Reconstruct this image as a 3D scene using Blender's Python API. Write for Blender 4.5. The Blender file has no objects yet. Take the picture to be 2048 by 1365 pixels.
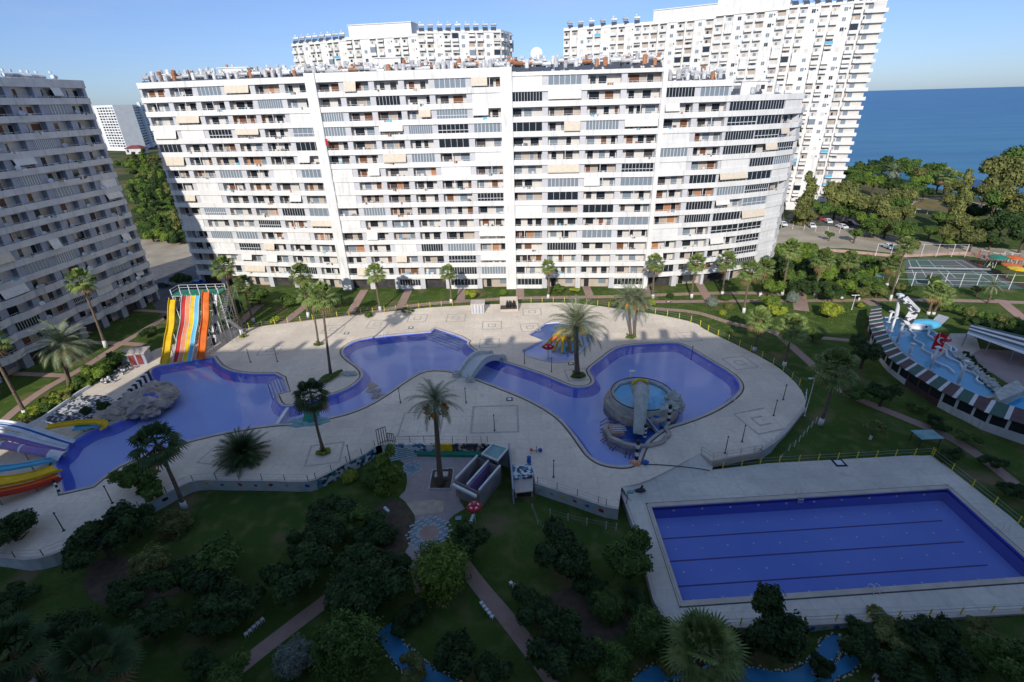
import bpy, math, random
from mathutils import Vector, Matrix, noise
from mathutils.geometry import delaunay_2d_cdt
random.seed(7)
R = math.radians
scene = bpy.context.scene
COL = scene.collection
# ------------------------------------------------------------------ camera, sky, sun, exposure
F_PX, PITCH, ROLL, CAM_H = 985.6, R(26.0), R(1.62), 42.7
FW = Vector((0, math.cos(PITCH), -math.sin(PITCH)))
_rt = Vector((1, 0, 0)); _up = _rt.cross(FW)
RT = _rt * math.cos(ROLL) - _up * math.sin(ROLL)
UP = _rt * math.sin(ROLL) + _up * math.cos(ROLL)
CAM = Vector((0, 0, CAM_H))
cam_data = bpy.data.cameras.new('camera')
cam_data.sensor_width = 36; cam_data.lens = 36 * F_PX / 2048
cam_data.clip_start = 0.2; cam_data.clip_end = 200000
cam = bpy.data.objects.new('camera', cam_data); COL.objects.link(cam)
m3 = Matrix((RT, UP, -FW)).transposed()
cam.matrix_world = Matrix.Translation(CAM) @ m3.to_4x4()
scene.camera = cam

SUN_EL, SUN_AZ = R(28.6), R(12)          # the sun stands behind the viewer, a little to the left
to_sun = Vector((-math.sin(SUN_AZ) * math.cos(SUN_EL), -math.cos(SUN_AZ) * math.cos(SUN_EL), math.sin(SUN_EL)))
sl = bpy.data.lights.new('sun', 'SUN'); sl.energy = 3.7; sl.angle = R(0.5); sl.color = (1, .945, .86)
so = bpy.data.objects.new('sun', sl); COL.objects.link(so)
so.rotation_euler = to_sun.to_track_quat('Z', 'Y').to_euler()
world = bpy.data.worlds.new('World'); scene.world = world; world.use_nodes = True
wn = world.node_tree.nodes; wl = world.node_tree.links
bg = wn['Background']; sky = wn.new('ShaderNodeTexSky'); sky.sky_type = 'NISHITA'; sky.sun_disc = False
sky.sun_elevation = SUN_EL; sky.sun_rotation = math.atan2(to_sun.x, to_sun.y)
sky.altitude = 0; sky.air_density = 1.0; sky.dust_density = .3; sky.ozone_density = 1.6
_tc = wn.new('ShaderNodeTexCoord'); _sp = wn.new('ShaderNodeSeparateXYZ'); wl.new(_tc.outputs['Generated'], _sp.inputs[0])
_mr = wn.new('ShaderNodeMapRange'); _mr.inputs[1].default_value = .0; _mr.inputs[2].default_value = .8; wl.new(_sp.outputs[2], _mr.inputs[0])
_tm = wn.new('ShaderNodeValToRGB'); _e = _tm.color_ramp.elements; _e[0].color = (.32, .44, .76, 1); _e[1].position = .45; _e[1].color = (.60, .60, .71, 1)
_e3 = _e.new(.9); _e3.color = (1, 1, 1.05, 1); wl.new(_mr.outputs[0], _tm.inputs[0])
_mu = wn.new('ShaderNodeMix'); _mu.data_type = 'RGBA'; _mu.blend_type = 'MULTIPLY'; _mu.inputs[0].default_value = 1; wl.new(sky.outputs[0], _mu.inputs[6]); wl.new(_tm.outputs[0], _mu.inputs[7])
_cn = wn.new('ShaderNodeTexNoise'); _cn.inputs['Scale'].default_value = 2.2; _cn.inputs['Detail'].default_value = 7; _cm = wn.new('ShaderNodeMapping'); _cm.inputs['Scale'].default_value = (1, 1, 5); _cm.inputs['Location'].default_value = (.7, .2, 0)
wl.new(_tc.outputs['Generated'], _cm.inputs[0]); wl.new(_cm.outputs[0], _cn.inputs['Vector'])          # thin wisps of cloud
_cr = wn.new('ShaderNodeMapRange'); _cr.inputs[1].default_value = .52; _cr.inputs[2].default_value = .82; _cr.inputs[4].default_value = .35; wl.new(_cn.outputs[0], _cr.inputs[0])
_cx = wn.new('ShaderNodeMix'); _cx.data_type = 'RGBA'; _cx.inputs[7].default_value = (3.6, 3.9, 4.5, 1); wl.new(_cr.outputs[0], _cx.inputs[0]); wl.new(_mu.outputs[2], _cx.inputs[6])
wl.new(_cx.outputs[2], bg.inputs['Color']); bg.inputs['Strength'].default_value = 0.15
scene.view_settings.view_transform = 'Standard'; scene.view_settings.look = 'None'
scene.view_settings.exposure = 0.22; scene.view_settings.gamma = 1; scene.view_settings.use_curve_mapping = False
scene.cycles.max_bounces = 6; scene.cycles.diffuse_bounces = 3; scene.cycles.glossy_bounces = 3
scene.cycles.transparent_max_bounces = 8; scene.cycles.sample_clamp_indirect = 6

def W(px, py, z=0.0):
    """ground point (metres) of a place read off the photograph, at height z"""
    d = FW + RT * ((px - 1024) / F_PX) + UP * ((682.5 - py) / F_PX)
    return CAM + d * ((z - CAM.z) / d.z)
def Wy(px, py, y):
    d = FW + RT * ((px - 1024) / F_PX) + UP * ((682.5 - py) / F_PX)
    return CAM + d * (y / d.y)
def depth(p): return (p - CAM).dot(FW)

# ------------------------------------------------------------------ materials
def mat(name, c, rough=.8, c2=None, scale=1.0, detail=4, bump=0.0, bscale=None, spec=.3, metal=0.0, rnd=0.0, coord='Object', lo=.35, hi=.65):
    m = bpy.data.materials.new(name); m.use_nodes = True
    n, l = m.node_tree.nodes, m.node_tree.links
    b = n['Principled BSDF']; b.inputs['Roughness'].default_value = rough
    b.inputs['Specular IOR Level'].default_value = spec; b.inputs['Metallic'].default_value = metal
    b.inputs['Base Color'].default_value = (*c, 1)
    tc = n.new('ShaderNodeTexCoord')
    out = None
    if c2 is not None:
        t = n.new('ShaderNodeTexNoise'); t.inputs['Scale'].default_value = scale; t.inputs['Detail'].default_value = detail
        l.new(tc.outputs[coord], t.inputs['Vector'])
        mr = n.new('ShaderNodeMapRange'); mr.inputs[1].default_value = lo; mr.inputs[2].default_value = hi
        l.new(t.outputs[0], mr.inputs[0])
        mx = n.new('ShaderNodeMix'); mx.data_type = 'RGBA'
        mx.inputs[6].default_value = (*c, 1); mx.inputs[7].default_value = (*c2, 1)
        l.new(mr.outputs[0], mx.inputs[0]); out = mx.outputs[2]
    if rnd > 0:
        oi = n.new('ShaderNodeObjectInfo'); mr2 = n.new('ShaderNodeMapRange')
        mr2.inputs[3].default_value = 1 - rnd; mr2.inputs[4].default_value = 1 + rnd
        l.new(oi.outputs['Random'], mr2.inputs[0])
        hs = n.new('ShaderNodeHueSaturation')
        if out: l.new(out, hs.inputs['Color'])
        else: hs.inputs['Color'].default_value = (*c, 1)
        l.new(mr2.outputs[0], hs.inputs['Value']); out = hs.outputs[0]
    if out: l.new(out, b.inputs['Base Color'])
    if bump > 0:
        t2 = n.new('ShaderNodeTexNoise'); t2.inputs['Scale'].default_value = bscale or scale * 4; t2.inputs['Detail'].default_value = 5
        l.new(tc.outputs[coord], t2.inputs['Vector'])
        bp = n.new('ShaderNodeBump'); bp.inputs['Strength'].default_value = bump; bp.inputs['Distance'].default_value = .1
        l.new(t2.outputs[0], bp.inputs['Height']); l.new(bp.outputs[0], b.inputs['Normal'])
    return m
def mixc(n, l, fac, a, b):
    mx = n.new('ShaderNodeMix'); mx.data_type = 'RGBA'
    for s, v in ((0, fac), (6, a), (7, b)):
        if hasattr(v, 'links') or isinstance(v, bpy.types.NodeSocket): l.new(v, mx.inputs[s])
        elif s == 0: mx.inputs[0].default_value = v
        else: mx.inputs[s].default_value = (*v, 1)
    return mx.outputs[2]
M = {}
def streaky(name, a, b_, c_, rough=.8):
    m = mat(name, a, rough, b_, .3, 4); n, l = m.node_tree.nodes, m.node_tree.links; b = n['Principled BSDF']; src = b.inputs['Base Color'].links[0].from_socket
    tc = n.new('ShaderNodeTexCoord'); mp = n.new('ShaderNodeMapping'); mp.inputs['Scale'].default_value = (1.6, 1.6, .22); l.new(tc.outputs['Object'], mp.inputs[0])
    t = n.new('ShaderNodeTexNoise'); t.inputs['Scale'].default_value = 1.0; t.inputs['Detail'].default_value = 5; l.new(mp.outputs[0], t.inputs['Vector'])
    mr = n.new('ShaderNodeMapRange'); mr.inputs[1].default_value = .54; mr.inputs[2].default_value = .78; mr.inputs[4].default_value = .8; l.new(t.outputs[0], mr.inputs[0])
    mx = n.new('ShaderNodeMix'); mx.data_type = 'RGBA'; mx.inputs[7].default_value = (*c_, 1); l.new(mr.outputs[0], mx.inputs[0]); l.new(src, mx.inputs[6]); l.new(mx.outputs[2], b.inputs['Base Color']); return m
M['white'] = streaky('white_paint', (.77, .76, .74), (.69, .68, .66), (.50, .49, .46))
M['white2'] = mat('white_render', (.78, .78, .78), .8, (.70, .71, .72), .2)
M['pier'] = mat('grey_render', (.57, .57, .59), .85, (.50, .50, .52), .5)
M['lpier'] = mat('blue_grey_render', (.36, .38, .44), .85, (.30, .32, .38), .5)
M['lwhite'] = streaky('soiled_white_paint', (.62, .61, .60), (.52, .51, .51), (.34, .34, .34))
M['inwall'] = mat('cream_wall', (.66, .62, .56), .85, (.56, .53, .50), .4)
M['inwall2'] = mat('beige_wall', (.50, .43, .36), .85, (.40, .33, .27), .4)
M['door'] = mat('brown_door', (.16, .07, .035), .6)
M['orange_wall'] = mat('orange_panel', (.42, .20, .10), .7)
M['dark'] = mat('dark_opening', (.03, .03, .035), .7, (.07, .06, .06), .6)
def glassy(name, c, rough=.08):
    m = mat(name, c, rough, spec=.5); return m
M['glass'] = glassy('dark_glass', (.02, .026, .034))
M['glassb'] = glassy('blue_grey_blinds_glass', (.20, .24, .28), .25)
M['alu'] = mat('white_metal', (.72, .72, .72), .4)
M['greymetal'] = mat('grey_metal', (.30, .31, .33), .4, metal=.5)
M['darkmetal'] = mat('dark_metal', (.05, .05, .055), .5)
M['awn_w'] = mat('white_awning', (.75, .73, .69), .9, (.66, .63, .58), 1.5)
M['awn_b'] = mat('beige_awning', (.66, .58, .46), .9, (.6, .52, .42), 1.5)
M['awn_blue'] = mat('blue_awning', (.10, .20, .42), .9)
M['awn_red'] = mat('red_awning', (.22, .05, .05), .9)
M['roof'] = mat('roof_screed', (.42, .41, .40), .9, (.3, .3, .3), .3)
M['tank_w'] = mat('tank_white', (.68, .69, .70), .35, (.45, .45, .45), 2, rnd=.3)
M['tank_o'] = mat('tank_rust', (.50, .22, .10), .6, (.30, .14, .08), 3, rnd=.2)
M['panel'] = mat('solar_panel', (.07, .08, .10), .3, spec=.6)
M['yellow'] = mat('yellow_plastic', (.78, .52, .02), .35, (.6, .38, .02), .8)
M['orange'] = mat('orange_plastic', (.70, .16, .02), .35, (.55, .12, .02), .8)
M['red'] = mat('red_plastic', (.50, .03, .02), .35, (.38, .03, .02), .8)
M['salmon'] = mat('salmon_plastic', (.70, .28, .12), .35, (.6, .22, .1), .8)
M['cyan'] = mat('cyan_plastic', (.12, .48, .68), .35, (.10, .40, .6), .8)
M['blue'] = mat('blue_plastic', (.03, .12, .42), .35, (.02, .09, .32), .8)
M['purple'] = mat('purple_plastic', (.30, .20, .46), .4, (.24, .16, .38), .8)
M['green'] = mat('green_paint', (.03, .24, .15), .6, (.02, .17, .12), .8)
M['teal'] = mat('teal_paint', (.20, .36, .36), .6, (.14, .27, .28), .8)
M['pwhite'] = mat('white_gelcoat', (.72, .74, .76), .35, (.58, .61, .64), .8)
M['black'] = mat('black_paint', (.02, .02, .02), .6)
M['rock'] = mat('sprayed_rock', (.46, .39, .31), .9, (.30, .27, .25), .9, bump=.8, bscale=2.5)
M['rockg'] = mat('grey_green_rock', (.48, .49, .45), .9, (.34, .36, .33), .9, bump=.8, bscale=2.5)
M['rosew'] = mat('pale_hexagon_tile', (.42, .46, .48), .7, (.34, .37, .40), 2)
M['roseb'] = mat('blue_grey_hexagon_tile', (.16, .22, .28), .7, (.22, .28, .32), 2)
M['paleconc'] = mat('pale_grey_concrete', (.60, .61, .60), .8, (.50, .52, .51), 1.2)
M['trunk'] = mat('palm_trunk', (.20, .15, .11), .95, (.11, .08, .06), 5, bump=.5)
M['bark'] = mat('bark', (.11, .085, .06), .95, (.07, .05, .04), 5)
M['whitewash'] = mat('whitewash', (.72, .72, .70), .9, (.6, .6, .58), 3)
M['fruit'] = mat('date_fruit', (.72, .27, .02), .6, (.55, .18, .02), 6)
M['brick'] = mat('pink_paving', (.46, .30, .24), .9, (.36, .25, .21), 1.2)
M['soil'] = mat('soil', (.12, .085, .055), .95, (.07, .055, .04), 1.5)
M['stoneedge'] = mat('white_stones', (.62, .62, .62), .8, (.35, .36, .38), 3)
M['asph'] = mat('asphalt', (.13, .13, .135), .9, (.09, .09, .095), .5)
M['sand'] = mat('sandy_ground', (.42, .36, .28), .95, (.30, .26, .19), .15)
M['umb'] = mat('red_canvas', (.42, .02, .03), .7)
M['yellowpost'] = mat('yellow_post', (.72, .58, .04), .5)
M['skirt'] = mat('dry_fronds', (.26, .17, .08), .95, (.18, .12, .06), 4)
def leaf(name, a, b, rnd=.18):
    m = mat(name, a, .65, b, 3.2, 4, rnd=rnd, spec=.18, lo=.36, hi=.64)
    return m
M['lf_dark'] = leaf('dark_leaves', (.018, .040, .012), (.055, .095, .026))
M['lf_mid'] = leaf('green_leaves', (.048, .098, .020), (.11, .17, .036))  # brightened in colour so the sunlit trees read as lit
M['lf_bright'] = leaf('bright_leaves', (.075, .14, .02), (.18, .25, .04))  # same sunlight lift put into the leaf colour
M['lf_yellow'] = leaf('yellow_green_leaves', (.17, .22, .02), (.34, .38, .05), .1)
M['lf_grey'] = leaf('grey_green_leaves', (.13, .17, .13), (.26, .30, .25), .05)
M['lf_olive'] = leaf('olive_leaves', (.08, .095, .028), (.19, .20, .06))
M['lf_palm'] = leaf('fan_palm_leaves', (.08, .13, .03), (.21, .26, .08))
M['lf_date'] = leaf('date_palm_leaves', (.13, .17, .09), (.27, .30, .17))
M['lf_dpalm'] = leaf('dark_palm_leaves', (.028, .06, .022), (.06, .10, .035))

# ------------------------------------------------------------------ mesh builder
class MB:
    def __init__(s): s.v = []; s.f = []; s.m = []
    def quad(s, a, b, c, d, m=0):
        i = len(s.v); s.v += [tuple(a), tuple(b), tuple(c), tuple(d)]; s.f.append((i, i+1, i+2, i+3)); s.m.append(m)
    def tri(s, a, b, c, m=0):
        i = len(s.v); s.v += [tuple(a), tuple(b), tuple(c)]; s.f.append((i, i+1, i+2)); s.m.append(m)
    def hexa(s, p, m=0):        # 8 corners: bottom 4 then top 4
        i = len(s.v); s.v += [tuple(q) for q in p]
        for f in ((0,3,2,1),(4,5,6,7),(0,1,5,4),(1,2,6,5),(2,3,7,6),(3,0,4,7)):
            s.f.append(tuple(i+k for k in f)); s.m.append(m)
    def box(s, x0, x1, y0, y1, z0, z1, m=0):
        s.hexa([(x0,y0,z0),(x1,y0,z0),(x1,y1,z0),(x0,y1,z0),(x0,y0,z1),(x1,y0,z1),(x1,y1,z1),(x0,y1,z1)], m)
    def bar(s, a, b, w, h=None, m=0):      # square bar from a to b
        a = Vector(a); b = Vector(b); d = (b-a).normalized(); h = h or w
        x = d.cross(Vector((0,0,1)));  x = Vector((1,0,0)) if x.length < 1e-4 else x.normalized()
        y = x.cross(d); x = x*w/2; y = y*h/2
        s.hexa([a-x-y, a+x-y, a+x+y, a-x+y, b-x-y, b+x-y, b+x+y, b-x+y], m)
    def tube(s, pts, rad, n=8, m=0, cap=True):
        pts = [Vector(p) for p in pts]; i0 = len(s.v)
        if not hasattr(rad, '__len__'): rad = [rad]*len(pts)
        ref = None
        for k, p in enumerate(pts):
            d = (pts[min(k+1, len(pts)-1)] - pts[max(k-1, 0)]).normalized()
            if ref is None: ref = d.cross(Vector((.31, .95, .1))).normalized()
            x = (ref - d*ref.dot(d)).normalized(); y = d.cross(x); ref = x
            for j in range(n):
                t = 2*math.pi*j/n; s.v.append(tuple(p + (x*math.cos(t) + y*math.sin(t))*rad[k]))
        for k in range(len(pts)-1):
            for j in range(n):
                a = i0+k*n+j; b = i0+k*n+(j+1) % n; s.f.append((a, b, b+n, a+n)); s.m.append(m)
        if cap:
            s.f.append(tuple(i0+j for j in range(n))[::-1]); s.m.append(m)
            s.f.append(tuple(i0+(len(pts)-1)*n+j for j in range(n))); s.m.append(m)
    def prism(s, poly, z0, z1, m=0, mt=None, bottom=False):   # simple polygon, fan via tessellation in build (ngon)
        n = len(poly); i = len(s.v)
        for p in poly: s.v.append((p[0], p[1], z0))
        for p in poly: s.v.append((p[0], p[1], z1))
        area = sum(poly[k][0]*poly[(k+1) % n][1]-poly[(k+1) % n][0]*poly[k][1] for k in range(n))
        top = [i+n+k for k in range(n)]
        s.f.append(tuple(top if area > 0 else top[::-1])); s.m.append(m if mt is None else mt)
        for k in range(n):
            a, b = i+k, i+(k+1) % n
            s.f.append((a, b, b+n, a+n) if area > 0 else (b, a, a+n, b+n)); s.m.append(m)
    def sphere(s, c, r, m=0, nu=12, nv=7, jit=0, seed=0, z_min=None):
        i0 = len(s.v); c = Vector(c); r = Vector(r) if hasattr(r, '__len__') else Vector((r, r, r))
        for a in range(nv+1):
            for b in range(nu):
                ph = math.pi*a/nv; th = 2*math.pi*b/nu
                d = Vector((math.sin(ph)*math.cos(th), math.sin(ph)*math.sin(th), math.cos(ph)))
                k = 1 + (jit*noise.noise(d*2.3 + Vector((seed, 0, 0))) + jit*.6*noise.noise(d*6 + Vector((seed, 3, 0))) if jit else 0)
                p = c + Vector((d.x*r.x, d.y*r.y, d.z*r.z))*k
                if z_min is not None: p.z = max(p.z, z_min)
                s.v.append(tuple(p))
        for a in range(nv):
            for b in range(nu):
                q = i0+a*nu+b; w = i0+a*nu+(b+1) % nu
                s.f.append((q, q+nu, w+nu, w)); s.m.append(m)
    def build(s, name, mats, parent=None, smooth=False, loc=None):
        me = bpy.data.meshes.new(name); me.from_pydata(s.v, [], s.f)
        if not isinstance(mats, (list, tuple)): mats = [mats]
        for m in mats: me.materials.append(M[m] if isinstance(m, str) else m)
        if len(mats) > 1: me.polygons.foreach_set('material_index', s.m)
        if smooth: me.polygons.foreach_set('use_smooth', [True]*len(s.f))
        me.update()
        o = bpy.data.objects.new(name, me); COL.objects.link(o)
        if loc is not None: o.location = loc
        if parent: o.parent = parent
        return o
def tag(o, label=None, cat=None, group=None, kind=None):
    if label: o['label'] = label
    if cat: o['category'] = cat
    if group: o['group'] = group
    if kind: o['kind'] = kind
    return o
def thing(name, label, cat, loc=(0, 0, 0), rz=0, group=None):
    o = bpy.data.objects.new(name, None); COL.objects.link(o); o.empty_display_size = .2
    o.location = loc; o.rotation_euler = (0, 0, rz); return tag(o, label, cat, group)
def dup(root, loc, rz=0, scale=None, label=None, group=None):
    r = root.copy(); COL.objects.link(r); r.location = loc; r.rotation_euler = (0, 0, rz)
    if scale is not None: r.scale = (scale,)*3 if not hasattr(scale, '__len__') else scale
    if label: r['label'] = label
    if group: r['group'] = group
    for ch in list(root.children):
        c = ch.copy(); COL.objects.link(c); c.parent = r
        for g in ch.children:
            d = g.copy(); COL.objects.link(d); d.parent = c
    return r
def struct(o): o['kind'] = 'structure'; return o
def inside(p, poly):
    c = False; n = len(poly); j = n-1; x, y = p[0], p[1]
    for i in range(n):
        a, b = poly[i], poly[j]
        if (a[1] > y) != (b[1] > y) and x < (b[0]-a[0])*(y-a[1])/(b[1]-a[1]) + a[0]: c = not c
        j = i
    return c
def sheet(outlines, holes=(), pts=(), zf=lambda x, y: 0.0, outer=None):
    """triangulated sheet: area inside outlines[0] and outside the holes; zf gives the height"""
    vs = []; es = []
    for poly in [outlines] + list(holes):
        i = len(vs); n = len(poly)
        vs += [Vector((p[0], p[1])) for p in poly]; es += [(i+k, i+(k+1) % n) for k in range(n)]
    vs += [Vector((p[0], p[1])) for p in pts]
    r = delaunay_2d_cdt(vs, es, [], 0, 1e-5)
    V, Fc = r[0], r[2]; mb = MB(); mb.v = [(v.x, v.y, zf(v.x, v.y)) for v in V]
    for f in Fc:
        c = (sum(V[k].x for k in f)/3, sum(V[k].y for k in f)/3)
        if inside(c, outlines) and not any(inside(c, h) for h in holes):
            a, b, d = (V[k] for k in f[:3])
            if (b-a).cross(d-a) < 0: f = f[::-1]
            mb.f.append(tuple(f)); mb.m.append(0)
    return mb
def smooth_poly(pts, it=2, closed=True):
    for _ in range(it):
        q = []; n = len(pts)
        for i in range(n if closed else n-1):
            a, b = Vector(pts[i]), Vector(pts[(i+1) % n]); q += [a*.75+b*.25, a*.25+b*.75]
        if not closed: q = [Vector(pts[0])] + q + [Vector(pts[-1])]
        pts = q
    return pts
def strip(mb, pts, w, z, m=0, closed=False):
    """flat ribbon of width w along pts (2D), at height z"""
    n = len(pts); P = [Vector((p[0], p[1])) for p in pts]; L = []
    for i in range(n):
        a = P[(i-1) % n] if closed or i > 0 else P[i]; b = P[(i+1) % n] if closed or i < n-1 else P[i]
        d = (b-a).normalized(); nn = Vector((-d.y, d.x)); L.append((P[i]+nn*w/2, P[i]-nn*w/2))
    for i in range(n if closed else n-1):
        a, b = L[i], L[(i+1) % n]
        mb.quad((*a[1], z), (*b[1], z), (*b[0], z), (*a[0], z), m)
def wall_strip(mb, pts, w, z0, z1, m=0, closed=False):
    n = len(pts)
    P = [Vector((p[0], p[1])) for p in pts]; L = []
    z0 = z0 if callable(z0) else (lambda x, y, k=z0: k); z1 = z1 if callable(z1) else (lambda x, y, k=z1: k)
    for i in range(n):
        a = P[(i-1) % n] if closed or i > 0 else P[i]; b = P[(i+1) % n] if closed or i < n-1 else P[i]
        d = (b-a).normalized(); nn = Vector((-d.y, d.x)); L.append((P[i]+nn*w/2, P[i]-nn*w/2, z0(*P[i]), z1(*P[i])))
    for i in range(n if closed else n-1):
        a, b = L[i], L[(i+1) % n]
        mb.hexa([(*a[1], a[2]), (*b[1], b[2]), (*b[0], b[2]), (*a[0], a[2]), (*a[1], a[3]), (*b[1], b[3]), (*b[0], b[3]), (*a[0], a[3])], m)
def offset(poly, d):
    n = len(poly); out = []; P = [Vector((p[0], p[1])) for p in poly]
    s = 1 if sum(P[k].x*P[(k+1) % n].y-P[(k+1) % n].x*P[k].y for k in range(n)) > 0 else -1
    for i in range(n):
        a, b, c = P[i-1], P[i], P[(i+1) % n]; t = ((b-a).normalized()+(c-b).normalized())
        t = t.normalized() if t.length > 1e-6 else (c-b).normalized()
        out.append(b + Vector((t.y, -t.x))*d*s)
    return out
def px(pts, z=0.0): return [W(a, b, z).xy for a, b in pts]
class Pool:       # up to 100 parts of a kind as meshes of their own, the rest as one
    def __init__(s, name, mats, parent, limit=100): s.n, s.mats, s.p, s.lim, s.l, s.rest = name, mats, parent, limit, [], None
    def get(s):
        if len(s.l) < s.lim: s.l.append(MB()); return s.l[-1]
        if s.rest is None: s.rest = MB()
        return s.rest
    def finish(s):
        for m in s.l:
            if m.f: m.build(s.n, s.mats, s.p)
        if s.rest and s.rest.f: s.rest.build(s.n, s.mats, s.p)['kind'] = 'stuff'
# ------------------------------------------------------------------ more materials: tiles, mosaics, lawn, sea, water
def voro(name, cols, scale, rough=.6, jitter=1.0, coord='Object'):
    m = bpy.data.materials.new(name); m.use_nodes = True; n, l = m.node_tree.nodes, m.node_tree.links
    b = n['Principled BSDF']; b.inputs['Roughness'].default_value = rough; b.inputs['Specular IOR Level'].default_value = .3
    tc = n.new('ShaderNodeTexCoord'); v = n.new('ShaderNodeTexVoronoi'); v.inputs['Scale'].default_value = scale; v.inputs['Randomness'].default_value = jitter
    l.new(tc.outputs[coord], v.inputs['Vector'])
    r = n.new('ShaderNodeValToRGB'); r.color_ramp.interpolation = 'CONSTANT'
    sp = n.new('ShaderNodeSeparateColor'); l.new(v.outputs['Color'], sp.inputs[0]); l.new(sp.outputs[0], r.inputs[0])
    e = r.color_ramp.elements; k = len(cols)
    e[0].position = 0; e[0].color = (*cols[0], 1); e[1].position = 1/k; e[1].color = (*cols[1], 1)
    for i in range(2, k):
        q = e.new(i/k); q.color = (*cols[i], 1)
    l.new(r.outputs[0], b.inputs['Base Color']); return m
M['mosaic'] = voro('broken_tile_mosaic', [(.62, .64, .64), (.05, .16, .26), (.60, .62, .60), (.10, .24, .32), (.55, .58, .58), (.04, .05, .08)], 2.6)
M['mosaic_d'] = voro('dark_broken_tile', [(.5, .46, .42), (.03, .03, .04), (.10, .07, .06), (.45, .4, .36), (.04, .05, .08)], 2.4)
M['pebble'] = voro('black_white_pebbles', [(.6, .6, .6), (.05, .06, .08), (.5, .5, .5), (.08, .10, .14), (.04, .04, .05)], 2.8)
M['checker'] = voro('black_white_tiles', [(.65, .65, .65), (.04, .04, .05), (.6, .6, .6), (.05, .05, .05)], 1.8, jitter=0)
M['wallpaint'] = mat('painted_wall', (.34, .42, .46), .85, (.50, .52, .52), .8)
# pool deck concrete: slab joints, stains
def deck_mat(name, a, b_, joint, jd=.80):
    m = bpy.data.materials.new(name); m.use_nodes = True; n, l = m.node_tree.nodes, m.node_tree.links
    b = n['Principled BSDF']; b.inputs['Roughness'].default_value = .85; b.inputs['Specular IOR Level'].default_value = .25
    tc = n.new('ShaderNodeTexCoord')
    t1 = n.new('ShaderNodeTexNoise'); t1.inputs['Scale'].default_value = .12; t1.inputs['Detail'].default_value = 6
    t2 = n.new('ShaderNodeTexNoise'); t2.inputs['Scale'].default_value = 1.7; t2.inputs['Detail'].default_value = 6
    for t in (t1, t2): l.new(tc.outputs['Object'], t.inputs['Vector'])
    br = n.new('ShaderNodeTexBrick'); br.inputs['Scale'].default_value = joint; br.inputs['Mortar Size'].default_value = .012; br.offset = 0
    br.inputs['Color1'].default_value = (1, 1, 1, 1); br.inputs['Color2'].default_value = (.92, .92, .925, 1); br.inputs['Mortar'].default_value = (jd, jd, jd, 1)
    br.inputs['Brick Width'].default_value = 1; br.inputs['Row Height'].default_value = 1
    l.new(tc.outputs['Object'], br.inputs['Vector'])
    t3 = n.new('ShaderNodeTexNoise'); t3.inputs['Scale'].default_value = .45; t3.inputs['Detail'].default_value = 9; t3.inputs['Roughness'].default_value = .65; l.new(tc.outputs['Object'], t3.inputs['Vector'])
    def rm(s, p, q, hi_): k = n.new('ShaderNodeMapRange'); k.inputs[1].default_value = p; k.inputs[2].default_value = q; k.inputs[4].default_value = hi_; l.new(s, k.inputs[0]); return k.outputs[0]
    c = mixc(n, l, rm(t1.outputs[0], .35, .65, 1), a, b_); c = mixc(n, l, rm(t2.outputs[0], .4, .8, .5), c, tuple(x*.80 for x in b_)); c = mixc(n, l, rm(t3.outputs[0], .58, .74, .6), c, tuple(x*.66 for x in b_))
    mu = n.new('ShaderNodeMix'); mu.data_type = 'RGBA'; mu.blend_type = 'MULTIPLY'; mu.inputs[0].default_value = 1
    l.new(c, mu.inputs[6]); l.new(br.outputs[0], mu.inputs[7]); l.new(mu.outputs[2], b.inputs['Base Color'])
    return m
M['deck'] = deck_mat('pool_deck_concrete', (.83, .72, .58), (.67, .58, .47), .5)
M['deck2'] = deck_mat('swim_deck_concrete', (.72, .66, .57), (.58, .54, .48), .4)
M['coping'] = mat('beige_coping', (.56, .49, .42), .7, (.45, .40, .35), .6)
M['drain'] = mat('drain_grate', (.10, .085, .075), .8)
M['inlay'] = mat('grey_stone_inlay', (.50, .45, .40), .85, (.38, .35, .32), 1.4)
M['ptile'] = mat('blue_pool_tile', (.13, .18, .64), .4, (.15, .21, .68), .4)
M['pfloor'] = mat('lavender_pool_floor', (.56, .61, .90), .6, (.49, .55, .87), .10)
M['kfloor'] = mat('pale_lavender_floor', (.62, .68, .92), .6, (.55, .62, .90), .3)
M['rtile'] = mat('deep_blue_tile', (.06, .09, .50), .4, (.07, .10, .54), .4)
M['rfloor'] = mat('blue_pool_floor', (.26, .34, .78), .6, (.21, .29, .74), .12)
M['afloor'] = mat('turquoise_pool_floor', (.30, .66, .82), .6, (.24, .58, .76), .3)
M['rounddfl'] = mat('bright_turquoise_floor', (.07, .62, .88), .5, (.05, .54, .80), .3)
M['lane'] = mat('lane_line', (.09, .045, .20), .6)
M['pavers'] = deck_mat('pink_brick_paving', (.42, .27, .22), (.34, .24, .20), 1.6)
M['plaza'] = deck_mat('plaza_paving', (.42, .35, .33), (.34, .29, .28), 1.4)
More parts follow.
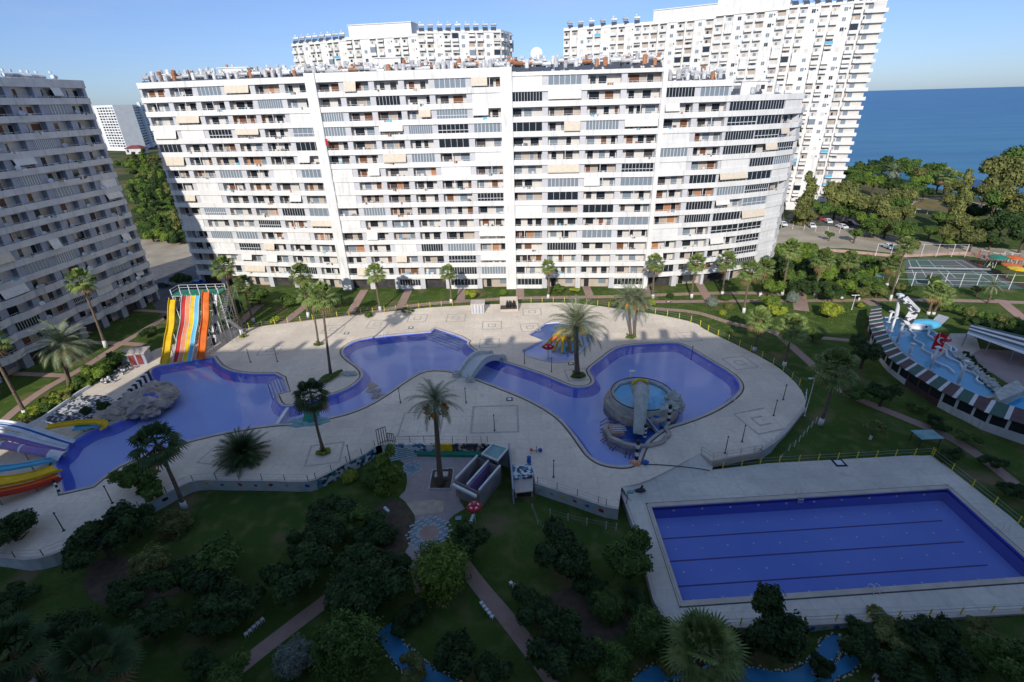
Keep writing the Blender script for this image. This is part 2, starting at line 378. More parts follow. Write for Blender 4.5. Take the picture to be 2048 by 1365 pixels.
def lawn_mat():
    m = bpy.data.materials.new('lawn'); m.use_nodes = True; n, l = m.node_tree.nodes, m.node_tree.links
    b = n['Principled BSDF']; b.inputs['Roughness'].default_value = .95; b.inputs['Specular IOR Level'].default_value = .1
    tc = n.new('ShaderNodeTexCoord')
    def nz(s, d=5):
        t = n.new('ShaderNodeTexNoise'); t.inputs['Scale'].default_value = s; t.inputs['Detail'].default_value = d; l.new(tc.outputs['Object'], t.inputs['Vector']); return t.outputs[0]
    def mr(s, a, c):
        k = n.new('ShaderNodeMapRange'); k.inputs[1].default_value = a; k.inputs[2].default_value = c; l.new(s, k.inputs[0]); return k.outputs[0]
    c = mixc(n, l, mr(nz(.09), .35, .65), (.040, .078, .016), (.092, .138, .028))
    c = mixc(n, l, mr(nz(3.0, 8), .3, .7), c, (.05, .09, .018))
    c = mixc(n, l, mr(nz(.55, 7), .50, .72), c, (.12, .135, .045)); c = mixc(n, l, mr(nz(.16, 6), .56, .70), c, (.17, .13, .07))
    # far from the estate the ground is dry scrub and bare earth
    sp = n.new('ShaderNodeSeparateXYZ'); l.new(tc.outputs['Object'], sp.inputs[0])
    far = mr(sp.outputs[1], 165, 190)
    c2 = mixc(n, l, mr(nz(.02, 6), .42, .60), (.055, .075, .025), (.17, .14, .07))
    c = mixc(n, l, far, c, c2)
    l.new(c, b.inputs['Base Color'])
    t = n.new('ShaderNodeTexNoise'); t.inputs['Scale'].default_value = 6; t.inputs['Detail'].default_value = 4; l.new(tc.outputs['Object'], t.inputs['Vector'])
    bp = n.new('ShaderNodeBump'); bp.inputs['Strength'].default_value = .5; bp.inputs['Distance'].default_value = .15
    l.new(t.outputs[0], bp.inputs['Height']); l.new(bp.outputs[0], b.inputs['Normal'])
    return m
M['lawn'] = lawn_mat()
def water_mat(name, tint, rough=.03, bump=.25, scale=1.2, glossy=1.0):
    m = bpy.data.materials.new(name); m.use_nodes = True; n, l = m.node_tree.nodes, m.node_tree.links
    n.remove(n['Principled BSDF']); out = n['Material Output']
    tr = n.new('ShaderNodeBsdfTransparent'); tr.inputs[0].default_value = (*tint, 1)
    gl = n.new('ShaderNodeBsdfGlossy'); gl.inputs['Roughness'].default_value = rough; gl.inputs[0].default_value = (glossy,)*3 + (1,)
    fr = n.new('ShaderNodeFresnel'); fr.inputs[0].default_value = 1.33
    tc = n.new('ShaderNodeTexCoord'); t = n.new('ShaderNodeTexNoise'); t.inputs['Scale'].default_value = scale; t.inputs['Detail'].default_value = 3
    l.new(tc.outputs['Object'], t.inputs['Vector'])
    bp = n.new('ShaderNodeBump'); bp.inputs['Strength'].default_value = bump; bp.inputs['Distance'].default_value = .05
    l.new(t.outputs[0], bp.inputs['Height'])
    for x in (gl, fr): l.new(bp.outputs[0], x.inputs['Normal'])
    mx = n.new('ShaderNodeMixShader'); l.new(fr.outputs[0], mx.inputs[0]); l.new(tr.outputs[0], mx.inputs[1]); l.new(gl.outputs[0], mx.inputs[2])
    l.new(mx.outputs[0], out.inputs[0]); return m
M['water'] = water_mat('pool_water', (.96, .98, 1.0), bump=.32, scale=1.6)
M['sea'] = mat('sea_water', (.018, .13, .32), .4, (.035, .19, .36), .012, 3, spec=.35)
def sea_bump():
    m = M['sea']; n, l = m.node_tree.nodes, m.node_tree.links; b = n['Principled BSDF']; tc = n.new('ShaderNodeTexCoord')
    mp = n.new('ShaderNodeMapping'); mp.inputs['Scale'].default_value = (.35, 1, 1); l.new(tc.outputs['Object'], mp.inputs[0])
    t = n.new('ShaderNodeTexNoise'); t.inputs['Scale'].default_value = .35; t.inputs['Detail'].default_value = 8; t.inputs['Roughness'].default_value = .65; l.new(mp.outputs[0], t.inputs['Vector'])
    bp = n.new('ShaderNodeBump'); bp.inputs['Strength'].default_value = .9; bp.inputs['Distance'].default_value = .8
    l.new(t.outputs[0], bp.inputs['Height']); l.new(bp.outputs[0], b.inputs['Normal'])
sea_bump()
def sea_shallow_streaks():       # the water turns greener towards the beach; dark streaks painted for wave shading
    m = M['sea']; n, l = m.node_tree.nodes, m.node_tree.links; b = n['Principled BSDF']; src = b.inputs['Base Color'].links[0].from_socket
    tc = n.new('ShaderNodeTexCoord'); vm = n.new('ShaderNodeVectorMath'); vm.operation = 'LENGTH'; l.new(tc.outputs['Object'], vm.inputs[0])
    mr = n.new('ShaderNodeMapRange'); mr.inputs[1].default_value = 350; mr.inputs[2].default_value = 1900; l.new(vm.outputs['Value'], mr.inputs[0])
    mp = n.new('ShaderNodeMapping'); mp.inputs['Scale'].default_value = (.006, .03, 1); mp.inputs['Rotation'].default_value = (0, 0, .3); l.new(tc.outputs['Object'], mp.inputs[0])
    t = n.new('ShaderNodeTexNoise'); t.inputs['Scale'].default_value = 1; t.inputs['Detail'].default_value = 8; t.inputs['Roughness'].default_value = .7; l.new(mp.outputs[0], t.inputs['Vector'])
    k = n.new('ShaderNodeMapRange'); k.inputs[1].default_value = .35; k.inputs[2].default_value = .7; k.inputs[4].default_value = .8; l.new(t.outputs[0], k.inputs[0])
    l.new(mixc(n, l, k.outputs[0], mixc(n, l, mr.outputs[0], (.05, .21, .33), src), (.014, .10, .24)), b.inputs['Base Color'])
sea_shallow_streaks()

# ------------------------------------------------------------------ deck, terrain, pools
GZ = -1.5                      # the lower garden
RZ = -0.7                      # deck of the swimming pool
deck_px = [(-120, 905), (0, 880), (40, 860), (85, 838), (160, 785), (205, 757), (257, 728), (285, 714), (320, 694), (435, 671), (450, 662),
    (612, 642), (700, 632), (837, 617), (912, 612), (1035, 607), (1130, 605), (1180, 610), (1230, 617), (1280, 624), (1330, 632), (1392, 646), (1409, 660),
    (1465, 686), (1536, 722), (1571, 746), (1600, 775), (1612, 800), (1609, 820), (1597, 832), (1575, 860), (1550, 885), (1522, 902), (1422, 921), (1402, 906), (1307, 957),
    (1270, 970), (1243, 974), (1237, 1019), (1212, 1015), (1140, 990), (1070, 967), (1068, 945), (1060, 930), (1022, 932), (1017, 897), (975, 887), (790, 887), (757, 891), (750, 895), (725, 912), (687, 930), (662, 945), (632, 960), (612, 965),
    (525, 962), (450, 962), (403, 960), (369, 968), (290, 1012), (200, 1062), (119, 1107), (62, 1121), (25, 1117), (-140, 1090)]
deck_pl = px(deck_px)
rect_px = [(1243, 978), (1424, 940), (1537, 927), (1863, 909), (2023, 1035), (2120, 1125), (2200, 1222), (2048, 1226), (1606, 1250), (1339, 1259), (1309, 1199), (1279, 1080)]
rect_pl = px(rect_px, RZ)
lagoon_px = [(127, 985), (119, 950), (107, 922), (130, 905), (140, 887), (155, 877), (175, 865), (200, 855), (225, 850), (262, 830), (300, 790), (300, 742), (315, 733), (345, 728), (385, 721), (410, 717),
    (427, 715), (437, 730), (452, 740), (475, 746), (512, 749), (562, 748), (575, 783), (552, 787), (552, 797), (560, 812), (575, 814), (597, 810), (652, 793), (675, 787),
    (700, 777), (720, 762), (727, 752), (725, 742), (715, 732), (700, 722), (687, 710), (686, 700), (695, 691), (712, 682), (750, 674), (862, 664), (870, 656), (937, 680), (932, 690),
    (955, 707), (990, 720), (1055, 740), (1090, 752), (1130, 770), (1150, 776), (1175, 775), (1189, 767), (1188, 757), (1180, 747), (1179, 738), (1200, 722), (1225, 702), (1242, 694), (1280, 689),
    (1350, 686), (1370, 692), (1392, 705), (1420, 722), (1462, 747), (1477, 762), (1481, 775), (1475, 787), (1460, 800), (1425, 822), (1375, 842), (1335, 853), (1310, 868), (1290, 886), (1280, 908), (1275, 924),
    (1250, 933), (1220, 930), (1200, 925), (1180, 912), (1165, 892), (1150, 870), (1125, 840), (1100, 822), (1087, 814), (1055, 797), (1005, 777), (950, 756), (917, 744), (875, 739), (845, 742), (812, 760),
    (775, 787), (737, 810), (700, 825), (657, 836), (600, 846), (537, 850), (450, 864), (362, 885), (300, 905), (240, 930), (215, 947), (185, 972)]
lagoon_pl = px(lagoon_px)
def soften(pl, keep=25):
    """round the outline a little, leaving real corners"""
    out = []; n = len(pl)
    for i in range(n):
        a, b, c = pl[i-1], pl[i], pl[(i+1) % n]; t = (b-a).angle(c-b)
        if math.degrees(t) > 60: out.append(b)
        else: out += [b.lerp(a, .25), b.lerp(c, .25)]
    return out
lagoon_pl = soften(lagoon_pl); deck_pl = soften(deck_pl)
kids_pl = px([(1045, 702), (1085, 681), (1057, 670), (1092, 647), (1115, 645), (1150, 650), (1178, 664), (1184, 676), (1177, 690), (1160, 707), (1150, 716), (1130, 725), (1105, 725), (1080, 720), (1055, 712)])
_a, _b, _c = W(1303, 1014, RZ).xy, W(1895, 977, RZ).xy, W(1366, 1204, RZ).xy
swim_pl = [_a, _b, _b + (_c-_a), _c]
aqua_pl = soften(px([(1762, 636), (1796, 636), (1818, 647), (1850, 655), (1880, 672), (1911, 700), (1936, 730), (1973, 752), (2003, 780), (1995, 788), (1972, 795), (1946, 791), (1911, 777), (1856, 741), (1811, 710), (1786, 681), (1766, 660)]))
corner_pl = soften(px([(2012, 806), (2048, 789), (2110, 790), (2110, 840), (2048, 821)]))

def th(x, y):
    """height of the natural ground"""
    k = min(1, max(0, (y-58)/22)); k = k*k*(3-2*k); z = GZ + (-.06-GZ)*k
    if x > 36: z = max(z, -.80 + .74*min(1, max(0, (y-46)/26)))
    if x > 190: z -= (x-190)/35*4.5 if x < 260 else 9
    n = noise.noise(Vector((x*.08, y*.08, 0)))
    if 175 < x < 225: z += 0
    if y > 175 and x < 150: z += n*.4
    return z
gp = []
for i in range(-24, 40):
    for j in range(0, 44): gp.append((i*6.1+.37, 2+j*5.03))
gp = [p for p in gp if not inside(p, deck_pl) and not inside(p, rect_pl)]
land = [(-60000, -3000), (300, -3000), (262, -500), (256, 120), (252, 232), (246, 290), (244, 345), (262, 420), (330, 700), (900, 2500), (9000, 26000), (20000, 60000), (-60000, 60000)]
hole1 = offset(deck_pl, -.25); hole2 = offset(rect_pl, -.25)
g = sheet(land, [hole1, hole2, offset(aqua_pl, .1), offset(corner_pl, .1)], gp, th)
struct(g.build('ground', 'lawn'))
s_ = MB(); s_.quad((-70000, -70000, -4.6), (70000, -70000, -4.6), (70000, 70000, -4.6), (-70000, 70000, -4.6))
struct(s_.build('sea', 'sea'))
struct(sheet(deck_pl, [lagoon_pl, kids_pl]).build('pool_deck', 'deck'))
r_ = sheet(rect_pl, [swim_pl], zf=lambda x, y: RZ); struct(r_.build('swimming_pool_deck', 'deck2'))
# ramp from the big deck down to the swimming pool
rp = MB(); ra, rb, rc, rd = W(1243, 974, 0), W(1402, 906, 0), W(1424, 941, RZ), W(1262, 1003, RZ)
rp.quad(rd + Vector((0, 0, .01)), rc + Vector((0, 0, .01)), rb, ra); rp.tri(rb, rc, (rb.x+2, rb.y, RZ)); struct(rp.build('ramp', 'deck2'))

def basin(name, pl, top, dep, batter, mats, water, wz=.16):
    inn = offset(pl, -batter); b = MB(); n = len(pl)
    cl = sum(pl[k].x*pl[(k+1) % n].y-pl[(k+1) % n].x*pl[k].y for k in range(n)) > 0
    for i in range(n):
        j = (i+1) % n; q = [(*pl[i], top), (*pl[j], top), (*inn[j], top-dep), (*inn[i], top-dep)]
        b.quad(*(q[::-1] if cl else q), 0)
    f = sheet(offset(pl, .3), zf=lambda x, y: top-dep)
    k = len(b.v); b.v += f.v; b.f += [tuple(a+k for a in q) for q in f.f]; b.m += [1]*len(f.f)
    o = struct(b.build(name, mats))
    w = sheet(pl, zf=lambda x, y: top-wz); wo = w.build(water, 'water'); struct(wo)
    return o
lag = basin('lagoon_pool_basin', lagoon_pl, -.02, 1.3, 1.1, ['ptile', 'pfloor'], 'lagoon_water')  # sides sloped wide so the dark tile imitates a dark rim band
kid = basin('kids_pool_basin', kids_pl, -.02, .45, .1, ['pfloor', 'kfloor'], 'kids_pool_water')
swm = basin('swimming_pool_basin', swim_pl, RZ-.02, 1.9, .05, ['rtile', 'rfloor'], 'swimming_pool_water', .22)
aq = basin('aquapark_pool_basin', aqua_pl, th(75, 75)+.14, .5, .05, ['afloor', 'afloor'], 'aquapark_pool_water', .12)
cn = basin('corner_pool_basin', corner_pl, th(75, 60)+.14, .9, .05, ['rounddfl', 'rounddfl'], 'corner_pool_water', .12)
def coping(pl, z, name, w=.42, drain=True):
    b = MB(); wall_strip(b, offset(pl, w/2), w, z-.1, z+.07, 0, True)
    if drain: strip(b, offset(pl, w+.13), .22, z+.012, 1, True)
    struct(b.build(name, ['coping', 'drain']))
coping(lagoon_pl, 0, 'lagoon_coping'); coping(kids_pl, 0, 'kids_pool_coping', .25, False); coping(swim_pl, RZ, 'swimming_pool_coping', .6)
coping(aqua_pl, th(75, 75)+.06, 'aquapark_pool_kerb', .5, False); coping(corner_pl, th(75, 60)+.06, 'corner_pool_kerb', .5, False)
# lane lines and round fittings on the swimming pool's floor and walls
u = (swim_pl[1]-swim_pl[0]).normalized(); v = (swim_pl[3]-swim_pl[0]).normalized(); SL = (swim_pl[1]-swim_pl[0]).length; SW = (swim_pl[3]-swim_pl[0]).length
zf_ = RZ-.02-1.9
for k in (1, 2, 3):
    b = MB(); o0 = swim_pl[0] + v*SW*k/4
    strip(b, [o0+u*.3, o0+u*(SL-2.4)], .18, zf_+.006)
    q = o0+u*(SL-2.4); b.build('lane_line', 'lane', swm)
lt = Pool('floor_light', ['pwhite'], swm)
for k in range(4):
    for i in range(12):
        p = swim_pl[0] + v*SW*(k+.5+random.uniform(-.05, .05))/4 + u*(SL*(i+.6)/12.2)
        m_ = lt.get(); m_.prism([(p.x+.11*math.cos(a), p.y+.11*math.sin(a)) for a in [j*.785 for j in range(8)]], zf_+.003, zf_+.03)
for i in range(10):
    p = swim_pl[0] + u*(SL*(i+.8)/10.6); m_ = lt.get(); m_.sphere((p.x, p.y-.06, RZ-.75), (.17, .06, .17), nu=8, nv=4)
lt.finish()
b = MB()   # dark tile line under the rim
wall_strip(b, offset(swim_pl, -.03), .04, RZ-.5, RZ-.38, 0, True); b.build('tile_line', 'lane', swm)
lt = Pool('wall_light', ['pwhite'], lag)
for a in [(455, 745), (495, 752), (525, 752), (705, 728), (722, 765), (940, 703), (1005, 730), (1042, 746), (1101, 770), (1172, 783), (1207, 722), (1255, 700), (1321, 694), (1378, 703), (1419, 731), (640, 805), (680, 795), (745, 680)]:
    p = W(a[0], a[1], -.6); p = Vector((p.x, p.y, -.55)); lt.get().sphere(p, (.13, .13, .13), nu=8, nv=5)
lt.finish()
# steps into the lagoon
def steps(name, a, b_, inward, n, w=.55, parent=lag, col=('pfloor', 'pwhite')):
    a, b_ = Vector(a), Vector(b_); mb = MB(); inward = Vector(inward)
    for i in range(n):
        z = -.24-.2*i; p0, p1 = a+inward*w*i, b_+inward*w*i; q0, q1 = a+inward*w*(i+1), b_+inward*w*(i+1)
        mb.hexa([(*p0, -1.6), (*p1, -1.6), (*q1, -1.6), (*q0, -1.6), (*p0, z), (*p1, z), (*q1, z), (*q0, z)], 0)
        t0, t1 = q0-inward*.12, q1-inward*.12
        mb.quad((*t0, z+.006), (*t1, z+.006), (*q1, z+.006), (*q0, z+.006), 1); mb.quad((*t1, z+.006), (*t0, z+.006), (*q0, z+.006), (*q1, z+.006), 1)
    mb.build(name, list(col), parent)
p, q = W(562, 750).xy, W(575, 782).xy; d = (q-p).normalized(); steps('steps', p, q, Vector((d.y, -d.x)) if Vector((d.y, -d.x)).x < 0 else Vector((-d.y, d.x)), 5, .5)
p, q = W(870, 657).xy, W(936, 680).xy; d = (q-p).normalized(); nn = Vector((d.y, -d.x)); nn = nn if nn.y < 0 else -nn; steps('steps', p, q, nn, 5, .6)
# white kerb dividing the slide pool from the channel
b = MB(); wall_strip(b, [W(575, 815).xy, W(552, 850).xy], .5, -1.6, -.02); b.build('dividing_kerb', 'pwhite', lag)
b = MB()
for q in ((735, 762, 742, 782), (742, 782, 752, 790), (752, 795, 765, 800)):
    b.bar(W(q[0]-8, q[1], -1.35), W(q[2]+8, q[3]-6, -1.35), 1.2, .5)
b.build('rock_shelf', 'rock', lag)
# jet benches round the west side of the island: pairs of dark rails
b = MB()
for k, (x0, y0, x1, y1) in enumerate([(1200, 846, 1222, 838), (1200, 852, 1224, 846), (1200, 860, 1226, 858), (1200, 866, 1226, 865), (1201, 882, 1228, 873), (1205, 885, 1232, 877), (1219, 898, 1240, 882), (1224, 902, 1246, 886), (1250, 915, 1258, 894), (1258, 918, 1266, 897)]):
    a, c = W(x0, y0, -.9), W(x1, y1, -.9); mid = (a+c)/2 + Vector((0, .25, .12)); b.tube([a, mid, c], .09, 6)
b.build('jet_bench_rails', 'lane', lag)

# inlaid stone squares in the deck
def square_inlay(cx, cy, r, rot=0, inner=True, w=.32, z=.005, sides=4):
    c = W(cx, cy).xy; b = MB()
    for rr in ([r, r*.36] if inner else [r]):
        P = [c + Vector((math.cos(rot+R(45+90*k)), math.sin(rot+R(45+90*k))))*rr*1.414 for k in range(4)]
        if sides == 4: strip(b, P, w, z, 0, True)
        else: strip(b, P[:sides+1] if sides < 4 else P, w, z)
    o = b.build('stone_inlay', 'inlay'); struct(o)
for a in [(667, 659, 2.0, .0), (755, 649, 2.0, 0), (835, 637, 2.0, 0), (912, 636, 2.0, 0), (984, 651, 2.0, 0), (1064, 624, 2.0, 0), (979, 687, 1.9, 0), (1377, 674, 2.0, .1), (1480, 726, 2.1, .2), (1060, 655, 1.9, .1), (540, 701, 1.9, .1)]:
    square_inlay(*a)
square_inlay(990, 838, 3.4, 0, False, .5); square_inlay(650, 908, 2.2, .15, False, .4); square_inlay(1155, 750, 1.9, .1, False, .35); square_inlay(843, 848, 3.0, 0, False, .4); square_inlay(1522, 842, 2.6, .25, True, .4, sides=3); square_inlay(455, 905, 2.6, -.2, False, .4)
# ------------------------------------------------------------------ paths, plaza, roads (sheets just above the ground)
def path(name, pts, w, z=None, m='pavers', sm=True, dz=.025):
    P = px(pts, -.05 if z is None else z)
    if sm: P = smooth_poly(P, 2, False)
    Q = [P[0]]
    for a in P[1:]:
        k = max(1, int((a-Q[-1]).length/1.5)); q0 = Q[-1].copy(); Q += [q0.lerp(a, (i+1)/k) for i in range(k)]
    b = MB(); n = len(Q); L = []
    for i in range(n):
        a = Q[max(i-1, 0)]; c = Q[min(i+1, n-1)]; d = (c-a).normalized(); nn = Vector((-d.y, d.x))
        L.append([(*(Q[i]+nn*s*w/2), max(th(*Q[i]), th(*(Q[i]+nn*s*w/2)))+dz) for s in (1, -1)])
    for i in range(n-1): b.quad(L[i][1], L[i+1][1], L[i+1][0], L[i][0])
    struct(b.build(name, m))
path('garden_path', [(440, 668), (560, 650), (700, 634), (812, 612), (932, 602), (1050, 596), (1237, 594), (1324, 590), (1450, 586), (1530, 587), (1560, 590)], 1.9)
path('garden_path', [(1237, 605), (1324, 604), (1525, 602), (1607, 602), (1730, 601)], 1.7, dz=.03)
path('garden_path', [(1262, 613), (1324, 619), (1395, 624), (1472, 651), (1550, 662), (1580, 690), (1624, 729), (1677, 778), (1731, 802), (1836, 842), (1911, 872), (2000, 930), (2100, 1010)], 1.6)
for a in [[(1040, 566), (1040, 598)], [(1170, 568), (1181, 596)], [(925, 572), (921, 604)], [(818, 578), (802, 612)], [(729, 580), (701, 626)], [(520, 610), (455, 667)], [(1396, 563), (1418, 602)], [(1290, 572), (1296, 594)], [(632, 596), (560, 652)]]:
    path('cross_path', a, 2.0, sm=False, dz=.035)
path('cross_path', [(1600, 560), (1597, 585), (1603, 622)], 3.0, dz=.035)
path('cross_path', [(1730, 600), (1752, 612)], 2.5, sm=False, dz=.04)
path('garden_path', [(150, 686), (220, 686), (290, 690)], 1.5); path('garden_path', [(380, 612), (332, 634), (225, 698), (162, 740), (60, 790), (-40, 860)], 1.6, dz=.03)
path('garden_path', [(0, 746), (60, 749), (135, 752)], 1.3); path('garden_path', [(262, 621), (300, 622), (345, 626)], 1.3, dz=.035)
path('garden_path', [(1730, 600), (1900, 601), (2060, 606)], 1.8, dz=.032); path('garden_path', [(1640, 676), (1700, 681), (1760, 690)], 1.4, dz=.03)
path('garden_path', [(2000, 600), (2048, 640), (2110, 680)], 2.2, dz=.045)
plaza_pl = px([(758, 893), (790, 890), (975, 890), (950, 930), (915, 960), (918, 1000), (930, 1018), (902, 1034), (888, 1057), (886, 1090), (872, 1120), (850, 1150), (815, 1135), (806, 1112), (822, 1085), (828, 1055), (832, 1036), (820, 1012), (798, 994), (815, 978), (812, 930), (790, 915)], GZ)
plaza_pl = soften(plaza_pl)
struct(sheet(plaza_pl, zf=lambda x, y: GZ+.03).build('plaza', 'plaza'))
path('brick_path', [(850, 1130), (860, 1180)], 3.0, GZ, sm=False, dz=.02)
path('brick_path', [(700, 1160), (672, 1187), (560, 1272), (480, 1335), (430, 1375)], 1.55, GZ, dz=.03)
path('brick_path', [(920, 1120), (960, 1175), (1010, 1232), (1070, 1310), (1130, 1390)], 1.6, GZ, dz=.035)
# hexagon tile rosettes set in the plaza
def rosette(cx, cy, rad, cols, seed):
    rnd = random.Random(seed); c = W(cx, cy, GZ).xy; b = MB(); s = .16
    for i in range(-18, 19):
        for j in range(-18, 19):
            x = s*1.5*i*1.06; y = s*1.732*(j+(i % 2)/2)*1.06; d = math.hypot(x, y)
            if d > rad: continue
            k = 1 if d < rad*.42 else (0 if (d < rad*.5 or (i+2*j) % 3 == 0) else (2 if rnd.random() < .7 else 3))
            if d > rad*.85 and k != 0: continue
            b.prism([(c.x+x+s*math.cos(R(60*t)), c.y+y+s*math.sin(R(60*t))) for t in range(6)], GZ+.03, GZ+.042, k)
    struct(b.build('paving_rosette', cols))
rosette(858, 1066, 2.6, ['rosew', 'brick', 'roseb', 'teal'], 3); rosette(822, 938, 1.4, ['rosew', 'roseb', 'teal', 'roseb'], 5)
wz = GZ+.045; b = MB(); sq = px([(812, 1006), (870, 1000), (888, 1004), (886, 1024), (830, 1032)], GZ)
struct(sheet(sq, zf=lambda x, y: GZ+.036).build('cream_paving', mat('cream_paving', (.52, .44, .33), .9, (.40, .34, .27), 1.2)))
# soil beds in the near garden
for pts in ([(800, 1000), (820, 1018), (830, 1040), (824, 1075), (805, 1108), (770, 1115), (740, 1080), (735, 1030), (770, 1000)], [(1050, 1220), (1130, 1170), (1230, 1180), (1290, 1240), (1200, 1300), (1100, 1300)], [(180, 1120), (330, 1110), (380, 1180), (250, 1230), (160, 1190)]):
    struct(sheet(soften(px(pts, GZ)), zf=lambda x, y: GZ+.012).build('flower_bed', 'soil'))
# street between the blocks, the back road, the car park, sandy verge, beach
def flat(name, pts, z, m, dz):
    P = px(pts, z); n = [p for p in gp if inside(p, P)]
    struct(sheet(P, pts=n, zf=lambda x, y: th(x, y)+dz).build(name, m))
flat('street', [(290, 590), (255, 585), (262, 545), (300, 505), (360, 500), (392, 520), (410, 572), (385, 610), (330, 640)], -.05, 'asph', .03)
flat('sandy_ground', [(285, 540), (262, 545), (268, 480), (300, 480), (372, 470), (385, 512)], -.05, 'sand', .05)
flat('sandy_ground', [(1530, 470), (1570, 446), (1700, 455), (1760, 470), (1900, 490), (2100, 505), (2100, 540), (1930, 512), (1800, 508), (1690, 497), (1540, 497)], -.05, 'sand', .03)
flat('car_park', [(1560, 446), (1580, 428), (1720, 434), (1800, 442), (1790, 462), (1700, 456)], -.05, 'asph', .055)
flat('beach', [(1800, 402), (1900, 396), (1985, 412), (2048, 425), (2048, 440), (1900, 418), (1800, 415)], -1, 'sand', .05)
flat('dry_clearing', [(1825, 412), (1850, 402), (1890, 404), (1895, 414), (1862, 424), (1828, 424)], -1, mat('dry_grass', (.24, .15, .07), .95, (.12, .14, .04), .3), .07)
flat('courtyard', [(1925, 722), (1960, 700), (2110, 712), (2110, 800), (2030, 778), (1985, 750)], -.3, mat('pink_courtyard', (.36, .27, .26), .9, (.29, .23, .22), .3), .03)
flat('patio', [(1870, 720), (1900, 668), (1950, 668), (1960, 700), (1925, 720), (1905, 695)], -.1, 'coping', .05)
# ------------------------------------------------------------------ apartment blocks
class Seg:
    """a straight stretch of facade: s along it, d outwards, z up"""
    def __init__(q, a, b):
        q.a = Vector(a); q.u = (Vector(b)-q.a); q.L = q.u.length; q.u.normalize(); q.n = Vector((q.u.y, -q.u.x))
    def p(q, s, d, z): r = q.a + q.u*s + q.n*d; return (r.x, r.y, z)
    def box(q, mb, s0, s1, d0, d1, z0, z1, m=0):
        mb.hexa([q.p(s0, d1, z0), q.p(s1, d1, z0), q.p(s1, d0, z0), q.p(s0, d0, z0), q.p(s0, d1, z1), q.p(s1, d1, z1), q.p(s1, d0, z1), q.p(s0, d0, z1)], m)
    def slab(q, mb, s0, s1, d0, z0, d1, z1, t=.04, m=0):    # sloping sheet (awning)
        mb.hexa([q.p(s0, d1, z1), q.p(s1, d1, z1), q.p(s1, d0, z0), q.p(s0, d0, z0), q.p(s0, d1, z1+t), q.p(s1, d1, z1+t), q.p(s1, d0, z0+t), q.p(s0, d0, z0+t)], m)
WM = ['inwall', 'inwall2', 'door', 'dark', 'glass', 'glassb', 'alu', 'orange_wall', 'white', 'awn_w', 'pwhite', 'cyan', 'lwhite']
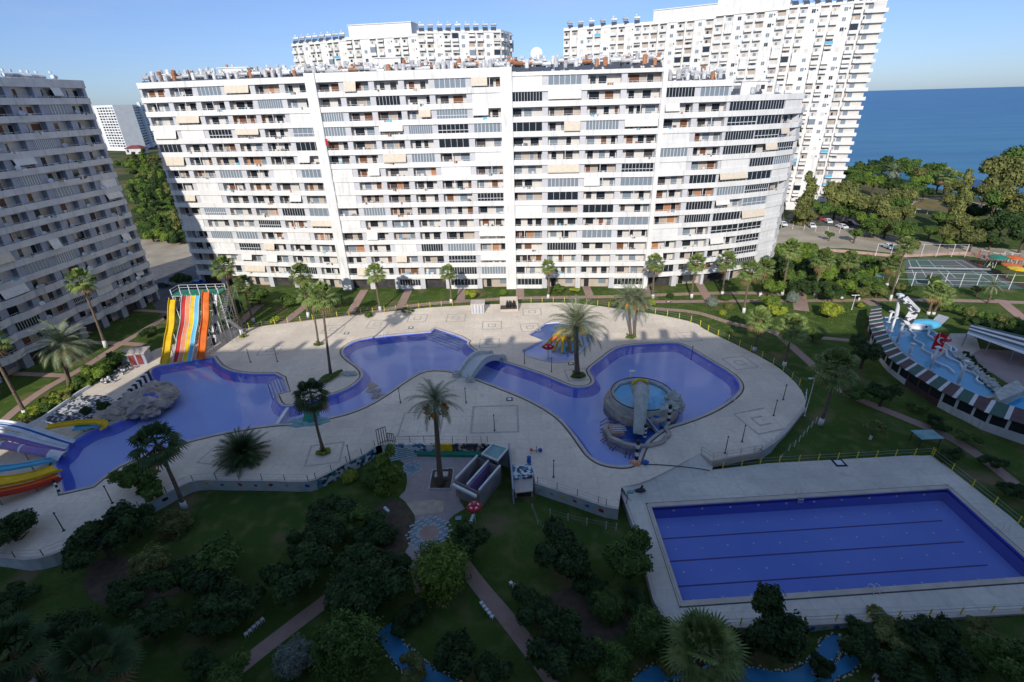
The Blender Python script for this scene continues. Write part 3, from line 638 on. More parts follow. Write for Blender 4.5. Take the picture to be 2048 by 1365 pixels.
def bay_cell(sg, s0, s1, z, h, rec, rnd, pools, dark=0.0, kinds=None, fl=0):
    """one balcony opening between s0 and s1; z = top of the parapet, h = height of the opening"""
    win, dor, awn, clu, rail = pools
    k = rnd.random(); w = s1-s0; zt = z+h; zb = z-1.0
    kinds = kinds or (.13, .18, .26, .28)
    if k < kinds[0]:            # dark glazing with mullions
        m = win.get(); g = 4 if rnd.random() < .75 else 5
        sg.box(m, s0, s1, -.30, -.26, z, zt, g)
        n = rnd.choice([5, 7, 9, 11])
        for i in range(n+1):
            x = s0+w*i/n; sg.box(m, max(s0, x-.03), min(s1, x+.03), -.259, -.22, z, zt, 6)
        if rnd.random() < .3: sg.box(m, s0, s1, -.219, -.20, z+h*.3, z+h*.36, 6)
        return
    if k < kinds[1]:            # white glazing bars / blue-grey blinds
        m = win.get(); sg.box(m, s0, s1, -.30, -.26, z, zt, 5)
        n = rnd.choice([6, 8, 10])
        for i in range(n+1):
            x = s0+w*i/n; sg.box(m, max(s0, x-.05), min(s1, x+.05), -.259, -.22, z, zt, 8)
        return
    if k < kinds[2]:            # closed white shutters
        m = win.get(); sg.box(m, s0, s1, -.24, -.18, z, zt, 8)
        for i in range(1, 4): sg.box(m, s0+w*i/4-.02, s0+w*i/4+.02, -.179, -.17, z, zt, 0)
        return
    # open balcony: doors and windows in the back wall
    m = dor.get(); tone = 0 if rnd.random() < .78 else 1
    sg.box(m, s0, s1, -rec, -rec+.06, zb, zt, tone if rnd.random() > .03 else 7)
    x = s0+rnd.uniform(.2, .9)
    while x < s1-.9:
        ww = rnd.uniform(.9, 2.2); e = min(x+ww, s1-.2); t = rnd.random()
        c = 4 if t < .42+dark else (5 if t < .62 else (3 if t < .82 else (2 if t < .985 else 7)))
        sg.box(m, x, e, -rec+.061, -rec+.09, zb if rnd.random() < .6 else z-.1, zt-.35, c)
        sg.box(m, x-.06, x, -rec+.061, -rec+.12, zb, zt-.3, 6); sg.box(m, e, e+.06, -rec+.061, -rec+.12, zb, zt-.3, 6)
        x = e + rnd.uniform(.5, 2.2)
    if rnd.random() < .35:      # a side screen
        sg.box(m, s0, s0+.05, -rec, -.3, zb, zt, rnd.choice([0, 1, 7, 8]))
    if w > 5.5 and rnd.random() < .4:
        c = s0+w*rnd.uniform(.4, .6); sg.box(m, c-.06, c+.06, -.30, -.2, z, zt, 6)
    c = clu.get()
    for i in range(rnd.choice([0, 1, 2, 3])):
        x = rnd.uniform(s0+.3, s1-.9); t = rnd.choice([0, 1, 2, 3, 6, 8, 9, 10, 11])
        sg.box(c, x, x+rnd.uniform(.3, .9), -rnd.uniform(.9, 1.2), -rnd.uniform(.4, .8), zb, z+rnd.uniform(-.1, .45), t)
    if rnd.random() < .30:      # laundry over the rail
        x = rnd.uniform(s0+.2, s1-2); 
        for i in range(rnd.choice([2, 3, 4])): sg.box(c, x+i*.45, x+i*.45+.38, .012, .03, z-.45+rnd.uniform(0, .2), z+.1, rnd.choice([1, 2, 7, 10, 11, 9, 5]))
    r = rail.get()
    sg.box(r, s0, s1, -.12, -.08, z+.28, z+.32, 6)
    n = int(w/.9)
    for i in range(n+1): sg.box(r, s0+(w-.04)*i/n, s0+(w-.04)*i/n+.04, -.12, -.08, z, z+.279, 6)
    if kinds[2] <= k < kinds[3]+.10:
        a = awn.get(); full = rnd.random(); e0 = s0; e1 = s1
        if full < .35: e1 = s0+w*.5
        elif full < .5: e0 = s0+w*.5
        dr = rnd.uniform(.5, 1.0) * h; col = rnd.choice([0, 0, 0, 1, 1, 2] if rnd.random() < .3 else [0, 1, 0])
        sg.slab(a, e0, e1, -.02, zt-.04, .08+dr*.22, zt-dr, m=col)
        sg.box(a, e0, e1, .08+dr*.22, .11+dr*.22, zt-dr-.18, zt-dr+.035, col)
        if e1-e0 > 4.5: sg.slab(a, (e0+e1)/2-.02, (e0+e1)/2+.02, 0, zt+.01, .10+dr*.22, zt-dr+.05, m=3)
def apartment(root, bays, fh, z1, nfl, seed, rec=1.6, pier=1.25, fins=(), depth_=13, wallm='white', pierm='pier', dark=0., gf=True, kinds=None, par_h=1.0, grounds=None):
    """bays: list of (a, b, top_floor, parapet height, curved) from left to right seen from outside"""
    rnd = random.Random(seed)
    pools = [Pool('window', WM, root), Pool('balcony_door', WM, root), Pool('awning', ['awn_w', 'awn_b', 'awn_blue' if wallm == 'white' else 'awn_red', 'pier'], root), Pool('balcony_clutter', WM, root, 40), Pool('railing', WM, root, 100)]
    nmax = max(b[2] for b in bays)
    bands = [MB() for _ in range(nmax+1)]; body = MB(); roofs = MB(); pm = MB()
    for bi, (a, b, nf, ph, cur) in enumerate(bays):
        sg = Seg(a, b); zr = z1 + nf*fh
        sg.box(body, 0, sg.L, -rec-depth_, -rec, -1.5, zr+.02, 0)
        sg.box(roofs, 0, sg.L, -rec-depth_, -.02, zr+.021, zr+.06, 0)
        for k in range(nf+1):
            z = z1+k*fh; top = z+.93 if k < nf else z+ph; low = z-.22
            sg.box(bands[k], 0, sg.L, -.14, .0, low, top)
            sg.box(bands[k], 0, sg.L, -rec, -.141, z-.12, z+.019)
        lo, hi = (pier/2, sg.L-pier/2)
        if cur: lo, hi = .15, sg.L-.15
        for k in range(nf):
            z = z1+k*fh
            if not cur or rnd.random() < 1:
                pass
            bay_cell(sg, lo, hi, z+.93, fh-.22-.93, rec, rnd, pools, dark, kinds=(.38, .48, .72, .80) if cur else kinds, fl=k)
        sg.box(pm, 0, lo, -rec, -.3, -1.5, zr, 0); pm.build('pillar', pierm, root); pm = MB(); sg.box(pm, hi, sg.L, -rec, -.3, -1.5, zr, 0)
        if gf:                   # ground floor: open passage, glass or wall
            m = MB(); t = (grounds or {}).get(bi, rnd.random())
            if t < .4: sg.box(m, lo, hi, -rec-2.4 if 0 else -rec+.03, -rec+.06, -.1, z1-.3, 3)
            elif t < .75:
                sg.box(m, lo, hi, -.35, -.31, .9, z1-.45, 4); sg.box(m, lo, hi, -.36, -.10, -.2, .9, 8)
                for i in range(8): sg.box(m, lo+(hi-lo)*i/8, lo+(hi-lo)*i/8+.06, -.309, -.27, .9, z1-.45, 6)
                sg.box(m, lo, hi, -.36, -.20, z1-.45, z1-.31, 8)
            else:
                sg.box(m, lo, hi, -rec+.03, -rec+.06, -.1, z1-.3, 1); sg.box(m, lo+1, lo+2.2, -rec+.061, -rec+.09, 0, 2.2, 4); sg.box(m, hi-2.4, hi-.6, -rec+.061, -rec+.09, .8, 2.2, 5)
            m.build('ground_floor_front', WM, root)
    pm.build('pillar', pierm, root)
    body.build('wall', wallm, root)
    for k, m in enumerate(bands): m.build('parapet', wallm, root)
    roofs.build('roof', 'roof', root)
    for (s_a, s_b, z0, zt) in fins:
        m = MB(); sg = Seg(s_a, s_b); sg.box(m, 0, sg.L, -rec, .35, z0, zt); m.build('stair_fin', wallm, root)
    for p_ in pools: p_.finish()
def split(a, b, n): a, b = Vector(a), Vector(b); return [(a.lerp(b, i/n), a.lerp(b, (i+1)/n)) for i in range(n)]
FH, Z1 = 2.97, 2.95
main = thing('apartment_block', 'long white fifteen storey apartment block facing the pools across the middle of the photo', 'building')
B_ = []
P0, P1, P2, P3 = (-84.3, 128.2), (-41.9, 120.6), (.3, 117.9), (33.3, 115.4)
for a, b in split(P0, P1, 6): B_.append((a, b, 15, 1.0, False))
mid = Vector(P1).lerp(Vector(P2), .62)
for a, b in split(P1, mid, 4): B_.append((a, b, 15, 1.55, False))
for a, b in split(mid, P2, 2): B_.append((a, b, 15, 1.55, False))
for a, b in split(P2, P3, 4): B_.append((a, b, 15, .55, False))
for a, b in split(P3, (48.3, 116.9), 2): B_.append((a, b, 14, 1.0, False))
cv = [(48.3, 116.9), (55.7, 118.8), (62.6, 121.4), (68.4, 124.9), (71.8, 129.6), (72.8, 135.2), (72.2, 141.5)]
for i in range(len(cv)-1): B_.append((Vector(cv[i]), Vector(cv[i+1]), 13 if i < 3 else 12 if i == 3 else 11, 1.0, True))
def fin(P, w, zt, z0=-.5, wl=.9):
    P = Vector(P); d = Vector((1, -.06)).normalized()*w/2; return (P-d, P+d, z0, zt)
apartment(main, B_, FH, Z1, 15, 11, fins=[fin(P1, 2.3, 49.1), fin(P2, 2.5, 49.1), fin(P3, 1.0, 48)], grounds={0: .1, 1: .1, 2: .9, 3: .1, 4: .1, 5: .9, 6: .1, 7: .1, 8: .5, 9: .1, 10: .5, 11: .9, 12: .5, 13: .9, 14: .9, 15: .6, 16: .3, 17: .9, 18: .3})
# stair heads and tank rooms on its roof
def hut(root, c, w, d, z0, h, door=True):
    m = MB(); m.box(c[0]-w/2, c[0]+w/2, c[1]-d/2, c[1]+d/2, z0, z0+h); m.box(c[0]-w/2-.2, c[0]+w/2+.2, c[1]-d/2-.2, c[1]+d/2+.2, z0+h, z0+h+.18); o = m.build('stair_head', 'white', root)
    n = MB(); n.box(c[0]-.4, c[0]+.4, c[1]-d/2-.04, c[1]-d/2-.003, z0+.05, z0+min(2.0, h-.2)); n.box(c[0]+w*.25, c[0]+w*.4, c[1]-d/2-.04, c[1]-d/2-.003, z0+h*.55, z0+h*.8); n.build('roof_door', 'dark', o)
ZR = Z1+15*FH+.06
for (x, y, w, h) in ((-78, 134.6, 5.5, 2.6), (-62, 131.0, 6.5, 3.4), (-43.5, 128.5, 6.5, 3.2), (-25.5, 126.6, 5.5, 4.2), (-12, 126.0, 6, 2.6), (4.5, 124.2, 3.6, 2.6), (25, 122, 4.5, 2.4)):
    hut(main, (x, y), w, 4, ZR, h)
hut(main, (57, 128), 6, 4, Z1+13*FH+.06, 3.6)

left = thing('apartment_block', 'grey shaded apartment block along the left edge, its balconies turned to the pools', 'building')
LP = [(-93.5, 38), (-91.3, 70), (-89.6, 95), (-88.0, 117.5)]
LB = []
for i, n in enumerate((5, 4, 4)):
    for a, b in split(LP[i], LP[i+1], n): LB.append((a, b, 15, 1.25, False))
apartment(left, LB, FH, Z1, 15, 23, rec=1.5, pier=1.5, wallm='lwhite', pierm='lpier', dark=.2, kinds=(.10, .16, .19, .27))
# bulging curved balconies on the four lowest floors
for k in range(1, 5):
    b = MB()
    for (a, c, nf, ph, cur) in LB[5:]:
        sg = Seg(a, c)
        z = Z1+(k-1)*FH; n = 8; w = .95-.12*k; pts = [sg.p(sg.L*i/n, .02+w*math.sin(math.pi*i/n), 0)[:2] for i in range(n+1)]
        wall_strip(b, pts, .12, z-.28, z+1.02)
        for i in range(n):
            b.quad((*sg.p(sg.L*i/n, .02, z-.27),), (*pts[i], z-.27), (*pts[i+1], z-.27), sg.p(sg.L*(i+1)/n, .02, z-.27))
    b.build('curved_balcony', 'lwhite', left)
b = Pool('satellite_dish', ['tank_w', 'greymetal'], left)
rr = random.Random(4)
def dish(m, p, n, r):
    n = Vector(n).normalized(); x = n.cross(Vector((0, 0, 1))).normalized(); y = x.cross(n); c = Vector(p); k = 12; i0 = len(m.v)
    m.v.append(tuple(c)); 
    for q, (rr_, dd) in enumerate(((.55, .06), (1, .2))):
        for j in range(k):
            t = 2*math.pi*j/k; m.v.append(tuple(c + (x*math.cos(t)+y*math.sin(t))*r*rr_ + n*r*dd))
    for j in range(k):
        a, b2 = i0+1+j, i0+1+(j+1) % k; m.f.append((i0, a, b2)); m.m.append(0); m.f.append((a, a+k, b2+k, b2)); m.m.append(0)
    m.bar(c, c-n*.3-Vector((0, 0, r*.6)), .05, m=1); m.bar(c-y*r*.8+n*.1, c+n*r*.9, .03, m=1)
for (a, c, nf, ph, cur) in LB[4:]:
    sg = Seg(a, c)
    for k in range(1, 14):
        if rr.random() < .5: dish(b.get(), sg.p(.2+rr.random()*.8, .45, Z1+k*FH+1.3), (.75, -.6, .55), rr.uniform(.38, .5))
b.finish()

# the block the photograph was taken from (its shadow covers the near half of the grounds)
home = thing('apartment_block', 'apartment block behind the viewer that shades the near garden', 'building')
m = MB(); m.box(-84, 128, -16, -1.4, -1.5, 49.2); m.build('wall', 'lwhite', home)
for k in range(16):
    m = MB(); m.box(-84, 128, -1.399, -.7, Z1+k*FH-.3-(0.9 if k == 0 else 0), Z1+k*FH+(1.05 if k < 15 else 1.3))
    if not (41.2 < Z1+k*FH+1.0 < 44): m.build('parapet', 'lwhite', home)
rr = random.Random(9); m = MB()
for i in range(34):
    x = -80+i*6.1+rr.uniform(-1.5, 1.5); m.box(x, x+rr.uniform(.8, 2.2), -2.5, -1.2, 49.2, 49.2+rr.uniform(1.2, 2.4))
m.build('roof_tank_row', 'tank_w', home)

# the taller blocks behind
def tower(root, pts, H, fh, seed, cols, steps_=(), zvis=0, wm='white', dep=14):
    rnd = random.Random(seed); body = MB(); bal = Pool('balcony', WM, root); win = Pool('window', WM, root)
    tot = 0
    for si, (a, b) in enumerate(zip(pts[:-1], pts[1:])):
        sg = Seg(a, b); h = H if not hasattr(H, '__len__') else H[si]
        sg.box(body, 0, sg.L, -dep, 0, -2, h); sg.box(body, 0, sg.L, -.3, .12, h-.01, h+1.0)
        n = max(1, int(round(sg.L/cols))); w = sg.L/n; nf = int(h/fh)
        for i in range(n):
            s = i*w; t = (i+si*3) % 3
            for k in range(nf):
                z = h-(k+1)*fh
                if z < zvis: continue
                if t in (0, 1):        # balcony, jutting out, with a recess behind
                    m = bal.get(); bw = w*.74
                    sg.box(m, s+.3, s+.3+bw, .0, 1.05, z, z+.14, 8); sg.box(m, s+.3, s+.3+bw, .95, 1.06, z+.14, z+1.05, 8 if rnd.random() < .93 else rnd.choice([0, 11, 9]))
                    sg.box(m, s+.3, s+.4, .0, .949, z+.14, z+1.05, 8); sg.box(m, s+.2+bw, s+.3+bw, .0, .949, z+.14, z+1.05, 8)
                    sg.box(m, s+.3, s+.3+bw, .003, .05, z+.14, z+fh-.25, 0 if rnd.random() > .2 else 1)
                    r_ = rnd.random()
                    if r_ < .12: sg.box(m, s+.4, s+.2+bw, .94, 1.0, z+1.06, z+fh-.01, rnd.choice([4, 5, 8]))
                    else:
                        x = s+.5+rnd.random()*.6; sg.box(m, x, x+rnd.uniform(.6, 1.1), .051, .08, z+.2, z+2.1, rnd.choice([4, 5, 5, 1, 0, 5]))
                    if r_ > .88: sg.slab(m, s+.3, s+.3+bw, .06, z+fh-.35, 1.2, z+fh-rnd.uniform(.9, 1.4), m=rnd.choice([9, 0]))
                    sg.box(m, s+.25, s+.35+bw, .0, 1.0, z+fh-.16, z+fh-.001, 8) if k == 0 else None
                else:
                    m = win.get(); x = s+w*.25
                    sg.box(m, x, x+1.2, .003, .03, z+1.0, z+2.15, rnd.choice([4, 5, 5, 8, 0])); sg.box(m, x-.06, x+1.26, .031, .07, z+.94, z+1.0, 6); sg.box(m, x+.57, x+.63, .031, .05, z+1.0, z+2.15, 6)
                    if rnd.random() < .5: sg.box(m, s+w*.7, s+w*.7+.45, .003, .03, z+1.5, z+2.0, 3)
        tot += n
    body.build('wall', wm, root); bal.finish(); win.finish()
    for (a, b, z0, z1, d) in steps_:
        m = MB(); sg = Seg(a, b); sg.box(m, 0, sg.L, -8, d, z0, z1); sg.box(m, -.2, sg.L+.2, -8.2, d+.25, z1, z1+.3); m.build('raised_roof_block', wm, root)
tr = thing('apartment_tower', 'tallest white apartment tower behind the right half, reaching the top edge of the photo', 'building')
T = [(25.5, 243.5), (59, 231), (80, 218.6), (101, 206.5), (130.0, 198.3)]
tower(tr, T, [68.5, 68.5, 69.2, 69.6], 3.0, 31, 3.4, steps_=[((59.5, 230.6), (80, 218.4), 68.5, 73.0, .05), ((80, 218.4), (101, 206.3), 69.2, 75.5, .12)], zvis=3)
b = Pool('corner_balcony', WM, tr); sg = Seg((124.5, 199.8), (130.0, 198.3)); sg2 = Seg((130.0, 198.3), (132.5, 207))
for k in range(23):
    z = 69.6-(k+1)*3.0; m = b.get()
    sg.box(m, 0, sg.L+.7, .0, 1.0, z-.1, z+1.05, 8); sg.box(m, 0, sg.L, .003, .06, z+1.05, z+2.75, 0); sg.box(m, .4, 2.0, .061, .1, z+1.05, z+2.5, 5)
    sg2.box(m, 0, 5, 0, .7, z-.1, z+1.05, 8)
b.finish()
m = MB(); sg.box(m, -1.6, -1.35, .02, .2, 0, 69.4); m.build('drain_pipe', 'greymetal', tr)
tm = thing('apartment_tower', 'white apartment tower with small projecting balconies behind the left half of the long block', 'building')
T2 = [(-90.5, 246), (-64, 233.5), (-34, 228), (-1, 232), (3.5, 244)]
tower(tm, T2, [66.0, 66.4, 67.4, 67.4], 3.0, 41, 3.4, steps_=[((-62, 233), (-36, 228.2), 66.4, 71.2, .1)], zvis=30)
# distant blocks in the gap on the left
def far_block(label, a, b, h, seed):
    r = thing('distant_apartment_block', label, 'building'); sg = Seg(a, b); m = MB(); sg.box(m, 0, sg.L, -22, 0, -1, h); sg.box(m, sg.L*.42, sg.L*.5, .01, 3.0, -1, h+3); m.build('wall', 'white2', r)
    w = Pool('window', WM, r); rnd = random.Random(seed); n = int(sg.L/6)
    for i in range(n):
        for k in range(int(h/3)-1):
            if abs(i/n-.46) < .06: continue
            sg.box(w.get(), sg.L*(i+.12)/n, sg.L*(i+.8)/n, .02, .2, 3*k+3.9, 3*k+5.6, rnd.choice([3, 4, 4, 5]))
    w.finish()
D = 680
pA, pB, pC, pD = Wy(183, 305, D+10).xy, Wy(256, 303, D-30).xy, Wy(292, 303, D-10).xy, Wy(318, 298, D+80).xy
far_block('distant white apartment block with dark window rows in the left gap', pA, pB, 50, 3)
far_block('distant narrow white apartment block right behind the window-striped one in the left gap', pC, pD, 50, 5)
b = thing('red_roofed_house', 'small distant pink house with red roof below the far blocks in the left gap', 'house')
c = Wy(272, 318, 600); m = MB(); m.box(c.x-9, c.x+9, 600, 612, -1, 5); m.build('wall', 'lwhite', b); m = MB(); m.hexa([(c.x-10, 599, 5), (c.x+10, 599, 5), (c.x+10, 613, 5), (c.x-10, 613, 5), (c.x-4, 605, 8), (c.x+4, 605, 8), (c.x+4, 607, 8), (c.x-4, 607, 8)]); m.build('roof', 'awn_red', b)
m = MB(); m.box(c.x-7, c.x-5, 599.9, 599.97, 1, 4); m.build('window', 'glass', b)
# far ridge of hills
m = MB(); n = 60; a0, a1 = R(28), R(-30)
for i in range(n+1):
    t = a0+(a1-a0)*i/n; h = 330+170*noise.noise(Vector((i*.16, 3, 0)))+60*noise.noise(Vector((i*.7, 5, 0))); h *= min(1, max(0.02, (n*.62-i)/12)) if i > n*.3 else 1
    for r_, z in ((12500, -5), (14500, h*.55), (17000, max(h, 5)), (20000, -5)): m.v.append((-math.sin(t)*r_, math.cos(t)*r_, z))
for i in range(n):
    for k in range(3): a = i*4+k; m.f.append((a, a+4, a+5, a+1)); m.m.append(0)
struct(m.build('hills', mat('hill_scrub', (.16, .20, .20), .95, (.22, .24, .24), .0006)))

# ------------------------------------------------------------------ solar water heaters and dishes on the roofs
def heater_mesh(tankm, kind):
    m = MB()
    if kind == 0:      # upright tank beside a tilted panel
        m.tube([(0, .1, .75), (0, .1, 2.0)], .36, 8, 0); m.tube([(0, .1, 2.0), (0, .1, 2.12)], [.36, .1], 8, 0)
        m.quad((-.4, -1.0, .15), (.4, -1.0, .15), (.4, -.35, .85), (-.4, -.35, .85), 1); m.quad((-.4, -.35, .8), (.4, -.35, .8), (.4, -1.0, .1), (-.4, -1.0, .1), 2)
        for x in (-.3, .3): m.bar((x, .1, 0), (x, .1, .8), .05, m=2)
    else:              # lying tank on a frame
        m.tube([(-.75, .1, 1.5), (.75, .1, 1.5)], .30, 8, 0)
        m.quad((-.7, -1.1, .2), (.7, -1.1, .2), (.7, -.35, .95), (-.7, -.35, .95), 1); m.quad((-.7, -.35, .9), (.7, -.35, .9), (.7, -1.1, .15), (-.7, -1.1, .15), 2)
        for x in (-.6, .6): m.bar((x, .1, 0), (x, .1, 1.3), .06, m=2); m.bar((x, -1.3, 0), (x, .1, 1.1), .05, m=2)
        m.tube([(-.2, .4, 2.0), (-.2, .4, 2.35)], .22, 6, 0)
    return m
rr = random.Random(77)
protos = {}
def heater(kind, tm_, p, rz, label, group, sc=1.0):
    key = (kind, tm_)
    if key not in protos:
        o = heater_mesh(tm_, kind).build('solar_water_heater', [tm_, 'panel', 'greymetal']); tag(o, label, 'water heater', group); protos[key] = o; o.location = p; o.rotation_euler = (0, 0, rz); o.scale = (sc,)*3; return
    dup(protos[key], p, rz, sc, label, group)
for bi, (a, b, nf, ph, cur) in enumerate(B_):
    if cur and bi > 19: continue
    sg = Seg(a, b); zr = Z1+nf*FH+.06; n = 12 if not cur else 4
    for i in range(n):
        t = rr.random(); ro = rr.random() < .13; tmn = 'tank_o' if ro else 'tank_w'; kind = 0 if t < .6 else 1
        row = i % 3
        p = sg.p(sg.L*(i+.5+rr.uniform(-.35, .35))/n, -2.5-row*1.7-rr.uniform(0, .6), zr+.15+row*.4)
        col = 'rust-coloured' if ro else 'white'; ty = 'upright' if kind == 0 else 'lying'
        heater(kind, tmn, p, rr.uniform(-.35, .35), f'{col} {ty} solar tank in the crowded row on the long middle block roof', f'{col} {ty} solar tanks on the long middle block', rr.uniform(1.05, 1.45))
for i in range(22):
    sg = Seg(LB[5+i//3][0], LB[5+i//3][1]); p = sg.p(sg.L*((i % 3)+.5)/3, -1.4-rr.uniform(0, 1.5), Z1+15*FH+.06)
    heater(1, 'tank_w', p, R(90)+rr.uniform(-.5, .5), 'white lying solar tank on the roof edge of the shaded left block', 'solar tanks on the left block', 1.15)
def tower_panels(P, H, k0, k1, label, group, per=3.4):
    for si in range(k0, k1):
        sg = Seg(P[si], P[si+1]); n = int(sg.L/per)
        for i in range(n): heater(1, 'tank_w', sg.p((i+.5)*per, -1.2, H[si]+1.0 if 0 else H[si]+.6), rr.uniform(-.2, .2), label, group, 1.5)
tower_panels(T, [68.5, 68.5, 69.2, 69.6], 3, 4, 'dark solar panel with white tank along the right end of the tallest tower roof', 'solar panels at the right end of the tallest tower')
tower_panels(T, [68.5, 68.5, 69.2, 69.6], 0, 1, 'dark solar panel with white tank along the low left roof of the tallest tower', 'solar panels on the low left roof of the tallest tower', 4.6)
tower_panels(T2, [66, 66.4, 67.4, 67.4], 0, 1, 'solar panel with tank on the sloping left end roof of the tower behind', 'solar panels on the left end of the tower behind', 3.6)
tower_panels(T2, [66, 66.4, 67.4, 67.4], 2, 3, 'solar panel with tank on the right part of the roof of the tower behind', 'solar panels on the right part of the tower behind', 3.6)
m = MB(); pd = Wy(1073, 108, 123.6); dish(m, (0, 0, 0), (-.1, -1, .35), 1.3); o = m.build('satellite_dish', ['pwhite', 'greymetal'], smooth=True, loc=pd)
m2 = MB(); m2.bar((0, .3, -2.2), (0, .3, -.5), .12); m2.build('mast', 'greymetal', o); tag(o, 'big white satellite dish above the middle stair fin of the long block', 'satellite dish')
# street-side details of the long block: red flag on a balcony
m = MB(); p = W(654, 285, 0); q = Wy(653, 283, 119.7); m.box(q.x-.28, q.x+.28, q.y-.05, q.y, q.z-.9, q.z+.5); o = m.build('hanging_flag', 'umb'); tag(o, 'small red flag hanging from a balcony near the left stair fin of the long block', 'flag')
# ------------------------------------------------------------------ palms
def fan_crown(seed, n=38, droop=1.0, big=1.0):
    rnd = random.Random(seed); m = MB()
    for i in range(n):
        az = i*2.39996 + rnd.uniform(-.2, .2); t = i/n; el = R(82 - 138*t**1.05 + rnd.uniform(-8, 8))
        d = Vector((math.cos(az)*math.cos(el), math.sin(az)*math.cos(el), math.sin(el)))
        L = rnd.uniform(.95, 1.35); hub = d*L + Vector((0, 0, -.18*L*droop*(1-abs(math.sin(el)))))
        side = d.cross(Vector((0, 0, 1))).normalized(); upv = side.cross(d)
        w = side*.025; m.quad(-w, w, hub+w, hub-w, 0)
        dead = 1 if t > .86 else 0; fr = rnd.uniform(.85, 1.1)*big; K = 13 if big == 1 else 19
        for k in range(K):
            a = R(-105 + 210*k/(K-1)); q = d*math.cos(a) + side*math.sin(a)
            tip = hub + q*fr*(.8+.2*math.cos(a)) + Vector((0, 0, -.42*droop*fr*rnd.uniform(.7, 1.2))) ; mid = hub + q*fr*.55 + Vector((0, 0, -.06))
            b = q.cross(upv).normalized()*.085*(1 if big == 1 else .8)
            m.tri(hub, mid-b, mid+b, dead); m.tri(mid+b, mid-b, tip, dead)
    return m
def date_crown(seed, n=58, L=3.3, w=.34, lo=-38, up_=84, droop=1.0):
    rnd = random.Random(seed); m = MB()
    for i in range(n):
        az = i*2.39996 + rnd.uniform(-.15, .15); t = i/n; el = R(up_ - (up_-lo)*t**.9 + rnd.uniform(-7, 7))
        h = Vector((math.cos(az), math.sin(az), 0)); p = Vector((0, 0, 0)); l = L*rnd.uniform(.78, 1.14); K = 17; a = el; prev = p
        s = h.cross(Vector((0, 0, 1))).normalized()
        for k in range(K):
            d = h*math.cos(a) + Vector((0, 0, math.sin(a))); nx = prev + d*(l/K); a -= R(4.6*droop*(.3+k/K*1.4)) * (1 if a > R(-80) else 0)
            m.quad(prev-s*.03, prev+s*.03, nx+s*.025, nx-s*.025, 0)
            if k > 1:
                f = math.sin(math.pi*min(1, (k+1.5)/(K+1)))**.6; up = s.cross(d)
                for sg in (-1, 1):
                    for j in (0, .5):
                        b0 = prev.lerp(nx, j); b1 = prev.lerp(nx, j+.32)
                        tip = b0 + s*sg*w*f*1.5 + d*w*.9 + up*w*.35*rnd.uniform(.2, 1) - Vector((0, 0, w*.35))
                        m.tri(b0, b1, tip, 0)
            prev = nx
    return m
fan_m = [fan_crown(i).build('crown', ['lf_palm', 'skirt']) for i in (1, 2, 3)]
fan_big = fan_crown(8, 24, .55, 1.25).build('crown', ['lf_palm', 'skirt'])
COL.objects.unlink(fan_big)
dat_m = [date_crown(5).build('crown', ['lf_date']), date_crown(6, 44, 3.0, .30).build('crown', ['lf_date'])]
for o in fan_m+dat_m: COL.objects.unlink(o)
def mesh_obj(name, me, parent, loc=(0, 0, 0), rz=0, sc=1.0, mats=None):
    o = bpy.data.objects.new(name, me); COL.objects.link(o); o.parent = parent; o.location = loc; o.rotation_euler = (0, 0, rz); o.scale = (sc,)*3 if not hasattr(sc, '__len__') else sc
    return o
prr = random.Random(5)
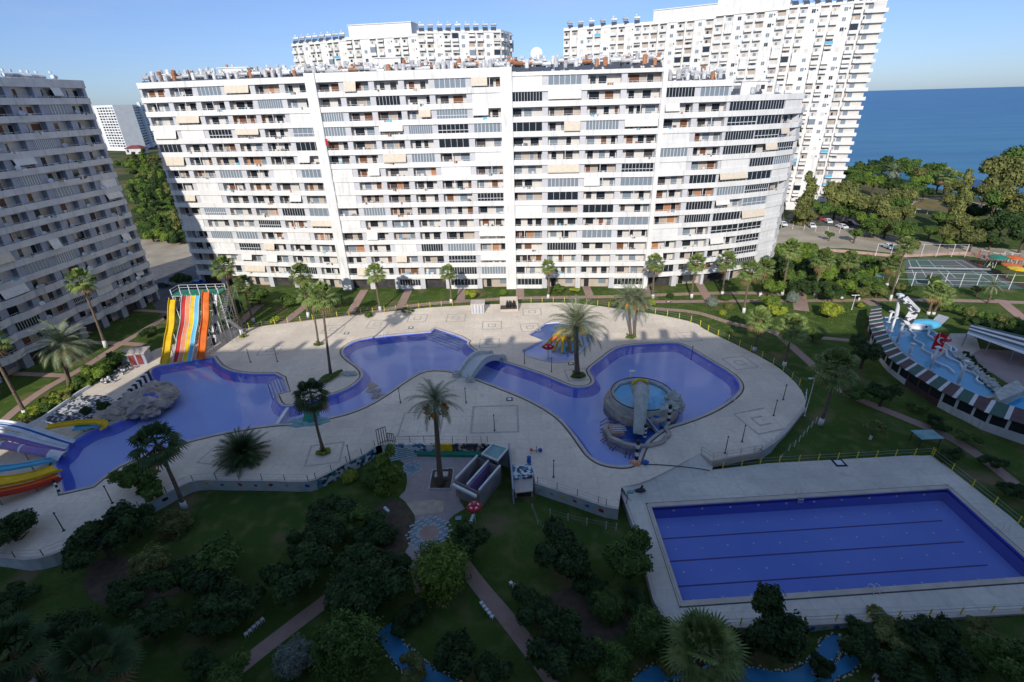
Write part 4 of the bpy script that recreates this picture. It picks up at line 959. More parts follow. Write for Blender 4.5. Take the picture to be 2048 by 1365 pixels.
def palm(label, base, top, kind='fan', sc=1.0, z=None, r0=.26, r1=.17, white=True, group=None, dark=False, fruit=0, trunk_z=None, skirt=True):
    """base and crown places read off the photo; the trunk leans where the photo shows it leaning"""
    zz = th(*W(*base, -.05).xy) if z is None else z
    B = W(*base, zz); T_ = Wy(*top, B.y) if trunk_z is None else W(*top, trunk_z)
    if trunk_z is not None: B = Vector((T_.x+.15, T_.y-.3, zz))
    root = thing('date_palm' if kind == 'date' else 'fan_palm', label, 'palm tree', B, 0, group)
    t = T_ - B; pts = []; rad = []; n = 8
    bend = Vector((prr.uniform(-.25, .25), prr.uniform(-.15, .15), 0))
    for i in range(n+1):
        f = i/n; pts.append(t*f + bend*math.sin(math.pi*f)); rad.append((r0*(1.35-.35*min(1, f*5)))*(1-f) + r1*f)
    m = MB(); m.tube(pts, rad, 9); m.build('trunk', 'trunk', root, smooth=True)
    if white:
        m = MB(); h = 1.5/t.length; m.tube([(0, 0, .0), pts[0].lerp(pts[1], min(1, h*8))], [r0*1.5, r0*1.22], 9); m.build('whitewashed_base', 'whitewash', root, smooth=True)
    me = prr.choice(fan_m).data if kind == 'fan' else (dat_m[0] if sc > 1.2 and fruit != 3 else dat_m[1]).data
    c = mesh_obj('crown', me, root, t, prr.uniform(0, 6), sc*(1.32 if kind == 'fan' else 1.0))
    if trunk_z is not None: c.data = fan_big.data
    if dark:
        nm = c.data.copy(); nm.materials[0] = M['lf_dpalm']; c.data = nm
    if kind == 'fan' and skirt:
        m = MB()
        for i in range(26):
            a = prr.uniform(0, 6.28); r = .28*sc; h = prr.uniform(.5, 1.15)*sc; q = Vector((math.cos(a), math.sin(a), 0)); s = Vector((-q.y, q.x, 0))*.16
            m.tri(t+q*.12, t+q*(r+.25)-Vector((0, 0, h))+s, t+q*(r+.1)-Vector((0, 0, h*1.15))-s)
        m.build('dead_frond_skirt', 'skirt', root)
    if kind == 'date':
        m = MB(); m.tube([t-Vector((0, 0, .9)), t-Vector((0, 0, .1))], [r1*1.1, r1*2.3], 9); m.build('crown_shaft', 'skirt', root)
        for i in range(fruit):
            a = i*6.283/fruit + prr.uniform(-.3, .3); q = Vector((math.cos(a), math.sin(a), 0)); k = MB(); c0 = t + q*.25; c1 = t + q*(1.0*min(sc, 1.2))-Vector((0, 0, .75)); k.bar(c0, c1, .05)
            for j in range(26):
                p = c1 + Vector((prr.gauss(0, .17), prr.gauss(0, .17), prr.uniform(-.85, .05)))*min(sc, 1.2); k.sphere(p, .115*min(sc, 1.2), nu=5, nv=3)
            k.build('fruit_cluster', 'fruit', root)
    return root
F = 'fan palms of the sunlit far lawn'
palm('tall thin fan palm before the shaded left block, crown lit by the sun', (212, 695), (160, 562), sc=1.05)
palm('fan palm at the left edge above the shrub border, crown outside the photo', (55, 835), (-28, 680), sc=1.1)
palm('tall slender fan palm just right of the slide tower', (485, 672), (446, 535), sc=.95)
palm('shorter fan palm behind the slender one right of the slide tower', (507, 645), (487, 570), sc=.92)
palm('full fan palm in front of the long block left of the left stair fin', (617, 635), (601, 548), sc=1.05)
palm('leaning bare-trunk fan palm of the pair on the deck, the farther one', (637, 690), (617, 588), sc=.95, white=False, r0=.2, r1=.13)
palm('tallest bare-trunk fan palm of the pair on the deck, rooted in the shrub islet', (662, 753), (643, 592), sc=1.05, white=False, r0=.24, r1=.15)
palm('white-footed fan palm on the far lawn midway between the two stair fins', (761, 622), (750, 546), sc=1.0)
palm('fan palm on the far lawn left of the white changing booth', (902, 606), (896, 545), sc=.82)
palm('narrow fan palm on the far lawn right of the middle stair fin', (1096, 597), (1096, 533), sc=.78)
palm('fan palm on the far lawn right behind the twin date palms', (1306, 597), (1310, 526), sc=.95)
palm('far lawn fan palm two places right of the twin date palms', (1383, 596), (1394, 526), sc=.95)
palm('fan palm before the curved end of the long block, right of two lawn neighbours', (1444, 591), (1455, 522), sc=1.0)
palm('fan palm nearer than its neighbours beside the two round grey bushes', (1487, 626), (1500, 542), sc=1.05)
palm('slender fan palm behind the nearer one, in front of the orange grove', (1520, 593), (1531, 533), sc=.95)
palm('very tall fan palm before the citrus grove at the long block corner', (1564, 591), (1583, 497), sc=1.0)
palm('fan palm with long dry skirt between the orange grove and the round citrus tree', (1630, 593), (1647, 517), sc=1.1)
palm('fan palm behind the round citrus tree on the right lawn', (1688, 572), (1700, 519), sc=1.0)
palm('fan palm with orange dry skirt at the left corner of the tennis court', (1773, 572), (1788, 528), sc=1.05)
palm('tallest thin fan palm leaning over the tennis court corner', (1780, 602), (1812, 492), sc=.85, r0=.2, r1=.13)
palm('left trunk palm of the twin clump before the tennis court', (1856, 629), (1873, 582), sc=.95)
palm('right trunk palm of the twin clump before the tennis court', (1866, 629), (1889, 590), sc=.85)
palm('low palm with feathery fronds between tennis court and long path', (1975, 607), (1986, 572), kind='date', sc=.75, r0=.2, r1=.15, white=False)
palm('big shaded fan palm with heavy skirt on the right lawn near the pool lamp', (1640, 850), (1672, 735), sc=1.2, z=-.3)
palm('shaded fan palm by the path at the edge of the sunlit right lawn', (1568, 733), (1586, 655), sc=1.05, z=-.2)
palm('slim fan palm beside the deck edge, half in the sun', (1508, 702), (1519, 637), sc=.95, z=-.1)
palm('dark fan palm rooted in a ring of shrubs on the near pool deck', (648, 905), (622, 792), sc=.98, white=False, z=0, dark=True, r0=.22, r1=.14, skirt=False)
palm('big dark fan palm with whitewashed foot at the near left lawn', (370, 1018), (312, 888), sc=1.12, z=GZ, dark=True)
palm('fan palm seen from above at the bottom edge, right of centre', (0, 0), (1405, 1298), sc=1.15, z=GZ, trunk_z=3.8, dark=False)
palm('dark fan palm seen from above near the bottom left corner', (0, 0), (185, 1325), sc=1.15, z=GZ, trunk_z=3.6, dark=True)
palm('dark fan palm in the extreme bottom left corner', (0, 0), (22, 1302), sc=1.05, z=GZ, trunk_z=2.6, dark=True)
palm('date palm with orange fruit in front of the shaded left block', (140, 775), (124, 690), kind='date', sc=1.55, fruit=6, r0=.32, r1=.3, white=False, z=-.3)
palm('big pale date palm with fruit on the deck tongue between the pools', (1155, 750), (1153, 648), kind='date', sc=1.65, fruit=7, r0=.42, r1=.36, white=False, z=0)
palm('left stem of the twin date palms on the far deck', (1262, 673), (1257, 598), kind='date', sc=1.45, fruit=3, r0=.24, r1=.22, white=False, z=0)
palm('right stem of the twin date palms on the far deck', (1269, 673), (1277, 600), kind='date', sc=1.45, fruit=3, r0=.24, r1=.22, white=False, z=0)
palm('date palm with hanging orange fruit in the paved square by the near stairs', (882, 972), (870, 802), kind='date', sc=1.15, fruit=7, r0=.36, r1=.26, white=False, z=GZ)
palm('pale feathery palm among the seaside trees', (1780, 398), (1787, 342), kind='date', sc=1.3, z=-1.5, white=False)
palm('left fan palm of the pair before the sea', (1886, 392), (1893, 352), sc=1.6, z=-1.5, white=False, skirt=False)
palm('right fan palm of the pair before the sea', (1898, 392), (1912, 358), sc=1.5, z=-1.5, white=False, skirt=False)
# sago-like clump with many upright arching fronds
m = date_crown(9, 105, 2.6, .30, lo=-25, up_=88, droop=.55); c = W(490, 905, 1.2); c = W(487, 912, .6)
r = thing('feathery_shrub_tree', 'dark spiky tree with radiating feathery fronds at the near edge of the pool deck', 'tree', (c.x, c.y, GZ))
o = m.build('crown', ['lf_dpalm'], r, loc=(0, 0, 2.3)); o.scale = (1.5, 1.5, 1.3)
m = MB(); m.tube([(0, 0, 0), (0, 0, 2.4)], [.35, .3], 8); m.build('trunk', 'trunk', r)
ms = date_crown(10, 40, 2.3, .24, lo=-10, up_=88, droop=.5); o = ms.build('inner_fronds', ['lf_dpalm'], r, loc=(.1, 0, 3.0))

# ------------------------------------------------------------------ broadleaved trees and shrubs
def crown_mesh(seed, blobs, n, leaf_, core=True, flat_=.0):
    rnd = random.Random(seed); m = MB(); tot = sum(b[3]*b[4]+b[4]*b[5]+b[3]*b[5] for b in blobs)
    for b in blobs:
        k = int(n*(b[3]*b[4]+b[4]*b[5]+b[3]*b[5])/tot)
        for _ in range(k):
            d = Vector((rnd.gauss(0, 1), rnd.gauss(0, 1), rnd.gauss(0, 1))).normalized()
            if d.z < -.55: d.z = -d.z
            nz = .78 + .34*noise.noise(d*2.2 + Vector((b[0]*3, b[1]*3, seed))) + .22*noise.noise(d*5.5+Vector((seed, 0, 0)))
            rr_ = nz*rnd.uniform(.72, 1.12)
            p = Vector((b[0]+d.x*b[3]*rr_, b[1]+d.y*b[4]*rr_, b[2]+d.z*b[5]*rr_))
            nn = (d*.9 + Vector((rnd.gauss(0, .5), rnd.gauss(0, .5), rnd.gauss(0, .5)+.3))).normalized()
            x = nn.cross(Vector((rnd.gauss(0, 1), rnd.gauss(0, 1), rnd.gauss(0, 1)))).normalized(); y = nn.cross(x); s = leaf_*rnd.uniform(.6, 1.3)
            m.quad(p-x*s-y*s*.45, p+x*s*.2-y*s*.75, p+x*s+y*s*.4, p-x*s*.3+y*s*.7)
    if core:
        for b in blobs: m.sphere((b[0], b[1], b[2]), (b[3]*.62, b[4]*.62, b[5]*.62), nu=9, nv=6, jit=.5, seed=seed)
    return m
def rand_blobs(seed, n, spread, r, zs=.6, z0=0.0):
    rnd = random.Random(seed); out = []
    for i in range(n):
        a = rnd.uniform(0, 6.28); d = spread*math.sqrt(rnd.random()); q = rnd.uniform(.7, 1.15)*r
        out.append((d*math.cos(a), d*math.sin(a), z0+rnd.uniform(-.5, .7)*zs, q, q, q*rnd.uniform(.7, .95)))
    return out
CR = {}
def crown(kind):
    if kind in CR: return CR[kind]
    k, s = kind[:-1], int(kind[-1])
    if k == 'round': m = crown_mesh(s, rand_blobs(s, 11, .62, .42, .45), 10500, .048)
    elif k == 'wide': m = crown_mesh(s+10, rand_blobs(s+10, 14, .78, .33, .28), 10500, .045)
    elif k == 'tall':
        rnd = random.Random(s+20); bl = [(rnd.uniform(-.22, .22), rnd.uniform(-.22, .22), -1.0+2.1*i/7, .52-.045*i*rnd.uniform(.7, 1.2), .52-.045*i, .36) for i in range(8)]
        m = crown_mesh(s+20, bl, 8500, .05)
    elif k == 'casu':
        rnd = random.Random(s+30); bl = [(rnd.uniform(-.5, .5)*(1-i/16), rnd.uniform(-.5, .5)*(1-i/16), -1.2+2.6*i/13, rnd.uniform(.2, .42), rnd.uniform(.2, .42), rnd.uniform(.2, .34)) for i in range(14)]
        m = crown_mesh(s+30, bl, 5200, .055)
    elif k == 'ball': m = crown_mesh(s+40, [(0, 0, 0, 1.1, 1.1, 1.0)], 9000, .04)
    elif k == 'open': m = crown_mesh(s+50, rand_blobs(s+50, 13, .8, .24, .6), 3000, .085, core=False)
    CR[kind] = m.build('crown', ['lf_mid']).data; COL.objects.unlink(bpy.context.scene.objects[-1]) if False else None
    for o in list(COL.objects):
        if o.data == CR[kind]: COL.objects.unlink(o)
    return CR[kind]
CRM = {}
def crown_data(kind, m):
    if (kind, m) not in CRM: d = crown(kind).copy(); d.materials[0] = M[m]; CRM[(kind, m)] = d
    return CRM[(kind, m)]
trr = random.Random(12)
def tree(label, cx, cy, rpx, zc, kind='round', m='lf_mid', name='tree', cat='tree', group=None, sz=1.0, z0=None, white=False, at=None):
    """crown centre and radius read off the photo, zc = real height of the crown centre above the ground there"""
    if at: P = Vector(at); r = rpx
    else:
        P = W(cx, cy, 0)
        for _ in range(3): P = W(cx, cy, (th(P.x, P.y) if z0 is None else z0)+zc)
        r = rpx*depth(P)/F_PX
    g_ = th(P.x, P.y) if z0 is None else z0
    if kind in ('round', 'wide', 'tall', 'casu', 'ball', 'open'): kind += str(trr.choice([1, 2, 3] if kind != 'ball' else [1, 2]))
    root = thing(name, label, cat, (P.x, P.y, g_), 0, group); h = P.z-g_
    k = MB(); lean = Vector((trr.uniform(-.1, .1)*h, trr.uniform(-.1, .1)*h, 0)); rr_ = min(.32, .05+r*.055)
    if h > r*.5 and name != 'bush':
        k.tube([(0, 0, -.1), lean*.4+Vector((0, 0, h*.45)), lean*.5+Vector((0, 0, h*.95))], [rr_*1.3, rr_, rr_*.5], 7)
        for j in range(4):
            a = j*1.7+trr.random(); s0 = lean*.4+Vector((0, 0, h*(.4+.1*j))); k.tube([s0, s0+Vector((math.cos(a)*r*.5, math.sin(a)*r*.5, h*.25+r*.15))], [rr_*.55, rr_*.25], 5)
        k.build('trunk', 'bark', root)
        if white: q = MB(); q.tube([(0, 0, -.05), lean*.2+Vector((0, 0, min(1.1, h*.35)))], [rr_*1.45, rr_*1.28], 7); q.build('whitewashed_base', 'whitewash', root)
    mesh_obj('crown', crown_data(kind, m), root, (0, 0, h), trr.uniform(0, 6.28), (r, r*trr.uniform(.9, 1.05), r*sz))
    return root
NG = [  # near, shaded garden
 ('bright green upright thuja beside the stairs, tallest near the paved square', 777, 945, 40, 2.6, 'tall', 'lf_bright', .95),
 ('low dark shrub hugging the left foot of the upright thuja', 745, 955, 24, 1.0, 'round', 'lf_mid', .9),
 ('small yellow-green shrub below the blue mosaic wall', 700, 954, 13, .5, 'ball', 'lf_yellow', .8),
 ('dark leafy tree below the mosaic wall, left of the soil bed', 645, 1045, 52, 2.2, 'wide', 'lf_dark', .8),
 ('glossy rounded tree right above the soil bed', 700, 1035, 34, 2.0, 'round', 'lf_mid', .8),
 ('round dark shrub inside the soil bed by the square', 752, 1065, 40, 1.2, 'round', 'lf_dark', .8),
 ('dark broad tree left of the paved rosette, lower row', 690, 1150, 62, 2.4, 'wide', 'lf_dark', .8),
 ('broad bluish-dark tree where the left brick path disappears', 745, 1185, 62, 2.5, 'round', 'lf_dark', .8),
 ('dark tree in the middle of the near left garden', 435, 1120, 46, 2.6, 'round', 'lf_mid', .95),
 ('spreading dark tree below the middle of the near left garden', 460, 1185, 66, 2.2, 'wide', 'lf_dark', .8),
 ('dark tree between the near left lawn and the left brick path', 590, 1145, 60, 2.4, 'wide', 'lf_dark', .9),
 ('large bright green thuja ball in front of the paved rosette', 884, 1142, 46, 2.4, 'ball', 'lf_bright', 1.05),
 ('almost black tree behind the big thuja ball, below the red parasol', 935, 1085, 40, 1.9, 'round', 'lf_dark', .9),
 ('big dark green thuja by the left brick path at the bottom', 698, 1296, 54, 2.8, 'ball', 'lf_mid', 1.1),
 ('round dark bush right of the blue stream at the bottom', 907, 1316, 46, 2.0, 'round', 'lf_dark', .9),
 ('broad dark tree on the lawn below the pool deck wall', 1140, 1098, 58, 2.4, 'wide', 'lf_dark', .9),
 ('leafy lighter tree touching the left edge of the swimming pool deck', 1262, 1118, 50, 2.6, 'round', 'lf_mid', 1.05),
 ('small clipped round bush left of the swimming pool deck', 1213, 1213, 27, 1.0, 'ball', 'lf_mid', .9),
 ('dark shrub between the right brick path and the clipped bush', 1075, 1205, 42, 1.6, 'wide', 'lf_dark', .8),
 ('dark spreading tree right of the lower right brick path', 1135, 1298, 66, 2.3, 'wide', 'lf_dark', .85),
 ('round clipped bush below the corner of the swimming pool deck', 1302, 1266, 38, 1.5, 'ball', 'lf_mid', .9),
 ('very dark dense tree standing before the swimming pool at the bottom', 1555, 1258, 62, 3.2, 'round', 'lf_dark', 1.15),
 ('dark shrub left of the dense tree, under the swimming pool wall', 1478, 1290, 30, 1.2, 'round', 'lf_dark', .9),
 ('wide dark tree overhanging the near left curve of the pool deck', 205, 1078, 62, 3.0, 'wide', 'lf_dark', .9),
 ('dark tree next right of the wide one at the near left deck curve', 268, 1045, 34, 2.2, 'round', 'lf_dark', .9),
 ('dark tree cut by the left edge beside the pool deck', 18, 1062, 44, 3.0, 'round', 'lf_dark', .9),
 ('clipped dome-shaped bush under the big dark fan palm', 351, 1050, 26, .9, 'ball', 'lf_olive', .9),
 ('second clipped dome bush further down the near left garden', 299, 1128, 29, 1.0, 'ball', 'lf_olive', .9),
 ('bushy tree left of the big dark fan palm, over the deck wall', 268, 955, 36, 3.4, 'round', 'lf_mid', .9),
 ('thin dark tree under the crown of the big dark fan palm', 305, 985, 30, 1.8, 'open', 'lf_mid', 1.0),
 ('pale grey-green dome bush beside the left brick path', 588, 1318, 31, 1.2, 'ball', 'lf_grey', .9),
 ('dark dome bush near the two bottom left palms', 130, 1272, 44, 1.5, 'ball', 'lf_dark', .8),
 ('dark shrub in the left garden below the second dome bush', 262, 1185, 40, 1.3, 'wide', 'lf_dark', .8),
 ('dark tree at the bottom edge beside the left path foot', 462, 1352, 36, 1.6, 'round', 'lf_mid', .9),
 ('brown-green shrub under the swimming pool wall right of the dense tree', 1790, 1262, 40, 1.0, 'wide', 'lf_olive', .7),
 ('dark shrub mass in the bottom right, left one', 1745, 1305, 48, 1.2, 'wide', 'lf_dark', .8),
 ('dark shrub mass in the bottom right, middle one', 1880, 1292, 60, 1.4, 'wide', 'lf_dark', .8),
 ('leafy shrub cut by the right edge at the bottom right corner', 2015, 1325, 52, 1.8, 'round', 'lf_mid', .9),
 ('flowering dark shrub beside the stream bend, bottom centre right', 1340, 1318, 30, .9, 'wide', 'lf_olive', .8),
 ('small dark shrub on the stream bank under the waterfall', 1640, 1330, 22, .8, 'round', 'lf_dark', .8),
 ('mid green shrub near the lower right brick path', 1215, 1320, 42, 1.4, 'round', 'lf_mid', .9),
 ('dark low shrub between the two brick paths at the bottom', 820, 1240, 36, 1.0, 'wide', 'lf_dark', .7),
 ('dark tree left of centre between the long lawn and the soil bed', 610, 1085, 34, 2.0, 'round', 'lf_dark', .9),
 ('dark leafy shrub under the broad bluish tree', 790, 1130, 30, 1.2, 'round', 'lf_dark', .9),
 ('dark tree filling the left garden beside the second dome bush', 365, 1150, 44, 2.0, 'round', 'lf_dark', .9),
 ('dark tree at the lower left, above the two bottom palms', 300, 1255, 46, 2.0, 'wide', 'lf_dark', .8),
 ('dark tree left of the row of white stools on the left lawn', 420, 1255, 40, 1.8, 'wide', 'lf_dark', .8),
 ('low dark shrub below the row of stools near the left path', 400, 1335, 30, 1.0, 'wide', 'lf_dark', .8),
 ('dark olive shrub at the bottom left of the big thuja by the path', 820, 1340, 34, 1.4, 'wide', 'lf_olive', .8),
 ('dark tree between the stream and the right brick path', 985, 1345, 34, 1.8, 'round', 'lf_dark', .9),
 ('dark shrub below the two stools under the broad dark tree', 1180, 1180, 34, 1.2, 'wide', 'lf_dark', .8),
 ('dark shrub touching the clipped bush beside the swimming pool deck', 1265, 1200, 30, 1.0, 'wide', 'lf_dark', .8),
 ('dark shrub right of the basin under the swimming pool wall', 1720, 1262, 26, 1.0, 'round', 'lf_dark', .8),
 ('dark shrub left of the white stool at the bottom edge', 1810, 1345, 36, 1.2, 'wide', 'lf_dark', .8),
 ('dark shrub at the bottom edge right of the stool', 1910, 1350, 40, 1.2, 'wide', 'lf_dark', .8),
 ('olive shrub under the swimming pool wall at the right', 1960, 1262, 28, 1.0, 'wide', 'lf_olive', .7),
 ('low dark shrub at the left edge under the lawn', 30, 1200, 38, 1.0, 'wide', 'lf_dark', .7),
]
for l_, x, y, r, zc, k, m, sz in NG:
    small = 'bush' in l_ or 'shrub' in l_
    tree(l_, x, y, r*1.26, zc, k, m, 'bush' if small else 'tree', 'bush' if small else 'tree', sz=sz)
ML = [  # right lawn
 ('large dark tree by the small path on the right lawn', 1732, 702, 42, 3.4, 'round', 'lf_dark', .85),
 ('dark tree against the striped awning, below the large one', 1768, 788, 34, 2.2, 'round', 'lf_dark', .9),
 ('dark shrubby tree left of the one against the striped awning', 1718, 790, 30, 1.6, 'wide', 'lf_mid', .9),
 ('small rounded tree between the shaded palms on the right lawn', 1628, 670, 20, 1.4, 'round', 'lf_mid', .9),
 ('small reddish-green tree with whitewashed stem on the right lawn', 1748, 856, 22, 1.9, 'open', 'lf_olive', .8),
 ('low shrub by the winding path next to the awning building', 1836, 812, 22, 1.0, 'wide', 'lf_mid', .8),
 ('dark shrub along the awning building, middle one', 1880, 848, 26, 1.0, 'wide', 'lf_dark', .8),
 ('dark shrub along the awning building, with a bright top', 1935, 875, 26, 1.1, 'wide', 'lf_mid', .8),
 ('loose shrub near the path end by the right edge', 1905, 910, 24, .9, 'wide', 'lf_dark', .8),
 ('dark shrub at the right edge above the pool deck', 1985, 925, 26, 1.0, 'wide', 'lf_dark', .8),
 ('dark shrub beyond the swimming pool corner at the right edge', 2030, 985, 30, 1.0, 'wide', 'lf_dark', .8),
 ('bright yellow-green willow-like tree on the sunlit right lawn', 1662, 620, 25, 2.0, 'round', 'lf_yellow', .9),
 ('bright yellow-green bush before the grey sphere bush', 1553, 624, 23, 1.8, 'round', 'lf_yellow', .9),
 ('tall round grey-green clipped bush by the crossing paths', 1586, 596, 12, 1.5, 'ball', 'lf_grey', 1.1),
 ('round grey-green clipped bush on the far lawn, left one', 1424, 605, 12, .9, 'ball', 'lf_grey', 1.0),
 ('small round olive clipped bush next to the grey one', 1458, 613, 9, .6, 'ball', 'lf_olive', .9),
 ('low yellow bush on the far lawn before the nearer fan palm', 1445, 626, 8, .5, 'ball', 'lf_yellow', .8),
 ('oval green shrub behind the round grey bushes', 1450, 596, 11, .7, 'ball', 'lf_mid', .7),
 ('round citrus tree with white stem on the right lawn', 1690, 574, 26, 2.8, 'round', 'lf_bright', .95),
 ('small tree with white stem right of the round citrus tree', 1722, 585, 15, 1.9, 'round', 'lf_olive', .9),
 ('olive-green round tree left of the striped awning start', 1755, 582, 20, 1.7, 'round', 'lf_olive', .9),
 ('low green shrub by the striped awning start', 1722, 612, 9, .5, 'round', 'lf_yellow', .8),
 ('small tree in front of the tennis court fence', 1867, 560, 14, 1.8, 'round', 'lf_mid', .9),
 ('small tree by the long path before the tennis court', 1957, 580, 14, 1.6, 'round', 'lf_olive', .9),
 ('round shrub behind the white slide column', 1822, 578, 15, 1.1, 'round', 'lf_dark', .8),
 ('pair of clipped shrubs at the court path, left', 1802, 575, 12, 1.2, 'round', 'lf_olive', .9),
 ('bright bush on the lawn left of the tall square planter', 942, 588, 15, 1.2, 'round', 'lf_yellow', .9),
 ('small clipped cube-like bush behind the totem planter', 1007, 585, 8, .7, 'ball', 'lf_bright', .9),
 ('bushy shrub right of the narrow fan palm on the far lawn', 1117, 577, 14, 1.2, 'round', 'lf_mid', .9),
 ('yellowish shrub in front of the long block, right of the narrow fan palm', 1150, 580, 11, .8, 'wide', 'lf_yellow', .8),
 ('green tree in front of the long block near its left end', 515, 590, 27, 2.4, 'round', 'lf_mid', .9),
 ('bushy citrus tree left of the full fan palm', 580, 600, 22, 1.9, 'round', 'lf_mid', .9),
 ('dark green tree between the bare-trunk palms and the long block', 668, 602, 24, 1.9, 'round', 'lf_dark', .8),
 ('bright low shrub on the strip behind the yellow posts', 549, 640, 11, .9, 'open', 'lf_yellow', .9),
 ('low green mound at the deck edge between two inlaid squares', 737, 630, 9, .6, 'ball', 'lf_mid', .8),
 ('dark reddish shrub hanging over the far deck edge', 815, 622, 13, .6, 'open', 'lf_olive', .6),
 ('dark round bush on the shaded street corner left of the slide tower', 362, 560, 22, 2.2, 'round', 'lf_dark', .9),
 ('dark tree behind the scaffold of the slide tower', 470, 620, 24, 2.2, 'round', 'lf_dark', 1.0),
 ('dark hedge bush at the left foot of the slide tower', 290, 665, 22, 1.0, 'wide', 'lf_dark', .7),
 ('yellow-green shrub right of the twin date palms', 1303, 605, 9, .7, 'ball', 'lf_yellow', .8),
 ('small dark shrub at the edge of the far lawn under the date palms', 1228, 603, 11, .7, 'round', 'lf_olive', .7),
 ('low shrub between two paths on the far lawn', 1340, 592, 8, .5, 'ball', 'lf_dark', .7),
]
for l_, x, y, r, zc, k, m, sz in ML:
    small = 'bush' in l_ or 'shrub' in l_ or 'mound' in l_
    tree(l_, x, y, r, zc, k, m, 'bush' if small else 'tree', 'bush' if small else 'tree', sz=sz, white='stem' in l_)
# orange grove at the end of the long block
for i, (x, y, r) in enumerate([(1560, 535, 30), (1590, 520, 28), (1618, 545, 30), (1585, 556, 26), (1545, 575, 24), (1540, 605, 20), (1652, 548, 24), (1668, 530, 22), (1735, 545, 22), (1728, 520, 16), (1610, 500, 20), (1640, 575, 18), (1705, 540, 24), (1745, 570, 22), (1760, 535, 22), (1715, 560, 20), (1668, 585, 20), (1575, 505, 24), (1600, 575, 22), (1640, 520, 24)]):
    tree('dense dark green citrus tree in the grove beside the curved end of the long block', x, y, r*1.15, 2.8, 'round', trr.choice(['lf_mid', 'lf_bright', 'lf_dark']), 'citrus_tree', group='citrus trees in the grove')
# hedge rows right of the aquapark
for i in range(9):
    x = 1878+i*22; y = 612+i*5; tree('dense bush of the hedge row above the striped awnings at the right edge', x, y, 17, 1.1, 'round', 'lf_mid' if i % 3 else 'lf_olive', 'bush', 'bush', group='bushes of the right hedge row')
    if i > 2: tree('dark bush of the lower hedge row above the striped awnings at the right edge', x, y+17, 17, 1.0, 'round', 'lf_dark', 'bush', 'bush', group='bushes of the lower right hedge row')
for i in range(10): tree('small shrub between the rocks above the pink courtyard', 1930+i*8.5, 708+i*8.5, 9, .5, 'round', 'lf_dark', 'bush', 'bush', group='shrubs of the courtyard edge')
# sunlit flowering border along the left side
for i in range(38):
    t = i/37; x = 2+t*245 + trr.uniform(-6, 6); y = 882-t*158 + trr.uniform(-9, 9) - 12*math.sin(t*3.14)
    tree('sunlit shrub of the flowering border along the left lawn', x, y, trr.uniform(12, 21), .7, trr.choice(['round', 'open', 'wide']), trr.choice(['lf_mid', 'lf_bright', 'lf_bright', 'lf_yellow', 'lf_olive']), 'bush', 'bush', group='shrubs of the sunlit left border', z0=-.6)
tree('tall bushy shrub at the top of the sunlit left border', 195, 742, 26, 1.7, 'round', 'lf_bright', 'bush', 'bush')
tree('dark green bush behind the toilet kiosk', 228, 722, 25, 1.8, 'round', 'lf_mid', 'bush', 'bush')
tree('rounded bush left of the toilet kiosk under the date palm', 160, 765, 20, 1.0, 'round', 'lf_mid', 'bush', 'bush')
# planted rings at palm feet
for l_, x, y, r in (('ring of low shrubs round the foot of the dark palm on the near deck', 648, 905, 1.05), ('ring of spiky plants at the foot of the pale date palm', 1156, 752, 1.35), ('shrub ring at the feet of the twin date palms', 1261, 675, 1.1), ('low yellow plants at the foot of the slender palm by the slides', 487, 674, .8), ('shrub ring at the foot of the farther bare-trunk palm', 637, 690, .95)):
    P = W(x, y, 0)
    r_ = thing('planting', l_, 'planting', (P.x, P.y, 0)); mesh_obj('leaves', crown_data('open1', 'lf_yellow' if 'yellow' in l_ or 'near deck' in l_ else 'lf_mid'), r_, (0, 0, .3), 1, (r, r, .5)); mesh_obj('leaves', crown_data('ball1', 'lf_mid'), r_, (0, 0, .12), 2, (r*.75, r*.75, .3))
P = W(662, 758, 0); r_ = thing('planting', 'oblong islet of shrubs and rocks round the tallest bare-trunk palm', 'planting', (P.x, P.y, 0)); mesh_obj('leaves', crown_data('wide1', 'lf_mid'), r_, (.2, -.4, .45), 1, (2.6, 1.3, .9)); k = MB(); k.sphere((2.9, 1.2, .2), (1.3, .6, .5), jit=.5, seed=3); k.build('rock', 'rockg', r_)
